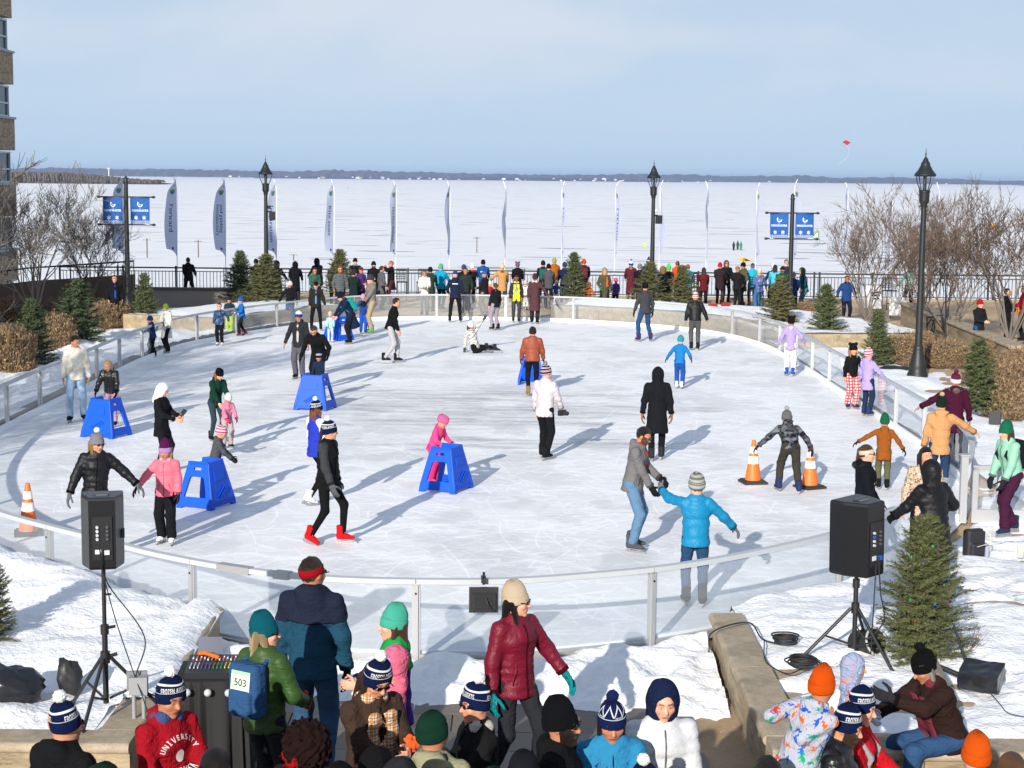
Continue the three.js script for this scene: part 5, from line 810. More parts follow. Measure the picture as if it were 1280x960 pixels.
function person(label, o) {
  const gy = o.y ?? 0, kid = !!o.k, hs = kid ? 1.0 + 0.42 * clamp((1.55 - (o.h || 1.25)) / 0.6, 0.25, 1) : 1;
  const foot = o.at ? V(o.at[0], gy, o.at[1]) : o.f ? at(o.f[0], o.f[1], gy) : null;
  const hatUp = o.hat ? (o.hat[0] === 'pom' ? 0.085 : o.hat[0] === 'band' ? 0 : 0.035) : o.hood === 'up' ? 0.035 : 0.012;
  let pos = foot, h = o.h;
  if (!pos) { pos = at(o.t[0], o.t[1], gy + (o.top0 ?? h + hatUp * h / 1.75)); pos.y = gy; }
  else if (o.t !== undefined && !h) { const r = ray(o.f[0], o.t); h = CAM_H + r.y * (pos.z / r.z) - gy; }
  const skate = o.shoes && o.shoes[0] === 'skate' ? 0.055 : 0;
  const S = (h - (o.h ? 0 : hatUp * (h / 1.75))) / (1.495 + 0.25 * hs + skate), depth = -pos.z, lod = depth < 15 ? 0 : depth < 37 ? 1 : 2;
  const cell = (depth < 15 ? 0.0165 : depth < 25 ? 0.019 : depth < 37 ? 0.023 : depth < 52 ? 0.03 : 0.036);
  const fem = o.fem ? 0.93 : 1, bulk = o.bulk ?? 1;
  const grp = depth < 16.2 ? 'onlookers crowding the foreground' : depth > 60 || (o.out) ? 'onlookers on the terrace' : 'skaters on the rink';
  const G = group('person', label, 'person', [pos.x, gy, pos.z], (o.yaw ?? 0) * Math.PI / 180, o.grp || grp); personCount++;
  const D = Math.PI / 180, lean = (o.lean ?? 0) * D, side = (o.side ?? 0) * D, tw = (o.tw ?? 0) * D;
  // --- joints, at the size of a 1.75 m adult; left is +x
  const fl = o.fl || [0.1, 0, 0.04], fr = o.fr || [0.1, 0, -0.04], lift = 0.085 + skate;
  const aL = V(fl[0], fl[1] + lift, fl[2]), aR = V(-fr[0], fr[1] + lift, fr[2]);
  let hipY = o.sit ?? (0.92 + skate - (o.crouch ?? 0)); const hx = o.hip ? o.hip[0] : (aL.x + aR.x) / 2, hz = o.hip ? o.hip[1] : (aL.z + aR.z) / 2 - Math.sin(lean) * 0.12;
  if (!o.sit) for (const a of [aL, aR]) { const dd = Math.hypot(a.x - hx, a.z - hz); hipY = Math.min(hipY, a.y + Math.sqrt(Math.max(0.04, 0.83 * 0.83 - dd * dd))); }
  const P = V(hx, hipY, hz), up = V(Math.sin(side), Math.cos(lean) * Math.cos(side), Math.sin(lean)).normalize(), left = V(Math.cos(tw), 0, -Math.sin(tw)); left.addScaledVector(up, -left.dot(up)).normalize(); const fwd = new THREE.Vector3().crossVectors(left, up).normalize();
  const on = (x, y, z) => P.clone().addScaledVector(left, x).addScaledVector(up, y).addScaledVector(fwd, z);
  const chest = on(0, 0.36, 0.01), neck = on(0, 0.535, -0.005), shW = 0.178 * fem * (kid ? 0.95 : 1), sL = on(shW, 0.468, -0.01), sR = on(-shW, 0.468, -0.01), hpL = on(0.088, -0.01, 0), hpR = on(-0.088, -0.01, 0);
  const [kL, fL] = ik(hpL, aL, 0.43, 0.42, V(0.12, 0, 1)), [kR, fR] = ik(hpR, aR, 0.43, 0.42, V(-0.12, 0, 1));
  const tgt = (t, s) => { const q = HANDS[t] || t || HANDS.hang; return Array.isArray(t) ? V(q[0] * s, q[1], q[2]) : V(P.x + q[0] * s * fem + up.x * 0.3, q[1] - 0.92 + P.y + (up.y - 1) * 0.4, P.z + q[2] + up.z * (q[1] > 1.05 ? 0.5 : 0.35)); };
  const elbowPole = (t, s) => { const q = typeof t === 'string' ? HANDS[t] : t || HANDS.hang; return q[1] > 1.3 ? V(s * 0.8, -0.6, -0.1) : V(s * 0.55, -0.3, -0.8); };
  const [eL, wL] = ik(sL, tgt(o.L, 1), 0.285, 0.255, elbowPole(o.L, 1)), [eR, wR] = ik(sR, tgt(o.R, -1), 0.285, 0.255, elbowPole(o.R, -1));
  const hq = new THREE.Quaternion().setFromEuler(new THREE.Euler((o.hp ?? 0) * D + lean * 0.45, (o.hy ?? 0) * D, -side * 0.4 + (o.hr ?? 0) * D, 'YXZ')), hc = neck.clone().add(V(0, 0.1 * (0.5 + 0.5 * hs) + 0.02, 0.022).applyQuaternion(new THREE.Quaternion().setFromEuler(new THREE.Euler(lean * 0.7 + (o.hp ?? 0) * D * 0.5, 0, -side * 0.7)))).add(V(0, 0.02 * hs, 0));
  hc.add(V(0, 0.03 * (hs - 1), 0));
  const sc = (g) => g.scale(S, S, S);
  // --- body: one surface for trunk and limbs, with head and bare hands joined on
  const bcell = lod === 2 ? 0.06 : 0.045, bB = [bone(P.clone().addScaledVector(up, -0.02), chest, [0.125 * fem, 0.085], [0.13 * fem, 0.09], { front: fwd }), bone(chest, on(0, 0.5, -0.01), [0.135 * fem, 0.09], [0.1, 0.06], { front: fwd }), bone(neck.clone().addScaledVector(up, -0.06), hc.clone().add(V(0, -0.05, -0.01)), 0.05, 0.048), bone(sL, eL, 0.045, 0.037), bone(eL, wL, 0.037, 0.028), bone(sR, eR, 0.045, 0.037), bone(eR, wR, 0.037, 0.028), bone(hpL, kL, 0.072, 0.05), bone(kL, fL, 0.05, 0.036), bone(hpR, kR, 0.072, 0.05), bone(kR, fR, 0.05, 0.036)];
  const parts = [skin3(bB, bcell, 0.03, 0)]; { const g = parts[0]; g.setAttribute('color', new THREE.BufferAttribute(new Float32Array(g.attributes.position.count * 3).fill(1), 3)); }
  const HM = new THREE.Matrix4().compose(hc, hq, V(hs, hs, hs)); parts.push(heads[lod].clone().applyMatrix4(HM));
  const grip = o.grip ? 1 : 0, hk = kid ? 0.95 : 1, pair = hands[lod][grip];
  const gk = o.gl ? 1.22 * hk : hk;
  const handParts = [[wL, eL, 1], [wR, eR, -1]].map(([w, e, s]) => { const y = w.clone().sub(e).normalize(); let th = Math.abs(y.z) < 0.75 ? V(0, 0, 1) : V(0, 1, 0); if (Math.abs(y.y) < 0.5 && Math.abs(y.z) < 0.75) th = V(0, 0.5, 0.9); th.addScaledVector(y, -th.dot(y)).normalize(); const palm = V(-s, -0.15, 0); palm.addScaledVector(y, -palm.dot(y)).addScaledVector(th, -palm.dot(th)).normalize(); const cross = new THREE.Vector3().crossVectors(th, y), right = cross.dot(palm) > 0; const X = right ? th : th.clone().negate(), Z = new THREE.Vector3().crossVectors(X, y); return [pair[right ? 0 : 1], new THREE.Matrix4().makeBasis(X.multiplyScalar(gk), y.clone().multiplyScalar(gk), Z.multiplyScalar(gk * (o.gl ? 1.25 : 1))).setPosition(w)]; });
  if (!o.gl) for (const [g, M] of handParts) { const c = g.clone().applyMatrix4(M); c.setAttribute('color', new THREE.BufferAttribute(new Float32Array(c.attributes.position.count * 3).fill(1), 3)); parts.push(c); }
  const bodyGeo = mergeGeometries(parts); mesh('body', sc(bodyGeo), skinMats[o.skin ?? (personCount % 3 === 0 ? 2 : personCount % 2)], G);
  if (o.gl) for (const [g, M] of handParts) mesh('glove', sc(g.clone().applyMatrix4(M)), cloth(o.gl), G);
  // --- trousers
  const [pc, pt = 'cloth', pw = 1] = o.pants ? (Array.isArray(o.pants) ? o.pants : [o.pants]) : ['#1a1b1f'];
  const pb = 0.006, tr = [bone(on(0, -0.05, 0), on(0, 0.1, 0), [0.15 * fem + pb, 0.112 + pb], [0.137 * fem + pb, 0.1 + pb], { front: fwd, cap: 0.5 })];
  for (const [hh, k, f] of [[hpL, kL, fL], [hpR, kR, fR]]) { tr.push(bone(hh, k, 0.09 + 0.008 * pw, 0.06 + 0.012 * pw), bone(k, f.clone().lerp(k, -0.02), 0.06 + 0.012 * pw, 0.042 + 0.018 * pw, { cut1: 0.01 })); }
  const tg = sc(skin3(tr, lod === 0 ? cell * 1.5 : cell * 1.15, 0.03, pt === 'tight' ? 0.001 : 0.006)); mesh('trousers', printTex[pc] ? boxUV(tg) : tg, cloth(pc, pt === 'tight' ? 'cloth' : pt), G);
  // --- jacket
  const [jt, jc, len = 0.12] = o.top, puff = jt === 'puffer', add = { puffer: 0.03, jacket: 0.017, coat: 0.02, sweater: 0.012, vest: 0.02 }[jt] * bulk, q = puff || jt === 'vest' ? (o.q ?? 0.015) : 0, pitch = o.pitch ?? 0.085;
  const w0 = 0.145 * fem + add * 0.85, d0 = 0.105 + add, wc = 0.165 * fem + add, dc = 0.112 + add, torso = [], arms = [];
  const hemDown = P.clone().addScaledVector(V(up.x * 0.4, 0.6 + 0.4 * up.y, up.z * 0.4).normalize(), -len), legW = len > 0.3 ? 0.03 : 0.005;
  if (o.sit) torso.push(bone(on(0, -0.06, 0.0), on(0, 0.2, 0), [w0 + 0.025, d0 + 0.03], [w0, d0], { front: fwd, q, pitch, cap: 0.5 })); else torso.push(bone(hemDown, on(0, 0.16, 0), [w0 + 0.02 + legW, d0 + 0.025 + legW * 1.6], [w0 - 0.004, d0 - 0.004], { front: fwd, q, pitch, cut0: 0.0 }));
  torso.push(bone(on(0, 0.14, 0), on(0, 0.37, 0.005), [w0 - 0.004, d0 - 0.004], [wc, dc], { front: fwd, q, pitch }), bone(on(0, 0.37, 0.005), on(0, 0.5, -0.012), [wc, dc], [0.105 + add, 0.072 + add], { front: fwd, q: q * 0.7, pitch }));
  torso.push(bone(neck.clone().addScaledVector(up, -0.03), neck.clone().addScaledVector(up, o.collar ?? 0.045).add(V(0, 0, 0.006)), 0.078 + add * 0.5, 0.072 + add * 0.4, { cut1: 0.004, k: 0.02 }));
  const hoodB = []; if (o.hood === 'down') (o.yoke ? hoodB : torso).push(bone(neck.clone().addScaledVector(fwd, -0.075).addScaledVector(up, -0.11), neck.clone().addScaledVector(fwd, -0.085).addScaledVector(up, 0.02), [0.07, 0.045], [0.115, 0.055], { front: fwd, k: 0.02 }));
  const ar = 0.054 + add * 0.7;
  for (const [s, e, w] of [[sL, eL, wL], [sR, eR, wR]]) arms.push(bone(s, e, ar * (kid ? 0.95 : 1), ar * 0.86, { q: q * 0.8, pitch }), bone(e, w.clone().lerp(e, 0.04), ar * 0.86, ar * 0.62 + 0.006, { q: q * 0.7, pitch, cut1: 0.005 }));
  const wr = puff ? 0.004 : 0.0075, jm = cloth(jc, o.shiny ? 'shiny' : puff ? 'puffer' : jt === 'sweater' ? 'knit' : 'cloth'), jn = { puffer: 'jacket', jacket: 'jacket', coat: 'coat', sweater: 'sweater', vest: 'vest' }[jt];
  if (o.sl) { mesh('sleeves', sc(skin3([...arms, bone(sL, sR, 0.07, 0.07)], cell, 0.03, 0.004)), cloth(o.sl), G); mesh(jn, sc(skin3(torso, cell, 0.035, wr)), jm, G); }
  else { const jg = sc(skin3([...torso, ...arms], cell, 0.035, wr)); mesh(jn, printTex[jc] ? boxUV(jg) : jg, jm, G); }
  if (lod < 2 && !o.inner && (jt === 'puffer' || jt === 'jacket' || jt === 'vest' || jt === 'coat') && Math.abs(o.yaw ?? 0) < 110) {   // front zip
    const F3 = field3([...torso, ...arms], 0.035, wr), zp = []; for (let k = 0; k <= 8; k++) { const pz = on(0, lerp(o.sit ? 0.02 : -len * 0.9, 0.5, k / 8), 0.3); for (let j = 0; j < 30; j++) { const dd = F3(pz.x, pz.y, pz.z); if (dd < 0.002) break; pz.addScaledVector(fwd, -dd * 0.8); } zp.push([pz.x * S, pz.y * S, pz.z * S]); }
    if (o.id !== 'uni') mesh('zip', tube(zp, 0.006 * S, 16, 5), cloth(printTex[jc] ? '#55565a' : '#' + new THREE.Color(jc).multiplyScalar(0.4).getHexString()), G);
  }
  if (lod < 2 && jt !== 'sweater') {   // cuffs and pocket openings
    const trim = cloth(printTex[jc] ? '#5a5c62' : '#' + new THREE.Color(o.sl && !printTex[o.sl] ? o.sl : jc).multiplyScalar(0.55).getHexString());
    for (const [e, w] of [[eL, wL], [eR, wR]]) { const a0 = w.clone().lerp(e, 0.16).multiplyScalar(S), a1 = w.clone().lerp(e, 0.03).multiplyScalar(S), rr = (ar * 0.66 + 0.01) * S; mesh('cuff', bar([a0.x, a0.y, a0.z], [a1.x, a1.y, a1.z], rr * 1.05, 14, rr * 0.98), trim, G); }
    if (!o.sit) { const F3 = field3([...torso], 0.035, wr); for (const sx of [-1, 1]) { const pp = []; for (let k = 0; k <= 3; k++) { const pz = on(sx * (0.085 + 0.012 * k), lerp(0.13, 0.0, k / 3), 0.3); for (let j = 0; j < 30; j++) { const dd = F3(pz.x, pz.y, pz.z); if (dd < 0.002) break; pz.addScaledVector(fwd, -dd * 0.8); } pp.push([pz.x * S, pz.y * S, pz.z * S]); } mesh('pocket', tube(pp, 0.005 * S, 8, 5), trim, G); } }
  }
  if (o.inner) { const g = skin3([bone(on(0, 0.02, 0.02), on(0, 0.44, 0.035), [0.07, dc - 0.005], [0.05, dc - 0.02], { front: fwd }), bone(on(0, 0.44, 0.035), neck.clone().add(V(0, 0.02, 0.02)), 0.055, 0.072)], cell, 0.03, 0.002); mesh('shirt', sc(g), cloth(o.inner), G); }
  if (o.yoke) { mesh('yoke', sc(skin3([...hoodB, bone(on(0, 0.34, 0.004), on(0, 0.502, -0.012), [wc + 0.022, dc + 0.025], [0.122 + add, 0.09 + add], { front: fwd, cut0: 0.002 }), bone(sL, sL.clone().lerp(eL, 0.55), ar + 0.009, ar * 0.93 + 0.008, { cut1: 0 }), bone(sR, sR.clone().lerp(eR, 0.55), ar + 0.009, ar * 0.93 + 0.008, { cut1: 0 })], cell, 0.035, wr)), cloth(o.yoke), G); }
  // --- head gear, placed in the head's frame
  const hm = (name, geo, m, dy = 0, k = 1, par = G) => { const x = new THREE.Mesh(geo, m); x.name = name; x.castShadow = x.receiveShadow = true; const off = V(0, dy * hs, 0).applyQuaternion(hq); x.position.copy(hc).add(off).multiplyScalar(S); x.quaternion.copy(hq); x.scale.setScalar(S * hs * k); par.add(x); return x; };
  if (o.hair) { hm('hair', hairGeos[o.hair[0]][lod], o.hair[0] === 'curly' ? cloth(o.hair[1], 'knit') : hairMat(o.hair[1])); if (o.hair[2]) hm('dyed_hair', hairGeos.tips[lod], cloth(o.hair[2], 'knit')); }
  if (o.hat) { const [ht, hcx, pcx] = o.hat, m = hatMat(hcx);
    const tilt = (x) => { x.quaternion.multiply(new THREE.Quaternion().setFromEuler(new THREE.Euler(-0.16, o.hatTurn ?? 0, 0))); return x; };
    if (ht === 'beanie') tilt(hm('hat', beanieG[lod], m)); else if (ht === 'tall') tilt(hm('hat', tallG[lod], m)); else if (ht === 'pom') { const b = tilt(hm('hat', beanieG[lod], m)); const p = mesh('pompom', pomG[lod], hatMat(pcx || '#e9e9e6'), b); p.position.set(0, 0.19, -0.012); }
    else if (ht === 'cap') hm('cap', capG[lod], m); else if (ht === 'band') tilt(hm('headband', bandG[lod], m)); else if (ht === 'helmet') hm('helmet', helmetG[lod], m);
    else if (ht === 'ears') { const b = tilt(hm('hat', beanieG[lod], m)); for (const s of [-1, 1]) mesh('pompom', pomG[lod], m, b).position.set(s * 0.075, 0.14, -0.01); } }
  if (o.hood === 'up') hm('hood', hoodGeos[lod], o.hoodCol ? cloth(o.hoodCol) : jm, 0, o.hat ? 1.06 : 1);
  if (o.fur) { if (o.hood === 'up') hm('fur_trim', furGeos[lod], hairMat(o.fur)); else { const g = skin3([bone(neck.clone().add(V(0.09, -0.01, -0.03)), neck.clone().addScaledVector(fwd, -0.13).add(V(0, -0.01, 0)), 0.045, 0.05), bone(neck.clone().add(V(-0.09, -0.01, -0.03)), neck.clone().addScaledVector(fwd, -0.13).add(V(0, -0.01, 0)), 0.045, 0.05)], cell, 0.03, 0.008); mesh('fur_trim', sc(g), hairMat(o.fur), G); } }
  if (o.sun) hm('sunglasses', glassesG, mat('#0c0d0f', 0.15));
  if (o.beard) hm('beard', beardG[lod], hairMat(o.beard));
  if (o.scarf) { const s1 = [bone(neck.clone().add(V(0.05, 0.0, 0.03)), neck.clone().add(V(-0.05, 0.01, 0.03)), 0.055, 0.055), bone(neck.clone().add(V(0.06, 0.0, -0.04)), neck.clone().add(V(-0.06, 0.0, -0.04)), 0.05, 0.05)]; if (o.scarfEnds) for (const x of o.scarfEnds > 1 ? [-1, 1] : [1]) s1.push(bone(on(0.07 * x, 0.47, dc + 0.008), on(0.085 * x, 0.46 - (o.scarfLen ?? 0.4), d0 + 0.034), [0.05, 0.02], [0.06, 0.018], { front: fwd, cut1: 0 })); mesh('scarf', sc(skin3(s1, Math.min(cell, 0.024), 0.03, 0.004)), cloth(o.scarf, 'knit'), G); }
  if (o.pack) { const m = mesh('backpack', packG[lod], cloth(o.pack), G), b = on(0, 0.27, -d0 + 0.015); m.position.copy(b).multiplyScalar(S); m.scale.setScalar(S * (kid ? 1.1 : 1)); m.quaternion.setFromRotationMatrix(new THREE.Matrix4().makeBasis(left.clone(), up.clone(), fwd.clone())); for (const x of [-1, 1]) mesh('strap', sc(skin3([bone(on(0.1 * x, 0.45, -dc - 0.01), on(0.1 * x, 0.53, 0), 0.022, 0.022), bone(on(0.1 * x, 0.53, 0), on(0.115 * x, 0.36, dc + 0.008), 0.022, 0.022), bone(on(0.115 * x, 0.36, dc + 0.008), on(0.15 * x, 0.14, d0 * 0.6), 0.018, 0.018)], Math.min(cell, 0.022), 0.02, 0)), cloth(o.strap || o.pack), G); anchors.pack = m; }
  // --- feet
  const [st, scol] = o.shoes || ['boot', '#1c1a19'];
  for (const [f, k, turn] of [[fL, kL, fl[3] ?? 12], [fR, kR, -(fr[3] ?? 12)]]) {
    const shin = f.clone().sub(k).normalize(), b = new THREE.Mesh(bootG[lod], cloth(scol)); b.name = st === 'skate' ? 'skate' : 'boot'; b.castShadow = b.receiveShadow = true; b.scale.setScalar(S * (kid ? 1.05 : 1.0));
    const flat = o.sitfeet ? new THREE.Quaternion().setFromUnitVectors(V(0, -1, 0), shin) : new THREE.Quaternion().setFromEuler(new THREE.Euler(clamp((f.z - hz) < -0.15 ? 0.35 : 0, 0, 0.5), turn * D, 0, 'YXZ'));
    b.position.copy(f).multiplyScalar(S); b.quaternion.copy(flat); b.translateY(-0.085 * S); G.add(b);
    if (st === 'skate') { mesh('blade', bladeG, bladeM, b); if (lod < 2) mesh('laces', laceG, mat('#e8e4dc', 0.9), b); } else if (lod < 2) mesh('sole', soleG, mat('#26221f', 0.9), b);
  }
  if (o.id) anchors[o.id] = { G, S, on, wL, wR, jfield: field3([...torso, ...arms], 0.035, wr), fwd, left, up, P, hc, hq, hs };
  return G;
}
// a print that lies on a garment: march from in front onto the cloth
function printOn(id, tex, cx, cy, w, hgt, backside) {
  const A = anchors[id], n = 16, P = [], U = [], I = [];
  for (let j = 0; j <= n; j++) for (let i = 0; i <= n; i++) { const x = cx + (i / n - 0.5) * w, y = cy + (j / n - 0.5) * hgt, dir = backside ? 1 : -1; const p = A.on(backside ? -x : x, y, 0.34 * -dir); for (let k = 0; k < 40; k++) { const d = A.jfield(p.x, p.y, p.z); if (d < 0.001) break; p.addScaledVector(A.fwd, dir * d * 0.8); } p.addScaledVector(A.fwd, -dir * 0.006); P.push(p.x * A.S, p.y * A.S, p.z * A.S); U.push(i / n, j / n); }
  for (let j = 0; j < n; j++) for (let i = 0; i < n; i++) { const a = j * (n + 1) + i; I.push(a, a + 1, a + n + 1, a + 1, a + n + 2, a + n + 1); }
  const g = new THREE.BufferGeometry(); g.setAttribute('position', new THREE.Float32BufferAttribute(P, 3)); g.setAttribute('uv', new THREE.Float32BufferAttribute(U, 2)); g.setIndex(I); g.computeVertexNormals();
  return mesh('print', g, new THREE.MeshStandardMaterial({ map: tex, alphaMap: tex.userData.alpha, transparent: true, alphaTest: 0.4, roughness: 0.85, side: THREE.DoubleSide }), A.G);
}

// ---------------------------------------------------------------- people on the ice
const SK = (c) => ['skate', c];
person('man in a cream sweater and pale jeans skating beside the glass', { f: [97, 527], t: 416, yaw: 12, hy: 45, hp: 14, top: ['sweater', '#cfcac0', 0.1], bulk: 1.5, pants: ['#8fa9c4', 'denim', 1.3], shoes: SK('#17181b'), hair: ['short', '#17110e'], L: [0.26, 0.86, 0.12], R: [0.26, 0.86, 0.12], fl: [0.12, 0, -0.06], fr: [0.14, 0, 0.1], skin: 4 });
person('girl in a shiny black jacket and long blond hair pushing a blue skating aid', { f: [140, 533], h: 1.42, k: 1, yaw: -5, lean: 22, hp: 15, top: ['puffer', '#141416', 0.06], shiny: 1, pants: ['#b891a6', 'cloth', 0.8], shoes: SK('#1a1a1c'), hair: ['long', '#b8935e'], fur: '#9a7a58', hood: 'down', L: [0.27, 0.92, 0.42], R: [0.27, 0.92, 0.42], gl: '#141416' });
person('person in a white hood and black coat looking at a phone', { f: [203, 592], h: 1.55, yaw: 75, hp: 25, top: ['coat', '#15161a', 0.22], hood: 'up', hoodCol: '#e3e3e3', pants: '#141519', shoes: SK('#1a1a1c'), L: [0.06, 1.14, 0.36], R: [0.1, 1.1, 0.34], fem: 1, id: 'phone' });
person('woman in a black puffer coat and grey bobble hat holding hands with a pink jacket', { t: [117, 532], h: 1.68, yaw: 18, hy: 25, hp: 8, top: ['puffer', '#131418', 0.2], fem: 1, pants: '#131418', shoes: SK('#1a1a1c'), hat: ['pom', '#85858a', '#efeeea'], hair: ['long', '#a9854f'], gl: '#5f6166', L: [0.62, 1.0, 0.12], R: [0.38, 0.88, 0.1], side: 4, sun: 1 });
person('girl in a salmon pink quilted jacket and purple hat', { f: [209, 680], t: 547, k: 1, h: 0, yaw: -6, hp: 10, top: ['puffer', '#e0697c', 0.1], pitch: 0.07, pants: ['#15161a', 'cloth', 2.4], shoes: SK('#e8e8e8'), hat: ['tall', 'pinkpurple'], hair: ['long', '#b09060'], scarf: '#b9a3c4', R: [0.52, 0.98, 0.1], L: [0.24, 0.82, 0.05], gl: '#2c2a34' });
person('woman in a dark green jacket and black beanie bending over a small child', { f: [270, 552], t: 455, yaw: 45, lean: 16, hp: 18, fem: 1, top: ['jacket', '#123229', 0.08], hood: 'down', pants: ['#2e3a44', 'tight', 0.3], shoes: SK('#1a1a1c'), hat: ['beanie', '#10131c'], hair: ['long', '#a4552c'], L: [0.05, 0.95, 0.5], R: [0.16, 0.86, 0.42] });
person('small child in a dusty pink coat, white hat and grey snow trousers', { f: [284, 560], t: 488, k: 1, h: 0, yaw: 35, lean: 10, hp: 26, top: ['jacket', '#c47a94', 0.1], bulk: 1.4, pants: ['#a79d9c', 'cloth', 2], shoes: SK('#2a2426'), hat: ['beanie', '#eeeceb'], gl: '#d42a5e', L: [0.16, 0.95, 0.42], R: [0.16, 0.95, 0.4], hood: 'down' });
person('toddler in a grey hooded coat and striped hat holding a blue skating aid', { f: [270, 622], h: 1.16, k: 1, yaw: 100, lean: 14, hp: 10, top: ['jacket', '#4b4d52', 0.14], bulk: 1.5, pants: '#cfd0d6', shoes: SK('#303036'), hat: ['beanie', 'pinkstripe'], hood: 'down', L: [0.16, 1.0, 0.4], R: [0.16, 1.0, 0.4], gl: '#2c2c30' });
person('woman in a royal blue vest with white sleeves and white skates', { f: [397, 630], t: 491, fem: 1, yaw: 130, top: ['vest', '#2636a6', 0.12], sl: '#dedfe2', pants: ['#101114', 'tight', 0], shoes: SK('#e6e6e6'), hat: ['pom', 'frozen'], hair: ['long', '#7a4426'], L: [0.26, 0.85, 0.1], R: [0.24, 0.9, 0.12], fl: [0.12, 0, 0.2], fr: [0.1, 0.02, -0.22] });
person('woman in a black vest, grey sleeves and bright red skates', { f: [412, 680], t: 514, fem: 1, yaw: 72, hy: 40, top: ['vest', '#141416', 0.14], sl: '#37383b', pants: ['#0f1012', 'tight', 0], shoes: SK('#c8141e'), hat: ['pom', 'frozen'], hair: ['pony', '#2a1c15'], gl: '#505256', L: [0.2, 0.82, 0.05], R: [0.22, 0.86, 0.14], fl: [0.1, 0, 0.16], fr: [0.14, 0, -0.22], lean: 4 });
person('man in a charcoal hooded jacket, blue hat and sunglasses', { f: [374, 474], t: 386, yaw: -8, hp: 6, top: ['jacket', '#26282b', 0.12], bulk: 1.3, hood: 'down', inner: '#a9a9ad', pants: ['#55525c', 'cloth', 1.8], shoes: SK('#1a1a1c'), hat: ['beanie', 'blue'], sun: 1, R: [0.38, 0.86, 0.08], L: 'hang' });
person('bearded man in black bending over a child in a skating aid', { f: [398, 486], h: 1.78, yaw: -10, lean: 38, hp: 25, crouch: 0.08, top: ['jacket', '#121315', 0.1], bulk: 1.3, pants: ['#141518', 'cloth', 1.4], shoes: SK('#1a1a1c'), hair: ['short', '#1c1410'], beard: '#1c1410', L: [0.36, 0.86, 0.42], R: [0.3, 0.78, 0.45], gl: '#141416', skin: 4 });
person('child in a navy jacket and striped hat inside a blue skating aid', { f: [399, 499], h: 1.08, k: 1, yaw: -8, hp: 12, top: ['jacket', '#1b2740', 0.1], bulk: 1.4, pants: '#20242c', shoes: SK('#222'), hat: ['beanie', 'navywhite'], L: [0.2, 0.95, 0.3], R: [0.2, 0.95, 0.3] });
person('man in a dark jacket over a blue shirt and black cap', { f: [397, 413], t: 349, yaw: 5, hp: 12, top: ['jacket', '#23241f', 0.12], bulk: 1.2, inner: '#5b86ac', pants: '#131417', shoes: SK('#1a1a1c'), hat: ['cap', '#14151a'], L: [0.3, 0.8, 0.1], R: [0.28, 0.82, 0.1], fl: [0.12, 0, 0.12], fr: [0.22, 0, -0.15] });
person('woman in a long navy coat with a teal hood bending towards a child', { f: [437, 430], h: 1.68, fem: 1, yaw: -62, lean: 34, hp: 12, top: ['coat', '#16213e', 0.45], hood: 'down', pants: '#14161c', shoes: SK('#1a1a1c'), hat: ['beanie', '#141b30'], hair: ['long', '#5c3b28'], L: [0.12, 0.86, 0.5], R: [0.14, 0.86, 0.5], pack: '#178a86' });
person('toddler in a white and teal jacket at a blue skating aid', { f: [413, 428], h: 0.95, k: 1, yaw: 10, hp: 14, top: ['puffer', '#9cc9cc', 0.1], pants: '#c8c8cc', shoes: SK('#ddd'), hat: ['beanie', '#d8b8b8'], L: [0.2, 0.95, 0.3], R: [0.2, 0.95, 0.3], gl: '#1aa0a0' });
person('man in a black jumper, white beanie and jeans by the planter', { f: [363, 407], t: 348, yaw: -4, top: ['sweater', '#17171a', 0.08], bulk: 1.4, pants: ['#2f4768', 'denim', 1], shoes: SK('#1a1a1c'), hat: ['pom', '#e6dcd6', '#3c3434'], R: [0.46, 0.92, 0.06], L: [0.3, 0.84, 0.06] });
person('man in a grey coat, khaki trousers and lime green skates', { f: [464, 417], t: 341, yaw: -60, hp: 10, top: ['jacket', '#77716d', 0.14], bulk: 1.2, hood: 'down', pants: ['#a08f70', 'cloth', 1.6], shoes: SK('#4fae3c'), hat: ['beanie', '#3c3d42'], gl: '#141416', L: [0.12, 0.92, 0.34], R: [0.2, 0.86, 0.2] });
person('child in blue snow clothes and a lilac hat beside the grey coat', { f: [454, 417], t: 366, k: 1, h: 0, yaw: 15, top: ['jacket', '#24407a', 0.08], bulk: 1.3, pants: ['#1d4fae', 'cloth', 2], shoes: SK('#2a2a30'), hat: ['beanie', '#c8a0d0'], R: [0.4, 1.0, 0.1], L: [0.14, 0.95, 0.3] });
person('young man in a black jacket and pale grey joggers gliding away', { f: [494, 454], t: 368, yaw: 100, hp: 6, lean: 14, top: ['jacket', '#101114', 0.06], pants: ['#a6a6aa', 'cloth', 1], shoes: SK('#1d2028'), hair: ['short', '#2a1a12'], L: [0.24, 0.86, 0.1], R: [0.24, 0.84, 0.06], fl: [0.1, 0, 0.06], fr: [0.1, 0.03, -0.28] });
person('man in a navy jacket and blue cap with his back turned by the glass', { f: [568, 403], t: 336, yaw: 180, top: ['jacket', '#1a2237', 0.12], hood: 'down', pants: '#14161c', shoes: SK('#1d1d20'), hat: ['cap', '#1f3f9c'], L: [0.22, 1.0, 0.2], R: [0.22, 1.0, 0.2], fl: [0.16, 0, 0], fr: [0.2, 0, 0], id: 'navyback' });
person('young woman in a black jacket and lilac grey trousers by the glass', { f: [619, 413], t: 352, fem: 1, yaw: -140, hy: -30, top: ['jacket', '#17181b', 0.1], pants: ['#8f8794', 'cloth', 1.6], shoes: SK('#1a1a1c'), hair: ['pony', '#5a3322'], L: [0.22, 0.9, 0.1], R: [0.24, 0.82, 0.05] });
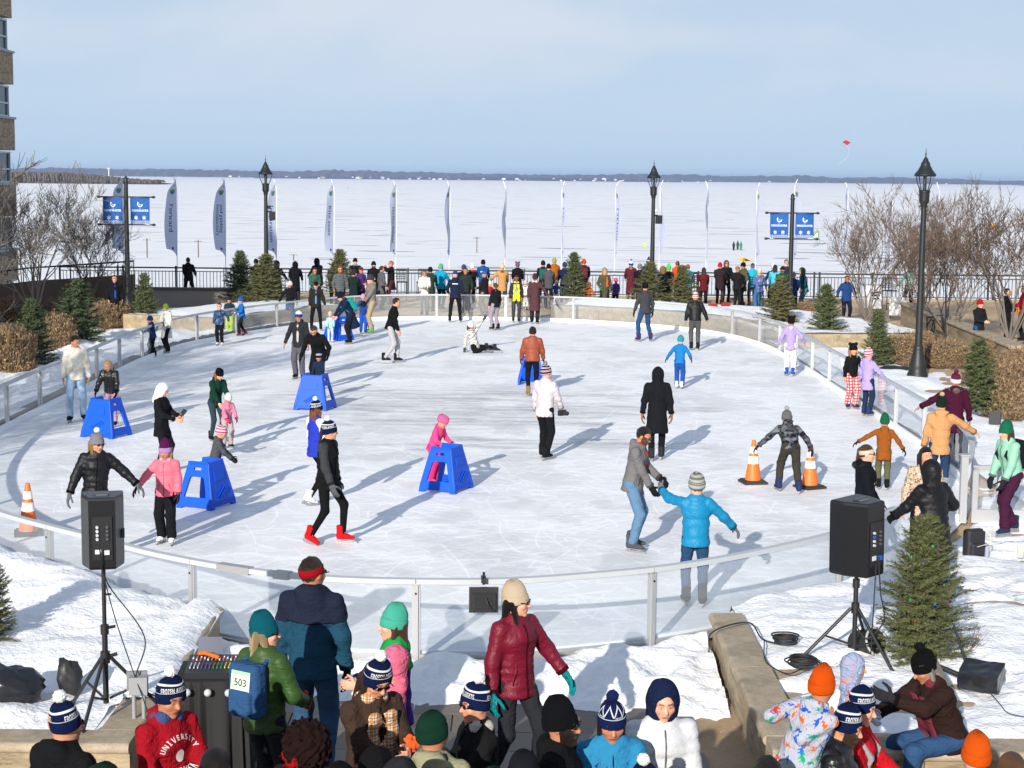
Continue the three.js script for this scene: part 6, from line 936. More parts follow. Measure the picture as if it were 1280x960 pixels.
person('skater in a zebra striped sweater fallen on the ice with one arm raised', { f: [597, 440], h: 1.66, fem: 1, yaw: 60, sit: 0.17, hip: [0, -0.1], lean: -24, side: 10, hp: 20, hr: 20, top: ['sweater', 'zebra', 0.06], bulk: 1.4, pants: ['#141517', 'cloth', 1], shoes: SK('#2a2b2e'), hair: ['long', '#1c1310'], hat: ['beanie', '#e4e0dc'], fl: [0.06, 0.02, 0.62], fr: [0.12, 0.05, 0.42], L: [0.5, 0.98, -0.1], R: [0.34, 0.08, -0.28], gl: '#3a3c40' });
person('woman with a long yellow scarf and orange headband', { f: [645, 403], t: 343, fem: 1, yaw: 4, hp: 12, top: ['coat', '#2b2f36', 0.2], inner: '#7d9acb', pants: ['#3a3f42', 'cloth', 1.2], shoes: SK('#1a1a1c'), hair: ['short', '#2a1a14'], hat: ['band', '#c8643c'], scarf: '#e0cc20', scarfEnds: 2, scarfLen: 0.62, skin: 3, L: 'hang', R: 'hang' });
person('woman in a long maroon brown coat and pale scarf leaning on the rail', { f: [668, 405], t: 340, fem: 1, yaw: 172, top: ['coat', '#4c3236', 0.5], pants: ['#2a2a2c', 'cloth', 2], shoes: SK('#1a1a1c'), hat: ['beanie', '#4a2a30'], hair: ['short', '#2a1a14'], scarf: '#d9c8c0', scarfEnds: 1, R: [0.5, 0.95, 0.12], L: 'hang', skin: 3 });
person('person in a rust brown puffer jacket pushing a blue skating aid away', { f: [665, 495], t: 406, yaw: 180, top: ['puffer', '#8a4530', 0.06], bulk: 1.2, pants: ['#141518', 'cloth', 0.6], shoes: SK('#8a6a40'), hat: ['beanie', '#2a2c2e'], gl: '#24262c', L: [0.3, 0.88, 0.2], R: [0.3, 0.88, 0.2], pitch: 0.11 });
person('person in a pale pink jacket and bobble hat carrying a camera', { f: [679, 574], t: 449, yaw: 150, hy: -20, lean: 4, top: ['jacket', '#c0b8bd', 0.14], bulk: 1.3, pants: ['#141519', 'cloth', 1.2], shoes: SK('#17181a'), hat: ['pom', 'greypink', '#7a7c80'], L: [0.22, 0.84, 0.1], R: [0.22, 0.92, 0.3], fl: [0.1, 0, 0.14], fr: [0.12, 0, -0.1], id: 'camera' });
person('man in a grey jacket, black beanie and blue jeans near the planter', { f: [806, 427], t: 350, yaw: -160, hy: -25, top: ['jacket', '#3a3b3f', 0.1], pants: ['#23456e', 'denim', 1], shoes: SK('#3d2a55'), hat: ['beanie', '#141416'], R: 'hang', L: [0.34, 0.82, 0.1], gl: '#15161a', fl: [0.2, 0, 0.02], fr: [0.18, 0, -0.02] });
person('person in a black puffer with a white and red striped hat', { f: [868, 438], t: 364, yaw: 178, lean: 6, top: ['puffer', '#141518', 0.04], pants: ['#4c4b4c', 'cloth', 1], shoes: SK('#1a1a1c'), hat: ['tall', 'tan'], R: [0.42, 0.84, 0.1], L: [0.3, 0.82, 0.12] });
person('child in bright blue snow clothes with arms held out', { f: [849, 486], t: 417, k: 1, h: 0, yaw: 165, lean: 10, top: ['jacket', '#1c6fae', 0.1], bulk: 1.3, pants: ['#1a4c96', 'cloth', 2], shoes: SK('#cfd0d4'), hat: ['beanie', '#2f9aa8'], gl: '#191b20', L: [0.5, 0.98, 0.2], R: [0.36, 1.0, 0.2] });
person('girl in a lilac jacket with a white fur hood and white trousers at the rail', { f: [987, 470], t: 393, fem: 1, k: 1, h: 0, yaw: 172, top: ['jacket', '#a18fd0', 0.16], fur: '#e6e2e0', hood: 'down', pants: ['#dedcd8', 'cloth', 2], shoes: SK('#2450a8'), hair: ['short', '#171214'], hat: ['ears', '#17161a'], R: [0.42, 1.02, 0.14], L: [0.4, 0.86, 0.1] });
person('girl in a black jacket and red plaid pyjama trousers at the rail', { f: [1064, 511], t: 427, fem: 1, k: 1, h: 0, yaw: 12, top: ['jacket', '#141416', 0.05], pants: ['redplaid', 'cloth', 2.4], shoes: SK('#1d2c4c'), hair: ['long', '#a0754a'], hat: ['ears', '#18181b'], L: [0.3, 1.0, 0.1], R: 'hang' });
person('girl in a lavender coat and pink striped hat holding the rail', { f: [1083, 520], t: 432, fem: 1, k: 1, h: 0, yaw: 140, top: ['coat', '#a08fd2', 0.26], hood: 'down', pants: ['#1f2a44', 'denim', 1.2], shoes: SK('#23345a'), hat: ['beanie', 'pinkstripe'], R: [0.4, 1.02, 0.2], L: [0.24, 0.9, 0.1] });
person('person in a long black hooded coat gliding away with a toy in hand', { f: [820, 577], t: 456, yaw: 176, top: ['coat', '#14161b', 0.42], bulk: 1.3, hood: 'up', pants: '#14161b', shoes: SK('#2a2b30'), L: [0.28, 0.84, 0.04], R: [0.28, 0.86, 0.12], fl: [0.09, 0, 0.02], fr: [0.1, 0, 0.22], gl: '#8a5a34' });
person('bearded man in a grey softshell and sunglasses giving a hand to the blue jacket', { f: [786, 688], t: 527, yaw: 72, hp: 20, lean: 10, top: ['jacket', '#6a696a', 0.12], bulk: 1.25, hood: 'down', inner: '#a03030', collar: 0.02, pants: ['#587895', 'denim', 1.3], shoes: SK('#4a4c50'), hair: ['short', '#231813'], beard: '#6a4632', sun: 1, gl: '#18191c', L: [0.12, 1.02, 0.4], R: [0.1, 0.9, 0.34], fl: [0.1, 0, 0.04], fr: [0.12, 0, 0.08] });
person('boy in a teal blue puffer and grey striped beanie with arms out', { f: [868, 756], t: 585, k: 1, h: 0, yaw: 178, top: ['puffer', '#0f7aa6', 0.12], pitch: 0.12, pants: ['#2b4566', 'denim', 1.1], shoes: SK('#26303e'), hat: ['beanie', 'greystripe'], gl: '#6b6c70', L: [0.46, 1.52, 0.36], R: [0.6, 0.98, 0.12], fl: [0.12, 0.0, -0.02], fr: [0.1, 0, -0.12], hair: ['short', '#1a1512'] });
person('child in a grey camouflage jacket leaning on two traffic cones', { f: [982, 614], h: 1.5, k: 1, yaw: 182, lean: 46, top: ['jacket', 'camo', 0.08], bulk: 1.3, pants: ['#39352f', 'cloth', 1.6], shoes: SK('#26345a'), hat: ['pom', '#6b6c70', '#9a9a9c'], gl: '#26282c', L: [0.58, 0.84, 0.16], R: [0.5, 0.84, 0.12], fl: [0.14, 0, 0.02], fr: [0.2, 0, -0.3], hood: 'down' });
person('boy in an ochre jacket and green hat balancing with arms out', { f: [1103, 612], t: 516, k: 1, h: 0, yaw: 172, lean: 4, top: ['jacket', '#8a4c1a', 0.22], hood: 'down', bulk: 1.3, pants: ['#57573c', 'cloth', 1.6], shoes: SK('#17181a'), hat: ['tall', '#1c6a4a'], gl: '#17181b', L: [0.66, 1.12, 0.1], R: [0.5, 0.96, 0.1] });
person('woman in a black coat with a cream headband and sunglasses', { t: [1083, 553], h: 1.68, fem: 1, yaw: 78, top: ['coat', '#11141c', 0.3], bulk: 1.2, fur: '#111', hood: 'down', pants: '#15161a', shoes: SK('#1a1a1c'), hair: ['pony', '#5c3a28'], hat: ['band', '#dcd2b8'], sun: 1, L: [0.2, 0.86, 0.2], R: [0.22, 0.86, 0.2], gl: '#2a2a2c' });
person('woman with long black hair in a leopard print coat smiling', { t: [1158, 555], h: 1.66, fem: 1, yaw: -12, hy: 25, top: ['coat', 'leopard', 0.2], bulk: 1.3, pants: '#17171a', shoes: SK('#1a1a1c'), hair: ['long', '#120d0d'], R: [0.3, 0.84, 0.15], L: 'hang' });
person('person in a black hooded quilted coat leaning on the rink rail', { t: [1172, 570], h: 1.74, out: 1, yaw: -150, lean: 12, top: ['puffer', '#111113', 0.3], pitch: 0.075, hood: 'up', pants: '#4a4a4c', shoes: ['boot', '#1c1a19'], L: [0.24, 1.0, 0.44], R: [0.34, 1.05, 0.3], gl: '#141416' });
person('woman in a tan coat and dark green hat reaching for the gate post', { f: [1172, 626], h: 1.68, fem: 1, yaw: 172, top: ['coat', '#b98a5c', 0.16], bulk: 1.2, hood: 'down', pants: ['#243a58', 'denim', 1], shoes: SK('#1a1a1c'), hat: ['pom', '#1a2a1e', '#b8a07a'], R: [0.62, 1.14, 0.2], L: [0.26, 0.86, 0.1] });
person('woman in a plum parka with fur collar and white and maroon hat', { f: [1190, 588], h: 1.72, fem: 1, yaw: 176, top: ['coat', '#3d1028', 0.26], bulk: 1.3, fur: '#6a5a4c', hood: 'down', pants: '#1d1a1e', shoes: SK('#1a1a1c'), hat: ['pom', 'whitemaroon', '#5c2440'], L: [0.62, 1.12, 0.16], R: [0.3, 0.9, 0.1] });
person('toddler in a bright pink snowsuit and helmet behind a blue skating aid', { f: [543, 604], h: 1.2, k: 1, yaw: 62, lean: 24, hp: 14, top: ['jacket', '#e2487e', 0.12], bulk: 1.4, hood: 'down', pants: ['#d02f72', 'cloth', 2.4], shoes: SK('#c04a70'), hat: ['helmet', '#d86a9a'], L: [0.2, 1.02, 0.42], R: [0.2, 1.02, 0.42], hair: ['short', '#8a6a44'] });
person('woman in a mint jacket, green beanie and plum trousers stepping by the gate', { f: [1263, 668], h: 1.68, out: 1, fem: 1, yaw: -70, lean: 14, top: ['puffer', '#86b8a0', 0.08], q: 0.006, pants: ['#3c1830', 'cloth', 2], shoes: SK('#26304a'), hat: ['tall', '#1d6a4c'], hair: ['long', '#4a281c'], L: [0.16, 0.78, 0.3], R: [0.2, 0.8, 0.26], gl: '#24222a', pack: '#17181b', fl: [0.12, 0, 0.2], fr: [0.14, 0, -0.14] });
person('person in a long white coat and green bobble cap at the glass', { f: [209, 441], t: 378, fem: 1, yaw: -38, hp: 18, top: ['coat', '#cfcdc8', 0.42], bulk: 1.2, inner: '#2f5f46', pants: '#131417', shoes: SK('#1d2028'), hat: ['beanie', '#7f9a2e'], fur: '#6a6058', hood: 'down', gl: '#141416', L: [0.24, 0.86, 0.12], R: [0.2, 0.9, 0.3] });
person('child in navy with a navy hat leaning on the rink rail', { f: [191, 446], t: 393, k: 1, h: 0, yaw: -110, lean: 12, top: ['jacket', '#172a52', 0.12], bulk: 1.3, pants: ['#131722', 'cloth', 2], shoes: SK('#17181c'), hat: ['beanie', '#1d3262'], hood: 'down', L: [0.2, 1.1, 0.4], R: [0.2, 1.1, 0.4] });
person('girl in a blue patterned jacket and black trousers laughing', { f: [275, 432], t: 377, k: 1, h: 0, yaw: -6, lean: 4, top: ['jacket', 'galaxy', 0.08], bulk: 1.3, pants: ['#15161a', 'cloth', 1.8], shoes: SK('#e0e0e0'), hair: ['short', '#3a261c'], R: [0.2, 0.92, 0.24], L: [0.42, 1.02, 0.1] });
person('child in lime green snow trousers and a dark jacket', { f: [287, 419], t: 369, k: 1, h: 0, yaw: 10, top: ['jacket', '#1d3040', 0.06], bulk: 1.3, pants: ['#a9c410', 'cloth', 2.6], shoes: SK('#5c6a72'), hat: ['beanie', '#232c3a'], L: [0.3, 1.0, 0.2], R: 'hang' });
person('child in a bright blue jacket and blue hat turned to a friend', { f: [301, 420], t: 369, k: 1, h: 0, yaw: -60, lean: 6, top: ['jacket', '#1766ae', 0.14], bulk: 1.3, pants: ['#1c1d22', 'cloth', 1.2], shoes: SK('#6a2034'), hat: ['beanie', '#1f5fb0'], L: [0.14, 1.1, 0.3], R: [0.16, 1.1, 0.3], fl: [0.1, 0, 0.12], fr: [0.1, 0, -0.26] });

// ---------------------------------------------------------------- onlookers on the far terrace
const T = (label, u, topV, o) => person(label, { h: 1.74, t: [u, topV], out: 1, pants: '#1b1c20', L: 'rail', R: 'rail', yaw: 180, ...o });
T('lone figure in black looking over the railing at the lake', 235, 320, { top: ['jacket', '#131417', 0.14], bulk: 1.4, hood: 'down', hair: ['short', '#120e0c'], fl: [0.18, 0, 0], fr: [0.18, 0, 0] });
T('bare headed man in a dark jacket open over a blue shirt behind the hedge', 143, 342, { yaw: 20, top: ['jacket', '#15161a', 0.12], bulk: 1.5, inner: '#1d4f9a', hair: ['short', '#3a2a22'], L: 'pocket', R: 'pocket' });
T('figure in black half hidden behind the dark spruce', 320, 322, { top: ['coat', '#141518', 0.3], hat: ['beanie', '#15161a'] });
T('figure in black hood beside the bushy spruce', 346, 324, { top: ['coat', '#15161b', 0.3], hood: 'up', yaw: 150 });
T('figure in a black hooded coat at the gap in the railing', 369, 325, { top: ['coat', '#121317', 0.28], bulk: 1.3, hood: 'up', pants: '#2a2f3a' });
T('figure in a peaked black hood bending over the railing', 398, 323, { top: ['coat', '#131419', 0.3], hood: 'up', lean: 14, yaw: -140, top0: 1.7 });
T('figure in a teal collar and dark hat behind the olive spruce', 417, 326, { top: ['jacket', '#1c2a30', 0.15], hat: ['beanie', '#17191d'], scarf: '#2f8f8a' });
T('bearded man with red hair in a dark nordic patterned sweater', 423, 341, { yaw: 8, h: 1.78, top: ['sweater', 'nordic', 0.1], bulk: 1.5, hair: ['short', '#9a4a20'], beard: '#a85428', sun: 1, L: 'pocket', R: 'pocket', at: [at(423, 395).x, -61] });
T('man in a green jacket looking down beside the dark jacket', 394, 340, { yaw: 30, hp: 16, h: 1.7, top: ['jacket', '#35584a', 0.12], hair: ['short', '#221814'], L: 'front', R: 'front', at: [at(395, 390).x, -61.6] });
T('person in a black hat facing the crowd beside the spruce', 444, 321, { yaw: 15, top: ['jacket', '#17181c', 0.15], hat: ['beanie', '#141418'], scarf: '#8a8a90', L: 'pocket', R: 'front' });
T('person in a maroon cap and purple jacket by the spruce', 451, 332, { yaw: 40, h: 1.66, top: ['jacket', '#4a2f6a', 0.15], hat: ['cap', '#5c2a3a'], L: 'front', R: 'front' });
T('person in a green plaid coat with the back turned', 442, 337, { h: 1.62, top: ['coat', 'plaid', 0.2], bulk: 1.4, hair: ['short', '#1d1612'], yaw: 170 });
T('man in a black jacket and hat talking by the railing', 467, 325, { yaw: 10, top: ['jacket', '#16171a', 0.16], bulk: 1.3, hat: ['beanie', '#17181c'], beard: '#3a2c24', L: 'pocket', R: 'front' });
T('woman in a black coat lifting a phone to her face', 489, 325, { yaw: -70, fem: 1, top: ['coat', '#17181c', 0.34], hair: ['short', '#9a5a3a'], hat: ['band', '#b87860'], L: 'face', R: 'face', pants: '#4a2028' });
T('woman in a white jacket and grey leggings holding a cup', 521, 346, { yaw: 6, fem: 1, h: 1.66, top: ['jacket', '#d6d4d0', 0.14], bulk: 1.3, hair: ['short', '#3a241a'], scarf: '#c8b0a8', L: 'front', R: 'front', pants: ['#55565a', 'tight', 0], at: [at(523, 405).x, -61.2] });
T('person in a cyan jacket and mint beanie', 551, 328, { yaw: 155, top: ['jacket', '#1490bc', 0.14], bulk: 1.3, hat: ['beanie', '#5ab498'] });
T('dark haired man in a dark green jacket facing the rink', 578, 343, { yaw: 4, h: 1.72, top: ['jacket', '#26312f', 0.12], hair: ['short', '#16110f'], L: 'pocket', R: 'pocket', at: [at(578, 402).x, -62] });
T('person in a black coat and blue grey hat with back turned', 580, 329, { top: ['coat', '#141518', 0.25], bulk: 1.4, hat: ['beanie', '#3a4470'] });
T('person in a white hat leaning towards a neighbour', 590, 328, { yaw: -150, top: ['jacket', '#1b1c20', 0.15], hat: ['beanie', '#e8e6e6'], scarf: '#a82a3a' });
T('person in a blue jacket with white lettering and a black beanie', 604, 323, { top: ['jacket', '#1a4a8a', 0.14], bulk: 1.4, hat: ['beanie', '#15161a'], id: 'lettered' });
T('person in a blue cap holding a child in brown', 606, 337, { yaw: -120, h: 1.66, top: ['jacket', '#1c1d22', 0.14], bulk: 1.3, hat: ['cap', '#2c5a9a'], L: 'front', R: 'front', pants: '#8a7458' });
T('person in a camel coat with a fur collar and cream hat', 628, 326, { fem: 1, top: ['coat', '#b88a54', 0.26], bulk: 1.3, fur: '#6a503a', hood: 'down', hat: ['pom', '#d9c8a8', '#d9c8a8'], pants: '#4a4038', L: [0.46, 1.05, 0.2] });
T('person in black with a pink and grey ear flap hat', 647, 326, { fem: 1, h: 1.66, top: ['jacket', '#131418', 0.16], bulk: 1.3, hat: ['ears', '#6a5a78'] });
T('person in a dark jacket with a teal backpack', 679, 324, { top: ['jacket', '#1c2028', 0.14], hat: ['beanie', '#262024'], pack: '#15605e', strap: '#a02a24' });
T('person in an ochre jacket and green and yellow hat', 693, 321, { fem: 1, top: ['jacket', '#a05a1e', 0.2], bulk: 1.4, hood: 'down', hat: ['beanie', 'multi'] });
T('small child in a white and blue snowsuit below the ochre jacket', 695, 349, { h: 1.05, k: 1, yaw: 10, top: ['jacket', '#2346a8', 0.06], bulk: 1.4, pants: ['#d6d8de', 'cloth', 3], hat: ['helmet', '#d9dce4'], L: 'low', R: 'low' });
T('child in a white snowsuit beside the yellow scarf', 657, 349, { h: 1.15, k: 1, yaw: 170, top: ['jacket', '#d8d6d2', 0.12], bulk: 1.4, pants: ['#d2d0cc', 'cloth', 2], hat: ['beanie', '#cfc8bc'], fur: '#8a7a60', hood: 'down', L: 'low', R: 'low' });
T('person in an orange beanie with a maroon backpack', 730, 322, { top: ['jacket', '#1d1d2c', 0.14], bulk: 1.3, hat: ['beanie', '#d8481a'], pack: '#6a1836', h: 1.78 });
T('small child in orange and brown behind the narrow spruce', 736, 351, { h: 1.1, k: 1, yaw: 150, top: ['jacket', '#b8602a', 0.1], bulk: 1.3, hood: 'up', pants: '#26808a', L: 'low', R: 'low' });
T('woman in a long olive coat and tan hood facing the rink', 756, 333, { fem: 1, h: 1.68, yaw: 8, top: ['coat', '#4a4634', 0.55], bulk: 1.2, hood: 'up', hoodCol: '#8a8068', scarf: '#a85430', scarfEnds: 1, gl: '#1f8a52', L: 'pocket', R: [0.2, 0.95, 0.16] });
T('person in a long burgundy parka with fur hood and blue white hat', 789, 323, { fem: 1, top: ['coat', '#55202e', 0.5], bulk: 1.3, fur: '#9a7a58', hood: 'down', hat: ['pom', 'blue', '#4a5aa0'], pants: '#6a5f64' });
T('person in a blue jacket and bobble hat behind the lamp post', 811, 320, { h: 1.78, top: ['jacket', '#27405e', 0.14], bulk: 1.3, hat: ['pom', 'navywhite', '#2c3c66'], L: [0.5, 1.1, 0.2] });
T('person in a black coat with a brown fur hood', 829, 331, { yaw: 130, top: ['coat', '#17181b', 0.36], bulk: 1.2, hood: 'up', hoodCol: '#7a5f48', fur: '#8a6a4c', L: 'front' });
T('person in black with a neon green hat', 836, 328, { yaw: -160, top: ['coat', '#15161a', 0.3], hat: ['pom', '#3ccf5a', '#3ccf5a'] });
T('person in a bright orange jacket', 847, 325, { yaw: 150, top: ['jacket', '#e04a12', 0.16], bulk: 1.3, hair: ['short', '#6a4630'], hood: 'down' });
T('person in a teal jacket with red hair beside the rounded spruce', 860, 329, { yaw: 180, top: ['jacket', '#15788c', 0.16], hair: ['short', '#8a4a2c'] });
T('person in a red beanie and dark brown coat', 889, 329, { yaw: 160, top: ['coat', '#2c2022', 0.3], bulk: 1.3, hat: ['beanie', '#c81e28'], pants: '#3a302c', at: [at(889, 375).x, -67.5], h: 1.72 });
T('man in a black jacket with grey hood up and sunglasses', 897, 323, { yaw: 5, top: ['jacket', '#16171a', 0.16], bulk: 1.3, hood: 'up', hoodCol: '#4a4844', sun: 1, L: 'pocket', R: 'pocket', at: [at(897, 372).x, -69] });
T('person in an olive coat and black beanie', 914, 326, { yaw: -60, top: ['coat', '#4f4a38', 0.3], bulk: 1.1, hat: ['beanie', '#141416'], hood: 'down', L: 'pocket', R: 'pocket', at: [at(914, 376).x, -66.5], h: 1.78 });
T('person in a tie dyed jacket and flared jeans with white hair', 931, 335, { fem: 1, yaw: -150, h: 1.68, top: ['jacket', 'tiedye', 0.16], bulk: 1.2, hair: ['short', '#cfc8bc'], pants: ['#3a6490', 'denim', 2.4], scarf: '#d8a82a', L: 'front', R: 'low', at: [at(932, 380).x, -64.5] });
T('person in a cyan jacket by the railing, behind the long black hair', 941, 328, { fem: 1, top: ['jacket', '#1fa3c4', 0.14], hair: ['short', '#3a241a'], hat: ['band', '#1f8fae'] });
T('person in a light blue top with very long black hair', 948, 326, { fem: 1, yaw: 172, top: ['jacket', '#4ab4d4', 0.14], hair: ['long', '#0f0c0e'], pants: '#1f2026', at: [at(949, 376).x, -66] });
T('person in a forest green jacket reaching across a table', 957, 331, { yaw: 160, lean: 10, top: ['jacket', '#12482c', 0.14], bulk: 1.4, hat: ['cap', '#1d1d20'], R: [0.62, 1.02, 0.25], L: 'front', id: 'greenjacket', at: [at(958, 380).x, -64.6], h: 1.72 });
T('person in a black and white jacket behind the banner post', 983, 323, { yaw: 20, top: ['jacket', '#2a2c34', 0.16], hair: ['short', '#17100e'], scarf: '#b9bcc8', L: 'front', R: 'front' });
T('person in navy and black behind the olive spruce', 989, 342, { yaw: 178, h: 1.66, top: ['jacket', '#1d3566', 0.1], hat: ['beanie', '#8a8c94'], at: [at(990, 395).x, -62.2] });
T('person in a dark teal jacket with the hood up and jeans', 1006, 334, { yaw: -80, lean: 12, top: ['jacket', '#153c48', 0.14], bulk: 1.2, hood: 'up', hoodCol: '#3f564f', pants: ['#33657a', 'denim', 1.2], L: 'pocket', R: 'pocket', top0: 1.72 });
T('man in a blue jacket with a camera strap and bare head', 1057, 354, { yaw: 8, h: 1.72, top: ['jacket', '#1d3f72', 0.12], bulk: 1.4, hair: ['short', '#2c2019'], pants: '#151b2e', L: [0.34, 0.86, 0.12], R: [0.36, 0.92, 0.12], scarf: '#1c1c20', shoes: ['boot', '#c4b4a0'], at: [at(1057, 404).x, at(1057, 404).z] });
T('person in a mint and teal jacket at the railing behind the trees', 1138, 329, { fem: 1, yaw: -165, h: 1.7, top: ['jacket', '#8fc4b0', 0.12], hair: ['short', '#4a2c24'], scarf: '#2f7a72', pants: '#1b2136', y: 0.3 });
T('person in a red hat and black jacket behind the ramp wall', 1221, 382, { yaw: 30, h: 1.66, top: ['jacket', '#1c1d20', 0.14], bulk: 1.3, hat: ['beanie', '#a81e24'], L: 'front', R: 'front', pants: '#1f4a8a', at: [at(1222, 445).x, at(1222, 445).z] });
T('man in a black coat holding a yellow packet at the ramp', 1254, 342, { yaw: 60, h: 1.8, top: ['coat', '#191a1d', 0.3], bulk: 1.5, hair: ['short', '#1c1613'], gl: '#d88a1a', L: 'front', R: 'front', at: [at(1256, 432).x, at(1256, 432).z] });
T('person in a red jacket at the ramp beside the leafless tree', 1277, 330, { yaw: -90, h: 1.78, top: ['jacket', '#b81e34', 0.16], bulk: 1.3, hair: ['short', '#5a3a28'], L: 'front', R: 'front', at: [at(1278, 425).x, at(1278, 425).z] });

T('person in a grey jacket and black hat between the dark jacket and the ochre jacket', 686, 328, { top: ['jacket', '#4a4c52', 0.14], hat: ['beanie', '#17181b'] });
T('person in a navy parka behind the narrow spruce', 706, 326, { top: ['coat', '#1b2440', 0.3], hood: 'down', hat: ['beanie', '#2a3a6a'] });
T('child in a purple jacket at the railing beside the long olive coat', 770, 345, { h: 1.2, k: 1, top: ['jacket', '#5a3a86', 0.1], bulk: 1.3, hat: ['pom', '#c85a8a', '#e8d8e0'] });
T('person in a black parka and grey hat beside the burgundy parka', 800, 328, { top: ['coat', '#17181c', 0.3], hat: ['beanie', '#7a7c82'], yaw: 160 });
T('person in a dark red jacket beside the red beanie', 880, 333, { h: 1.66, fem: 1, top: ['jacket', '#5a1a22', 0.16], hair: ['long', '#2a1a14'] });
T('person in a black jacket and tan cap by the olive coat', 922, 331, { h: 1.7, top: ['jacket', '#1a1b1e', 0.14], hat: ['cap', '#8a744c'], yaw: 150 });
T('person in a dark blue jacket and white beanie near the forest green jacket', 967, 328, { top: ['jacket', '#1f2f5a', 0.14], hat: ['beanie', '#dddad6'], yaw: -170 });
T('person in a dark green parka beside the mint beanie', 538, 332, { top: ['coat', '#22382c', 0.3], hat: ['beanie', '#1a1a1c'], h: 1.68 });
T('person in a grey coat beside the black hat and beard', 477, 331, { top: ['coat', '#54565c', 0.3], hair: ['short', '#2a1e18'], yaw: 120, L: 'pocket', R: 'pocket', h: 1.68 });
T('child in a red snowsuit in front of the blue lettered jacket', 612, 350, { h: 1.1, k: 1, top: ['jacket', '#b02430', 0.1], bulk: 1.4, pants: ['#2a2c34', 'cloth', 2], hat: ['beanie', '#e8e4e0'], L: 'low', R: 'low', yaw: 40 });

// ---------------------------------------------------------------- the foreground crowd
const F = (label, u, topV, o) => person(label, { h: 1.72, t: [u, topV], L: 'hang', R: 'hang', ...o });
F('person in a black hooded jacket and navy bobble hat by the seat wall', 78, 858, { h: 1.76, yaw: 150, hy: -25, top: ['jacket', '#121316', 0.16], bulk: 1.5, hood: 'down', hat: ['pom', 'frozen'], hatTurn: 1.2, sun: 1 });
F('person in a red university jacket and navy bobble hat', 208, 828, { h: 1.7, yaw: 48, hp: 10, top: ['jacket', '#8f0f1c', 0.14], bulk: 1.4, hood: 'down', hat: ['pom', 'frozen'], hatTurn: -1.4, scarf: '#3d4a74', L: [0.1, 1.02, 0.36], R: [0.16, 0.98, 0.3], gl: '#17181b', pants: '#1b1b1e', id: 'uni' });
F('woman in a green jacket and teal beanie with race number 503 on her backpack', 330, 762, { h: 1.68, fem: 1, yaw: 148, hy: -52, top: ['puffer', '#2f4a1f', 0.1], q: 0.007, hat: ['tall', '#0b5a68'], hair: ['long', '#a3906a'], pack: '#2a4c74', L: [0.16, 1.02, 0.34], R: [0.2, 1.0, 0.26], gl: '#b83a1c', pants: '#1f2226', id: 'racer', sun: 1 });
F('tall man in a blue hooded shell jacket and red headband with his back turned', 390, 692, { h: 1.9, yaw: 172, hy: -30, top: ['jacket', '#1c4258', 0.12], bulk: 1.6, yoke: '#1b2233', hood: 'down', hat: ['band', '#a8141e'], hair: ['short', '#2b1d15'], pants: ['#2f4d6c', 'denim', 1.4], sun: 1, gl: '#141519', id: 'shell' });
F('person in a brown jacket, checked scarf and navy bobble hat holding an orange flower', 461, 801, { h: 1.74, yaw: 38, hp: 22, lean: 6, top: ['jacket', '#3a2c24', 0.14], bulk: 1.5, hat: ['pom', 'frozen'], hatTurn: -1.2, hair: ['long', '#3a2014'], scarf: 'scarf', scarfEnds: 2, scarfLen: 0.45, sun: 1, L: [0.06, 1.14, 0.4], R: [0.04, 1.1, 0.4], grip: 1, pants: '#1d1d20', id: 'flower' });
F('woman in a mint beanie and purple and green jacket carrying a child', 493, 752, { h: 1.68, fem: 1, yaw: -78, top: ['jacket', '#3a1e78', 0.14], bulk: 1.3, yoke: '#1d8a44', hat: ['tall', '#4cb49a'], hair: ['long', '#4a2a1c'], L: [0.1, 1.12, 0.32], R: [0.18, 1.08, 0.3] });
F('small child in a pink hooded jacket carried on an arm', 507, 785, { h: 1.02, k: 1, y: 0.62, at: [at(507, 790, 1.55).x + 0.02, at(507, 790, 1.55).z + 0.05], yaw: -50, top: ['jacket', '#c4607a', 0.06], bulk: 1.5, hood: 'up', hat: ['beanie', 'lavstripe'], pants: '#9a2a4a', sit: 0.62, fl: [0.12, 0.18, 0.25], fr: [0.12, 0.18, 0.2], sitfeet: 1, L: [0.1, 1.05, 0.3], R: [0.14, 1.02, 0.3] });
F('person with dark curly hair with red tips, seen from behind', 384, 897, { h: 1.66, fem: 1, yaw: 176, top: ['coat', '#1b1a20', 0.2], hair: ['curly', '#1d0f0e', '#8a1016'], pants: '#17171a', id: 'curly' });
F('person in a black hood standing in front of the brown jacket', 470, 925, { h: 1.62, yaw: 170, top: ['jacket', '#0e0e10', 0.14], bulk: 1.3, hood: 'up' });
F('person in a dark green beanie and pale khaki hooded jacket', 541, 881, { h: 1.74, yaw: 172, hy: -25, top: ['jacket', '#8d8b70', 0.14], bulk: 1.5, hood: 'down', hat: ['beanie', '#14382a'], scarf: '#2a2d35' });
F('woman in glasses, navy bobble hat and grey scarf in a black jacket', 598, 838, { h: 1.68, fem: 1, yaw: -68, top: ['jacket', '#141416', 0.14], bulk: 1.4, hat: ['pom', 'frozen'], hatTurn: 1.9, sun: 1, scarf: '#a9a69c', L: [0.1, 1.05, 0.34], R: [0.16, 1.0, 0.3] });
F('woman in a burgundy quilted jacket, cream beanie and teal gloves', 647, 721, { h: 1.72, fem: 1, yaw: 42, hy: 35, top: ['puffer', '#6a0f26', 0.12], pitch: 0.065, q: 0.008, hat: ['tall', '#cbb79c'], hair: ['long', '#120d0d'], gl: '#0c7a80', pants: ['#25272c', 'cloth', 0.7], L: [0.4, 0.92, 0.16], R: [0.28, 0.82, 0.0], fl: [0.1, 0, 0.16], fr: [0.1, 0, -0.2], sun: 1 });
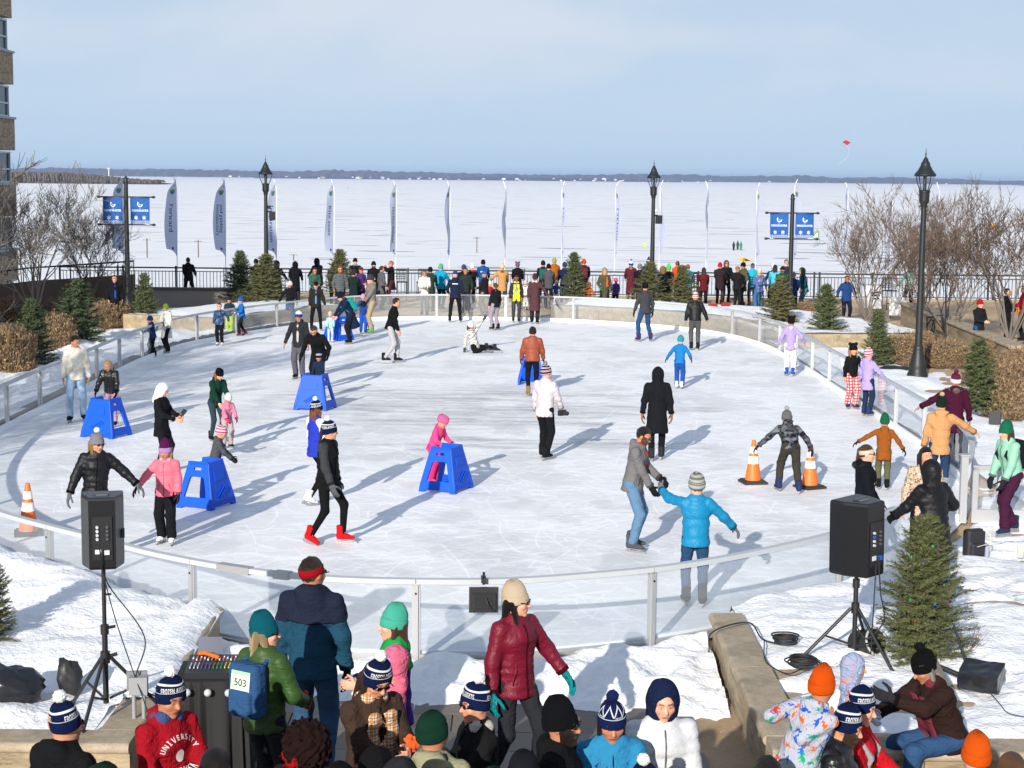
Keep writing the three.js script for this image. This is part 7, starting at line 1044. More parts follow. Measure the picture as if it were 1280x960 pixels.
F('man in a black beanie, glasses and black jacket with a grey strap', 700, 868, { h: 1.76, yaw: 72, top: ['jacket', '#0f1012', 0.16], bulk: 1.5, hood: 'down', hat: ['tall', '#0f1014'], sun: 1, beard: '#2a1d16', skin: 1 });
F('woman in a navy hat with white peaks and a blue ski jacket looking down', 765, 857, { h: 1.68, fem: 1, yaw: 4, hp: 14, top: ['jacket', '#1b3a6a', 0.14], bulk: 1.4, yoke: '#2a7aa4', hat: ['pom', 'mountain', '#14214f'], hair: ['long', '#241612'], L: [0.1, 1.0, 0.34], R: [0.12, 1.0, 0.32] });
F('person in a white quilted jacket with a navy hood up', 829, 841, { h: 1.7, yaw: 6, hp: 12, top: ['puffer', '#c2c4c8', 0.14], hood: 'up', hoodCol: '#131c3a', L: [0.2, 0.86, 0.2], R: [0.16, 0.9, 0.26], pants: '#1a1b20', id: 'whitepuff' });
F('child in a dinosaur print jacket and orange beanie riding on a back', 1017, 834, { h: 1.3, k: 1, y: 0.9, at: [at(962, 880, 1.6).x, -10.15], yaw: 140, side: -14, lean: 10, top: ['jacket', 'dino', 0.12], bulk: 1.7, hood: 'down', hat: ['tall', '#e2560c'], pants: '#8c8f98', sit: 0.6, fl: [0.2, 0.2, 0.3], fr: [0.2, 0.2, 0.3], sitfeet: 1, L: [0.14, 1.05, 0.36], R: [0.2, 1.0, 0.36] });
F('man in a black puffer and navy lettered hat carrying a child on his back', 1040, 868, { h: 1.7, yaw: 72, hp: 12, lean: 8, top: ['puffer', '#121214', 0.12], shiny: 1, hat: ['beanie', 'frozen'], hatTurn: -1.7, L: [0.14, 0.95, 0.3], R: [0.2, 0.95, 0.2], beard: '#4a382c', id: 'carrier' });
F('person in a red and black jacket and navy lettered hat with a grey strap', 1072, 850, { h: 1.66, yaw: 66, hp: 10, top: ['jacket', '#b0141e', 0.12], bulk: 1.3, hat: ['beanie', 'frozen'], hatTurn: -1.7, pack: '#1b1d22', strap: '#8a8c90', L: [0.14, 1.0, 0.36], R: [0.2, 0.95, 0.3], gl: '#141519' });
F('toddler in a grey floral hooded snowsuit standing on the seat wall', 1062, 812, { h: 0.98, k: 1, y: SEAT, yaw: 78, lean: 8, top: ['jacket', 'floral', 0.1], bulk: 1.6, hood: 'up', pants: ['floral', 'cloth', 3], shoes: ['boot', '#7c8088'], L: [0.2, 0.95, 0.34], R: [0.2, 0.95, 0.34], gl: '#b4bccc' });
F('grey haired woman in a brown coat and black bobble hat sitting on the seat wall', 1152, 806, { h: 1.68, at: [at(1150, 905, SEAT).x + 0.04, PFZ - 0.1], fem: 1, yaw: -70, sit: 0.56, hip: [0, -0.05], lean: 22, hp: 18, top: ['coat', '#2b1c18', 0.2], bulk: 1.6, hat: ['pom', '#101012', '#101012'], hair: ['long', '#8f8880'], scarf: '#6a2a38', scarfEnds: 2, scarfLen: 0.5, gl: '#26262a', pants: ['#2c4a6e', 'denim', 1.2], fl: [0.12, 0.02, 0.42], fr: [0.12, 0.0, 0.36], L: [0.12, 0.98, 0.58], R: [0.1, 0.8, 0.6], shoes: ['boot', '#17171a'] });
F('person in an orange beanie with a grey collar in front of the seat wall', 1221, 912, { h: 1.62, yaw: 165, hy: 20, top: ['jacket', '#23242e', 0.14], bulk: 1.4, hat: ['tall', '#e05a10'], scarf: '#a9a9b2' });
F('person with light brown hair parted at the back', 1266, 934, { h: 1.6, fem: 1, yaw: 176, top: ['jacket', '#22262e', 0.14], hair: ['long', '#6a4c34'] });
F('person in a charcoal hooded coat beside the khaki jacket', 500, 938, { h: 1.7, yaw: 168, top: ['coat', '#232428', 0.2], bulk: 1.5, hood: 'up' });
F('person in a dark hat and black coat in front of the burgundy jacket', 655, 930, { h: 1.68, yaw: 170, top: ['coat', '#141518', 0.2], bulk: 1.5, hat: ['beanie', '#1d1e24'], hood: 'down' });
F('child in a navy bobble hat in front of the white quilted jacket', 806, 938, { h: 1.5, k: 1, yaw: 160, top: ['jacket', '#1c2c5a', 0.14], bulk: 1.4, hat: ['pom', 'navywhite'] });
F('person in a black jacket with dark hair by the red university jacket', 268, 928, { h: 1.66, yaw: 165, fem: 1, top: ['jacket', '#17181b', 0.14], bulk: 1.4, hair: ['long', '#1a1210'] });
F('person in a dark plum jacket and black hat beside the black hood', 425, 945, { h: 1.64, yaw: 175, top: ['jacket', '#2a1a28', 0.14], bulk: 1.4, hat: ['beanie', '#141416'] });
F('person in a black coat with a chequered hood in front of the dinosaur jacket', 960, 938, { h: 1.66, yaw: 172, top: ['coat', '#1a1a1d', 0.2], bulk: 1.4, hood: 'down', hair: ['short', '#1c1512'] });

// ---------------------------------------------------------------- skating aids, cones and other things on the ice
const scuffs = canvasTex(512, 512, (g, w, h) => { const R = rng(61); g.fillStyle = '#fafafa'; g.fillRect(0, 0, w, h); for (let k = 0; k < 420; k++) { g.strokeStyle = R() < 0.6 ? `rgba(255,255,255,${0.2 + R() * 0.6})` : `rgba(120,130,150,${0.15 + R() * 0.3})`; g.lineWidth = 0.6 + R() * 1.6; const x = R() * w, y = R() * h, a = R() * 6.28, l = 6 + R() * 40; g.beginPath(); g.moveTo(x, y); g.lineTo(x + Math.cos(a) * l, y + Math.sin(a) * l); g.stroke(); } }, true);
const bluePlastic = new THREE.MeshPhysicalMaterial({ color: rgb(0.003, 0.085, 0.62), roughness: 0.45, specularIntensity: 0.5, map: tiled(scuffs, 1.3, 1.3), side: THREE.DoubleSide });
const walkerParts = (() => {
  const H = 0.8, B = 0.4, T = 0.235, t = 0.035;
  const ext = (s) => new THREE.ExtrudeGeometry(s, { depth: t, bevelEnabled: true, bevelThickness: 0.008, bevelSize: 0.008, bevelSegments: 2 });
  const trap = (b, tp) => { const s = new THREE.Shape(); s.moveTo(-b, 0.0); s.lineTo(-b + 0.09, 0); s.lineTo(-b + 0.12, 0.045); s.lineTo(b - 0.12, 0.045); s.lineTo(b - 0.09, 0); s.lineTo(b, 0); s.lineTo(b - 0.01, 0.12); s.lineTo(tp, H); s.lineTo(-tp, H); s.lineTo(-b + 0.01, 0.12); s.closePath(); return s; };
  const f = trap(B, T), side = trap(0.36, 0.2);
  const hole = new THREE.Path(); hole.moveTo(-0.235, 0.2); hole.lineTo(0.235, 0.2); hole.lineTo(0.155, 0.52); hole.quadraticCurveTo(0.14, 0.57, 0.08, 0.57); hole.lineTo(-0.08, 0.57); hole.quadraticCurveTo(-0.14, 0.57, -0.155, 0.52); hole.closePath(); side.holes.push(hole);
  const slot = new THREE.Path(); slot.moveTo(-0.09, 0.675); slot.lineTo(0.09, 0.675); slot.lineTo(0.08, 0.735); slot.lineTo(-0.08, 0.735); slot.closePath(); side.holes.push(slot);
  const tiltF = Math.atan2(0.16, H), tiltS = Math.atan2(B - T, H);
  const front = ext(f).translate(0, 0, -t).rotateX(-tiltF).translate(0, 0, 0.36);
  const emb = merge([bar([-0.16, 0.2, 0.012], [0.1, 0.36, 0.012], 0.012), bar([-0.1, 0.18, 0.012], [0.16, 0.34, 0.012], 0.012), box(0.3, 0.16, 0.012, 0, 0.56, 0.006), box(0.62, 0.02, 0.014, 0, 0.1, 0.006)]).rotateX(-tiltF).translate(0, 0, 0.37);
  const sideG = (s) => ext(side).translate(0, 0, -t).rotateX(-tiltS).translate(0, 0, B).rotateY(s * Math.PI / 2);
  const top = merge([box(0.4, 0.05, 0.05, 0, H - 0.02, 0.185), box(0.055, 0.05, 0.4, 0.225, H - 0.01, 0), box(0.055, 0.05, 0.4, -0.225, H - 0.01, 0)]);
  return { front, emb, sides: [sideG(1), sideG(-1)], top, brace: box(0.62, 0.06, 0.05, 0, 0.2, 0.1) };
})();
function walker(label, x, z, yaw, k = 1) {
  const w = group('skating_aid', label, 'skating aid', [x, 0.008, z], yaw * Math.PI / 180, 'blue plastic skating aids'); w.scale.setScalar(k * 0.86);
  const f = mesh('front_panel', walkerParts.front, bluePlastic, w); mesh('embossing', walkerParts.emb, bluePlastic, f); for (const g of walkerParts.sides) mesh('side_panel', g, bluePlastic, w); mesh('top_rail', walkerParts.top, bluePlastic, w); return w;
}
const ahead = (u, v, yaw, d) => { const p = at(u, v), a = yaw * Math.PI / 180; return [p.x + Math.sin(a) * d, p.z + Math.cos(a) * d]; };
{ const W = (l, u, v, yaw, k) => { const p = at(u, v); walker(l, p.x, p.z, yaw, k); };
  W('blue plastic skating aid pushed by the girl with long blond hair', 133, 545, -22, 1.05);
  W('blue plastic skating aid held by the toddler in grey', 258, 632, 68, 1.0);
  W('blue plastic skating aid with the child in a striped hat inside', 394, 511, -14, 1.08);
  W('blue plastic skating aid at the toddler in white and teal', 423, 425, -40, 1.05);
  W('blue plastic skating aid pushed by the rust brown puffer jacket', 664, 480, 180, 0.95);
  W('blue plastic skating aid held by the toddler in the pink snowsuit', 558, 612, 66, 1.02); }
{
  const orange = mat(rgb(0.85, 0.16, 0.02), 0.5), white = mat('#e9e9e7', 0.5), black = mat(rgb(0.03, 0.03, 0.03), 0.7);
  const cone = (label, x, y, z, h, yaw) => { const c = group('traffic_cone', label, 'traffic cone', [x, y, z], yaw, 'orange traffic cones'), r = (t) => lerp(0.14, 0.03, t) * h / 0.7, s = (a, b, e = 0) => new THREE.CylinderGeometry(r(b) + e, r(a) + e, (b - a) * h, 20, 1, true).translate(0, (a + b) / 2 * h, 0); mesh('base', merge([box(0.38, 0.035, 0.38, 0, 0.0175, 0), box(0.33, 0.02, 0.33, 0, 0.045, 0)]).scale(h / 0.7, h / 0.7, h / 0.7), black, c); mesh('cone_body', merge([s(0.03, 1), new THREE.CircleGeometry(r(1), 16).rotateX(-Math.PI / 2).translate(0, h, 0)]), orange, c); mesh('band', s(0.46, 0.63, 0.004), white, c); mesh('band', s(0.7, 0.85, 0.004), white, c); };
  const p = at(941, 604), q = at(1012, 610), r = at(36, 668);
  cone('orange traffic cone with white bands under the camouflaged glove, nearer the long black coat', p.x, 0.006, p.z, 0.72, 0.2); cone('orange traffic cone with white bands under the camouflaged glove, nearer the ochre jacket', q.x, 0.006, q.z, 0.72, 0.5); cone('orange traffic cone behind the glass by the snow bank', r.x, 0.006, r.z, 0.72, 0.3);
}
// things in hands
{ const inHand = (id, which, off) => { const A = anchors[id], w = (which === 'L' ? A.wL : A.wR).clone().multiplyScalar(A.S).add(V(...off)); A.G.updateMatrixWorld(true); return w.applyMatrix4(A.G.matrixWorld); };
  let p = inHand('phone', 'L', [0, 0.06, 0.06]); let g = group('phone', 'black phone held by the person in the white hood', 'phone', [p.x, p.y, p.z], 0.2); mesh('case', box(0.075, 0.15, 0.01), blackPlastic, g).rotation.set(-0.7, 0, -0.6);
  p = inHand('camera', 'R', [0, -0.06, 0.03]); g = group('camera', 'black camera in the hand of the skater in pale pink', 'camera', [p.x, p.y - 0.02, p.z], 0.8); mesh('camera_body', box(0.15, 0.1, 0.07), blackPlastic, g); mesh('lens', new THREE.CylinderGeometry(0.04, 0.045, 0.11, 14).rotateX(Math.PI / 2).translate(0, 0, 0.08), blackPlastic, g);
  p = inHand('flower', 'L', [-0.03, 0.09, 0.08]); g = group('orange_flower', 'crumpled orange flower with a red stem held by the brown jacket', 'flower', [p.x, p.y, p.z]); const R = rng(9); for (let k = 0; k < 9; k++) mesh('petal', new THREE.SphereGeometry(0.04, 8, 6).scale(1, 0.45, 0.8).rotateX(R() * 3).rotateZ(R() * 3).translate((R() - 0.5) * 0.06, (R() - 0.5) * 0.04, (R() - 0.5) * 0.06), mat('#e0560e', 0.8), g); mesh('stem', bar([0, -0.02, 0], [0.1, -0.16, 0.06], 0.008), mat('#b81c1c', 0.6), g);
  // prints on clothing
  const txt = (w, h, draw) => { const c = canvasTex(w, h, draw), a = canvasTex(w, h, (k, ww, hh) => { k.fillStyle = '#000'; k.fillRect(0, 0, ww, hh); k.fillStyle = '#fff'; k.strokeStyle = '#fff'; draw(k, ww, hh, true); }); a.colorSpace = THREE.NoColorSpace; c.userData.alpha = a; return c; };
  printOn('uni', txt(256, 256, (k, w, h, a) => { k.fillStyle = a ? '#fff' : '#c9c4c2'; k.font = 'bold 40px sans-serif'; k.textAlign = 'center'; const t = 'UNIVERSITY'; for (let i = 0; i < t.length; i++) { const q = (i - 4.5) * 0.25; k.save(); k.translate(128 + Math.sin(q) * 108, 140 - Math.cos(q) * 108); k.rotate(q); k.fillText(t[i], 0, 0); k.restore(); } k.beginPath(); k.ellipse(128, 130, 28, 38, 0, 0, 6.3); k.fill(); k.font = 'bold 44px sans-serif'; k.fillText('WISCONSIN', 128, 232, 245); }), 0.0, 0.3, 0.3, 0.3, false);
  printOn('navyback', txt(256, 64, (k, w, h, a) => { k.fillStyle = a ? '#fff' : '#dfe2ea'; k.fillRect(24, 18, 208, 28); }), 0, 0.38, 0.24, 0.06, true);
  printOn('lettered', txt(256, 64, (k, w, h, a) => { k.fillStyle = a ? '#fff' : '#e4e8f0'; for (let i = 0; i < 7; i++) k.fillRect(12 + i * 34, 12, 24, 40); }), 0, 0.34, 0.22, 0.07, true);
  printOn('greenjacket', txt(256, 64, (k, w, h, a) => { k.fillStyle = a ? '#fff' : '#e4e8e4'; k.fillRect(30, 16, 196, 30); }), 0, 0.4, 0.22, 0.06, true);
  // race number on the backpack
  const A = anchors.racer, packM = A.G.children.find((m) => m.name === 'backpack'), bib = mesh('race_bib', new THREE.PlaneGeometry(0.19, 0.16), new THREE.MeshStandardMaterial({ map: canvasTex(256, 216, (k, w, h) => { k.fillStyle = '#cfe6cf'; k.fillRect(0, 0, w, h); k.fillStyle = '#9ccba0'; k.fillRect(0, 0, w, 42); k.fillStyle = '#1b1d22'; k.font = 'bold 104px sans-serif'; k.textAlign = 'center'; k.fillText('503', w / 2, 158, 210); }), roughness: 0.7, side: THREE.DoubleSide }), packM); bib.position.set(0, 0.09, -0.17); bib.rotation.set(0.12, Math.PI, 0); bib.userData.label = 'pale green race bib with the number 503';
}
// ---------------------------------------------------------------- loudspeakers on stands
const speakerMat = mat(rgb(0.008, 0.0085, 0.01), 0.36), ampMat = mat(rgb(0.016, 0.016, 0.018), 0.4);
function speaker(label, x, y, z, H, yaw, tilt, accent) {
  const s = group('loudspeaker', label, 'loudspeaker', [x, y, z], yaw, 'black loudspeakers on stands'); s.rotation.z = tilt; const w = H * 0.265, d = H * 0.25;
  const sh = new THREE.Shape(); sh.moveTo(-w, d); sh.lineTo(w, d); sh.lineTo(w, d * 0.2); sh.lineTo(w * 0.62, -d); sh.lineTo(-w * 0.62, -d); sh.lineTo(-w, d * 0.2); sh.closePath();
  mesh('cabinet', new THREE.ExtrudeGeometry(sh, { depth: H * 0.92, bevelEnabled: true, bevelSize: H * 0.02, bevelThickness: H * 0.04, bevelSegments: 2 }).rotateX(-Math.PI / 2).translate(0, H * 0.04, 0), speakerMat, s);
  mesh('grille', box(w * 1.7, H * 0.85, 0.02, 0, H * 0.5, -d - 0.012), mat(rgb(0.03, 0.03, 0.03), 0.8), s);
  const amp = mesh('amplifier_panel', merge([box(w * 1.0, H * 0.6, 0.02, 0, H * 0.44, d + 0.016)]), ampMat, s), R = rng(4);
  // the back, towards +z, carries knobs, sockets and a rating plate
  for (let k = 0; k < 8; k++) mesh('knob', new THREE.CylinderGeometry(0.012, 0.014, 0.02, 10).rotateX(Math.PI / 2).translate((k % 2 - 0.5) * w * 0.5, H * (0.6 - Math.floor(k / 2) * 0.055), d + 0.034), mat(k === 2 ? accent : ['#b9bbc0', '#4a4c50'][k % 2], 0.4), amp);
  mesh('rating_plate', box(w * 0.3, H * 0.06, 0.006, -w * 0.22, H * 0.26, d + 0.03), mat('#c8c8ca', 0.6), amp); mesh('socket', box(w * 0.26, H * 0.06, 0.03, w * 0.22, H * 0.25, d + 0.03), mat(accent, 0.4), amp);
  mesh('handle', merge([box(w * 0.8, 0.03, 0.05, 0, H * 1.0, 0), box(0.03, H * 0.12, 0.05, w * 1.02, H * 0.45, 0)]), mat(rgb(0.05, 0.055, 0.06), 0.4), s);
  mesh('handle_recess', box(w * 0.6, 0.006, d * 0.5, 0, H * 1.005, 0.02), mat(rgb(0.15, 0.15, 0.16), 0.35), s);
  return s;
}
function stand(label, x, y, z, top, spread, turn) {
  const s = group('speaker_stand', label, 'speaker stand', [x, y, z], turn, 'tripod speaker stands'); const m = mat(rgb(0.015, 0.015, 0.017), 0.45), L = top - y, hub = 0.52;
  mesh('pole', merge([bar([0, 0.12, 0], [0, 0.75, 0], 0.024, 12), bar([0, 0.7, 0], [0, L, 0], 0.018, 12)]), m, s);
  mesh('collar', merge([new THREE.CylinderGeometry(0.04, 0.04, 0.1, 14).translate(0, hub, 0), new THREE.CylinderGeometry(0.035, 0.035, 0.08, 14).translate(0, 0.76, 0)]), m, s); mesh('knob', bar([0, 0.77, 0], [0.09, 0.78, 0], 0.014, 8), m, s); mesh('knob', bar([0, hub, 0], [0.1, hub + 0.02, 0], 0.016, 8), m, s); mesh('cable_clip', bar([0, L * 0.78, 0], [0.06, L * 0.78, 0], 0.01), m, s);
  for (let k = 0; k < 3; k++) { const a = k * 2.094, cx = Math.cos(a), cz = Math.sin(a); const l = mesh('leg', bar([cx * 0.04, hub, cz * 0.04], [cx * spread, 0.015, cz * spread], 0.016, 8), m, s); mesh('foot', new THREE.SphereGeometry(0.026, 10, 8).translate(cx * spread, 0.018, cz * spread), m, l); mesh('brace', bar([cx * 0.03, 0.16, cz * 0.03], [cx * spread * 0.55, 0.25, cz * spread * 0.55], 0.011, 6), m, s); }
  return s;
}
const cable = (label, pts, r = 0.008) => thingMesh('cable', label, 'cable', tube(pts, r, 60, 6), mat(rgb(0.014, 0.014, 0.016), 0.6));
{
  const p = at(133, 893, SEAT); p.y = SEAT - 0.02; const z = p.z, bot = atZ(130, 707, z).y, top = atZ(130, 614, z).y;
  stand('black tripod stand on the snow bank under the loudspeaker by the traffic cone', p.x, p.y, z, bot + 0.05, 0.48, 0.35); speaker('black loudspeaker seen from behind above the snow bank', p.x, bot, z, (top - bot) * 0.96, 0.22, 0, '#c8cace');
  cable('black cable hanging from the loudspeaker to the snow bank', [[p.x + 0.03, bot + 0.2, z + 0.24], [p.x + 0.06, bot - 0.1, z + 0.14], [p.x + 0.35, bot - 0.62, z + 0.05], [p.x + 0.28, SEAT + 0.32, z + 0.1], [p.x + 0.45, SEAT + 0.1, z - 0.1]], 0.006);
  cable('thin black cable hanging beside the tripod on the snow bank', [[p.x + 0.03, bot + 0.05, z + 0.2], [p.x + 0.12, bot - 0.4, z + 0.14], [p.x + 0.25, SEAT + 0.45, z + 0.12], [p.x + 0.42, SEAT + 0.04, z + 0.22]], 0.005);
  const q = at(1067, 822, SEAT); q.y = SEAT - 0.03; const b2 = atZ(1068, 716, q.z).y, t2 = atZ(1075, 622, q.z).y;
  stand('black tripod stand on the planter beside the decorated spruce', q.x, q.y, q.z, b2 + 0.06, 0.52, 1.1); speaker('black loudspeaker with blue plugs beside the decorated spruce', q.x + 0.02, b2, q.z, (t2 - b2) * 0.98, 0.72, 0.03, '#2a56b8');
  cable('black cable looping from the loudspeaker beside the spruce', [[q.x + 0.16, b2 + 0.2, q.z + 0.2], [q.x + 0.2, b2 - 0.15, q.z + 0.16], [q.x + 0.25, b2 - 0.45, q.z + 0.1], [q.x + 0.1, b2 - 0.62, q.z + 0.08], [q.x, b2 - 0.5, q.z + 0.03]], 0.007);
  cable('black cable hanging straight from the loudspeaker beside the spruce', [[q.x + 0.14, b2 + 0.12, q.z + 0.2], [q.x + 0.13, b2 - 0.3, q.z + 0.2], [q.x + 0.12, SEAT + 0.1, q.z + 0.2]], 0.006);
}
// coils and runs of cable on the seat wall
function coil(label, u, v, r) { const p = at(u, v, SEAT + 0.03), R = rng(u), L = []; for (let k = 0; k < 7; k++) L.push(new THREE.TorusGeometry(r * (0.82 + 0.3 * R()), 0.008, 6, 36).scale(1, 0.85 + R() * 0.2, 1).rotateX(Math.PI / 2 + (R() - 0.5) * 0.12).translate((R() - 0.5) * 0.03, k * 0.011, (R() - 0.5) * 0.03)); thingMesh('cable_coil', label, 'cable', merge(L), mat(rgb(0.014, 0.014, 0.016), 0.6), [p.x, SEAT + 0.02, p.z]); }
coil('small coil of black cable on the snowy seat wall, away from the orange hat', 982, 801, 0.12); coil('coil of black cable on the seat wall behind the orange beanie', 1003, 829, 0.14);
{ const pts = [[735, 826, 0.05], [790, 824, 0.04], [850, 828, 0.05], [882, 820, 0.12]].map(([u, v, h]) => { const p = at(u, v, h); return [p.x, p.y, p.z]; }); const a = at(897, 792, SEAT + 0.02), b = at(935, 778, SEAT + 0.05), c = at(955, 800, SEAT + 0.03), d = at(975, 805, SEAT + 0.03); cable('black cable running along the foot of the glass and up the seat wall', [...pts, [a.x - 0.06, SEAT + 0.03, a.z], [b.x, b.y, b.z], [c.x, c.y, c.z], [d.x, d.y, d.z]], 0.008);
  const e = [[955, 800], [960, 830], [985, 842], [1003, 836]].map(([u, v]) => { const p = at(u, v, SEAT + 0.02); return [p.x, p.y, p.z]; }); cable('thin black cable joining the two coils on the seat wall', e, 0.006);
  const f = [[1238, 866], [1250, 880], [1262, 892], [1282, 896]].map(([u, v]) => { const p = at(u, v, SEAT + 0.01); return [p.x, p.y, p.z]; }); cable('thin black cable from the covered floodlight', f, 0.004); }
// lights, bags and boxes round the near planters
{
  const s = sOf(604, 726), [x, z] = onRim(s); const g = group('floodlight', 'black floodlight clamped to the glass barrier beside the burgundy jacket', 'floodlight', [x, 0, z + 0.1], 0.05); const bm = mat(rgb(0.015, 0.016, 0.018), 0.5);
  mesh('clamp', merge([bar([0, 0.84, -0.06], [0, 0.98, 0.02], 0.014), box(0.05, 0.05, 0.14, 0, 0.89, -0.06)]), bm, g); mesh('housing', merge([box(0.3, 0.26, 0.05, 0, 0.7, 0.04), box(0.24, 0.18, 0.04, 0, 0.69, 0.075)]), bm, g); for (let k = 0; k < 6; k++) mesh('fin', box(0.2, 0.008, 0.03, 0, 0.62 + k * 0.03, 0.1), bm, g); mesh('cord', tube([[0.02, 0.74, 0.12], [0.05, 0.66, 0.14], [0.1, 0.6, 0.12]], 0.007, 12), bm, g);
  const p = at(1243, 533, 0.08), f = group('floodlight', 'small black floodlight on the snow beside the gate', 'floodlight', [p.x, 0.06, p.z], -0.5); mesh('housing', box(0.22, 0.26, 0.12, 0, 0.2, 0).rotateX(-0.15), bm, f); mesh('foot', box(0.3, 0.03, 0.2, 0, 0.02, 0), mat('#a08f70', 0.9), f);
  for (const [l, u, v, w] of [['flat black cover on the snow at the foot of the dark spruce', 1178, 515, 0.5], ['black folded cover on the snow beside the lamp base', 1118, 462, 0.45], ['dark folded mat on the snow at the foot of the spruce', 1040, 430, 0.6]]) { const q = at(u, v, 0.08), R = rng(u), gg = new THREE.SphereGeometry(w, 16, 8).scale(1, 0.18, 0.5); const pp = gg.attributes.position; for (let i = 0; i < pp.count; i++) pp.setY(i, pp.getY(i) * (0.8 + 0.5 * noise2(pp.getX(i) * 6 + u, pp.getZ(i) * 6))); gg.computeVertexNormals(); thingMesh('ground_cover', l, 'cover', gg, bm, [q.x, 0.1, q.z], 0.2); }
  // floodlight under a black bag on the right planter, with its arm
  const c = at(1226, 858, SEAT); const bag = group('covered_floodlight', 'floodlight wrapped in a shiny black bag on the planter', 'floodlight', [c.x, SEAT - 0.04, c.z], -0.5);
  { const gg = new THREE.BoxGeometry(0.36, 0.15, 0.3, 14, 6, 12), pp = gg.attributes.position; for (let i = 0; i < pp.count; i++) { const X = pp.getX(i), Y = pp.getY(i), Z = pp.getZ(i); const k = 1 + 0.12 * (fbm(X * 14 + 3, Z * 14 + Y * 20, 3) - 0.5); pp.setXYZ(i, X * k, Y * (1 + 0.25 * (fbm(X * 10, Z * 12, 2) - 0.5)), Z * k); } gg.computeVertexNormals(); mesh('bag', gg.rotateX(0.25).translate(0, 0.14, 0), mat(rgb(0.012, 0.013, 0.016), 0.18), bag); }
  mesh('arm', bar([-0.2, 0.1, -0.05], [-0.5, 0.16, -0.1], 0.025, 8), bm, bag); mesh('strut', bar([-0.16, 0.18, -0.1], [-0.34, 0.5, -0.3], 0.012, 6), bm, bag);
  const q = at(1084, 812, SEAT); const pl = group('covered_floodlight', 'round black lamp lying behind the tripod at the foot of the decorated spruce', 'floodlight', [q.x, SEAT + 0.06, q.z], 0.6); mesh('housing', new THREE.CylinderGeometry(0.13, 0.15, 0.24, 20).rotateX(1.2), bm, pl); mesh('rim', new THREE.TorusGeometry(0.135, 0.012, 8, 24).rotateX(-0.37).translate(0, 0.05, 0.12), mat('#a9a9a9', 0.4), pl);
  const L = at(15, 872, SEAT), lump = new THREE.SphereGeometry(0.3, 20, 14).scale(0.95, 0.62, 0.7), lp = lump.attributes.position; for (let i = 0; i < lp.count; i++) { const k = 1 + 0.9 * (fbm(lp.getX(i) * 7 + 9, lp.getY(i) * 9 + lp.getZ(i) * 7, 3) - 0.5); lp.setXYZ(i, lp.getX(i) * k, lp.getY(i) * k, lp.getZ(i) * k); } lump.computeVertexNormals();
  thingMesh('black_bag', 'lumpy shiny black bag on the snow bank beside the small spruce', 'bag', lump, mat(rgb(0.012, 0.013, 0.015), 0.25), [L.x, SEAT + 0.1, L.z]);
  const M = at(95, 862, SEAT), m2 = lump.clone().scale(0.42, 0.85, 0.42); thingMesh('black_cover', 'black cover over a small fitting behind the navy bobble hat', 'cover', m2, bm, [M.x - 0.06, SEAT + 0.12, M.z]);
  const J = at(174, 898, SEAT), jb = group('junction_box', 'grey electrical box on two pipes standing in the snow bank', 'electrical box', [J.x, SEAT - 0.05, J.z], 0.1), gm = mat('#8f9296', 0.6); mesh('box', box(0.15, 0.15, 0.1, 0, 0.34, 0), gm, jb); mesh('lid', box(0.17, 0.17, 0.025, -0.02, 0.36, -0.06), mat('#74777b', 0.6), jb); for (const s2 of [-1, 1]) mesh('pipe', bar([0.04 * s2, 0, 0], [0.04 * s2, 0.28, 0], 0.018, 10), gm, jb);
  // backpack by the gate
  const b = at(1217, 692, 0.12), bp = group('backpack', 'black backpack with a bottle standing in the snow beside the gate', 'backpack', [b.x, 0.06, b.z], 0.35); mesh('bag', packG[0].clone().scale(0.95, 0.88, 0.95).translate(0, 0.2, 0.08).rotateY(Math.PI), mat(rgb(0.015, 0.015, 0.017), 0.6), bp); mesh('strap', tube([[0.06, 0.4, 0.1], [0.12, 0.34, 0.17], [0.14, 0.2, 0.17]], 0.008, 14), mat('#c9c2b0', 0.8), bp); mesh('bottle', new THREE.CylinderGeometry(0.03, 0.03, 0.15, 12).translate(0.15, 0.1, 0.08), mat('#9aa0b4', 0.3), bp); mesh('zip', bar([-0.1, 0.2, 0.21], [0.06, 0.23, 0.21], 0.005), mat('#b8b8b8', 0.5), bp);
  const cp = at(1276, 690, 0.1); const cup = group('paper_cup', 'cream paper cup on the snow by the plum trousers', 'cup', [cp.x, 0.03, cp.z]); mesh('cup', lathe([[0, 0], [0.04, 0], [0.055, 0.14], [0.058, 0.14], [0.056, 0.15]], 16), mat('#d9d2bc', 0.7), cup);
}
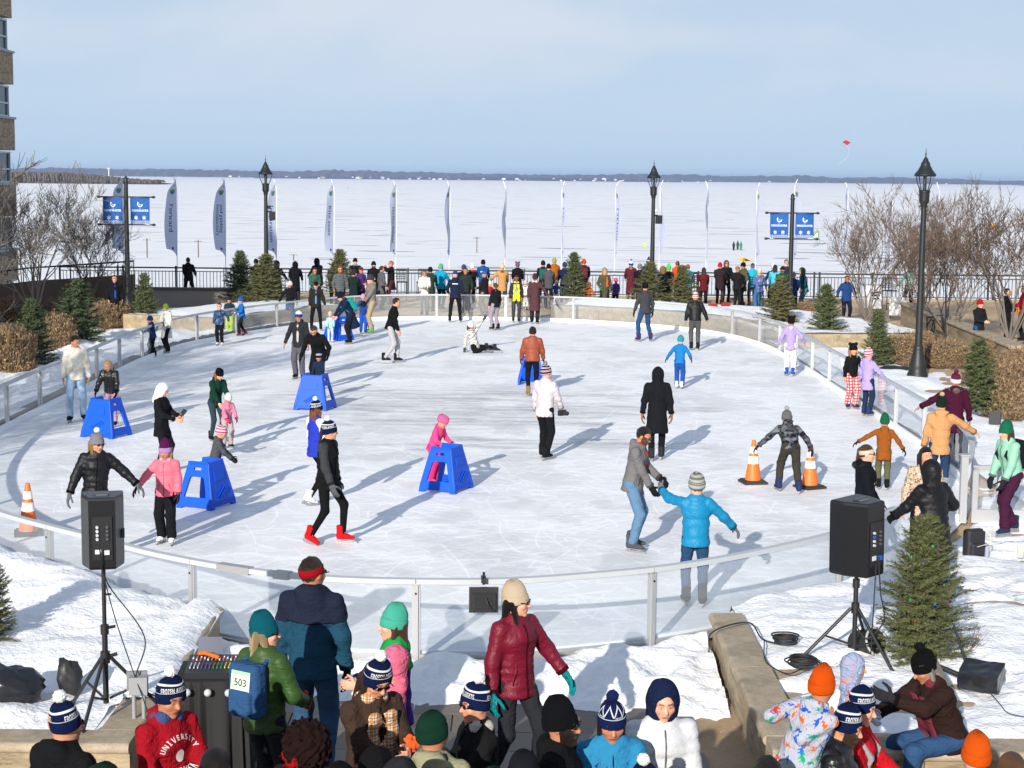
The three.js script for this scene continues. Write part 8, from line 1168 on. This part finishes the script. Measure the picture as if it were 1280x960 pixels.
// ---------------------------------------------------------------- sound table
{
  const p = at(268, 838, 0.84); const t = group('sound_table', 'table under a pleated black cloth beside the seat wall', 'table', [p.x, 0, p.z], 0.06); const W = 0.6, Dp = 0.62, H = 0.82, cm = mat(rgb(0.012, 0.012, 0.013), 0.8);
  mesh('tabletop', box(W, 0.03, Dp, 0, H, 0), cm, t);
  const pts = [], per = [[-W / 2, -Dp / 2], [W / 2, -Dp / 2], [W / 2, Dp / 2], [-W / 2, Dp / 2], [-W / 2, -Dp / 2]], P = [], I = []; let acc = 0; for (let k = 0; k < 4; k++) { const [ax, az] = per[k], [bx, bz] = per[k + 1], n = 44; for (let i = 0; i < n; i++) pts.push([lerp(ax, bx, i / n), lerp(az, bz, i / n)]); }
  pts.forEach(([x, z], i) => { const l = Math.hypot(x, z), o = 0.035 * Math.sin(i * 0.62 + Math.sin(i * 0.21) * 2); for (const [y, k] of [[H + 0.012, 0.1], [H * 0.6, 0.7], [0.02, 1.3]]) P.push(x * (1 + o * k / l), y, z * (1 + o * k / l)); }); const n = pts.length; for (let i = 0; i < n; i++) for (let r = 0; r < 2; r++) { const a = i * 3 + r, b = ((i + 1) % n) * 3 + r; I.push(a, b, a + 1, b, b + 1, a + 1); }
  const g = new THREE.BufferGeometry(); g.setAttribute('position', new THREE.Float32BufferAttribute(P, 3)); g.setIndex(I); g.computeVertexNormals(); mesh('table_cloth', g, cm, t);
  const mx = group('mixing_desk', 'sound mixing desk with rows of coloured faders on the table', 'mixing desk', [p.x + 0.03, H + 0.02, p.z + 0.02], 0.06); mesh('housing', box(0.5, 0.07, 0.4, 0, 0.035, 0).rotateX(0.1), mat(rgb(0.02, 0.022, 0.026), 0.4), mx);
  const cols = ['#c4c8cc', '#2a5a9a', '#2f8a5a', '#d2c84a', '#b8b8b8'], fg = box(0.008, 0.012, 0.14), kg = new THREE.CylinderGeometry(0.006, 0.007, 0.014, 8); for (let k = 0; k < 14; k++) { const m = mesh('fader', fg, mat(cols[Math.floor(k / 3) % 5], 0.5), mx); m.position.set(-0.21 + k * 0.032, 0.078, 0.09); for (let j = 0; j < 3; j++) mesh('knob', kg, mat(['#c8303c', '#e8e8e8', '#3a8a9a'][(k + j) % 3], 0.5), mx).position.set(-0.21 + k * 0.032, 0.09, -0.04 - j * 0.04); }
  const tb = group('tablet', 'dark blue tablet propped at the back of the mixing desk', 'tablet', [p.x - 0.08, H + 0.12, p.z - 0.24], 0.06); mesh('case', box(0.2, 0.14, 0.012, 0, 0.05, 0).rotateX(-0.3), mat(rgb(0.02, 0.035, 0.08), 0.25), tb);
  thingMesh('orange_ribbon', 'orange ribbon lying on the mixing desk', 'ribbon', tube([[-0.12, 0.13, -0.12], [-0.06, 0.15, -0.07], [0.0, 0.13, -0.07], [0.07, 0.12, -0.03]], 0.018, 16, 6), mat('#d8660e', 0.8), [p.x - 0.03, H, p.z]);
  for (let k = 0; k < 3; k++) { const m = group('microphone', 'round headed microphone hanging on the front of the sound table', 'microphone', [p.x - 0.16 + k * 0.17, H - 0.06, p.z + Dp / 2 + 0.06], 0, 'microphones on the sound table'); mesh('head', new THREE.SphereGeometry(0.032, 14, 10), mat('#b9bbbd', 0.45), m); mesh('handle', bar([0, 0, -0.02], [0, -0.02, -0.12], 0.014, 10), speakerMat, m); }
}
// ---------------------------------------------------------------- terrace furniture
{
  const seatG = box(0.44, 0.04, 0.42, 0, 0.74, 0), legG = merge([[-1, -1], [-1, 1], [1, -1], [1, 1]].map(([a, b]) => bar([0.2 * a, 0, 0.19 * b], [0.19 * a, 0.74, 0.18 * b], 0.018))), slatG = box(0.42, 0.03, 0.015), upG = box(0.025, 0.5, 0.025), cross = bar([-0.2, 0.25, 0.19], [0.2, 0.25, 0.19], 0.014);
  const chair = (l, u, topV, z, yaw) => { const p = atZ(u, topV, z); const c = group('bar_chair', l, 'chair', [p.x, 0, z], yaw, 'tall black mesh chairs'); mesh('seat', seatG, blackMetal, c); mesh('legs', legG, blackMetal, c); mesh('foot_rest', cross, blackMetal, c); for (let k = 0; k < 6; k++) mesh('slat', slatG, blackMetal, c).position.set(0, 0.86 + k * 0.08, -0.2); for (const s of [-0.2, -0.07, 0.07, 0.2]) mesh('back_bar', upG, blackMetal, c).position.set(s, 1.02, -0.2); };
  chair('tall black mesh chair beside the woman lifting a phone', 502, 338, -68.5, 0.1); chair('tall black mesh chair behind the woman in the white jacket', 528, 338, -68.5, -0.1); chair('tall black mesh chair in the shade by the dark spruce', 286, 338, -68, 0.2); chair('tall black mesh chair beside the rounded spruce', 868, 345, -67, 0.3); chair('tall black mesh chair beside the forest green jacket', 946, 350, -65, 0.5); chair('tall black mesh chair by the railing behind the utility box', 1112, 352, -66, 0.3);
  const red = mat('#9a1a24', 0.8); for (const [u, v, l] of [[896, 394, 'low red folding chair beside the red chair with a dark bag'], [912, 393, 'low red chair with a dark bag on it']]) { const p = at(u, v, 0.3), c = group('red_chair', l, 'chair', [p.x, 0, p.z - 0.6], 0.4, 'low red chairs'); c.scale.setScalar(0.72); mesh('seat', box(0.5, 0.06, 0.45, 0, 0.42, 0), red, c); mesh('backrest', box(0.5, 0.42, 0.05, 0, 0.7, -0.2), red, c); mesh('arm_rest', box(0.06, 0.2, 0.45, 0.27, 0.52, 0), red, c); mesh('legs', merge([[-1, -1], [-1, 1], [1, -1], [1, 1]].map(([a, b]) => bar([0.22 * a, 0, 0.2 * b], [0.22 * a, 0.42, 0.2 * b], 0.02))), red, c); }
  const bench = (l, u, z, w) => { const p = atZ(u, 360, z), b = group('bench', l, 'bench', [p.x, 0, z]); for (let k = 0; k < 4; k++) mesh('slat', box(w, 0.035, 0.09, 0, 0.44, -0.16 + k * 0.105), mat('#5a4a3c', 0.85), b); for (const s of [-1, 1]) mesh('leg', box(0.07, 0.42, 0.36, s * (w / 2 - 0.12), 0.21, 0), blackMetal, b); };
  bench('dark slatted bench beside the narrow spruce', 742, -68, 1.8); bench('dark slatted bench behind the woman in white with a cup', 500, -64, 2.2);
  const q = at(1122, 398, 0), ub = group('utility_box', 'white utility box beside the leafless small tree', 'utility box', [q.x, 0, q.z], -0.25); mesh('body', box(0.62, 0.6, 0.4, 0, 0.42, 0), whitePlastic, ub); mesh('lid', box(0.66, 0.05, 0.44, 0, 0.745, 0), whitePlastic, ub); mesh('feet', merge([box(0.06, 0.12, 0.3, -0.25, 0.06, 0), box(0.06, 0.12, 0.3, 0.25, 0.06, 0)]), blackMetal, ub);
  const s = at(1091, 386, 0), sg = group('sandwich_board', 'white sandwich board behind the leafless small tree', 'sign', [s.x, 0, s.z], 0.3); for (const k of [-1, 1]) mesh('board', box(0.6, 0.9, 0.03).rotateX(0.16 * k).translate(0, 0.46, -0.1 * k), whitePlastic, sg); mesh('lettering', merge([box(0.4, 0.05, 0.01, 0, 0.66, 0.13), box(0.4, 0.05, 0.01, 0, 0.54, 0.15), box(0.3, 0.05, 0.01, 0, 0.42, 0.17)]), mat('#2a3446', 0.8), sg);
  const tb = atZ(975, 345, -64.3), tg = group('high_table', 'black high table in front of the forest green jacket', 'table', [tb.x - 0.35, 0, -64.6]); mesh('top', box(0.9, 0.04, 0.6, 0, 1.0, 0), blackMetal, tg); for (const [a, b] of [[-1, -1], [-1, 1], [1, -1], [1, 1]]) mesh('leg', bar([0.4 * a, 0, 0.25 * b], [0.4 * a, 1, 0.25 * b], 0.02), blackMetal, tg);
}
// the next row of the crowd, behind the camera's lower edge, which shades the people in front of it
{ const src = scene.children.filter((o) => o.name.startsWith('person') && /black hood standing|pale khaki hooded|seen from behind/.test(o.userData.label)); const R = rng(44);
  for (let k = 0; k < 9; k++) { const c = copy(src[k % src.length], [-3.6 + k * 0.72 + (R() - 0.5) * 0.2, 0.08, -8.5 + (R() - 0.5) * 0.3], Math.PI + (R() - 0.5) * 0.5, 'onlooker of the next row, standing just behind the foreground crowd', 1.06); c.userData.group = 'next row of onlookers'; } }
renderer.render(scene, camera);
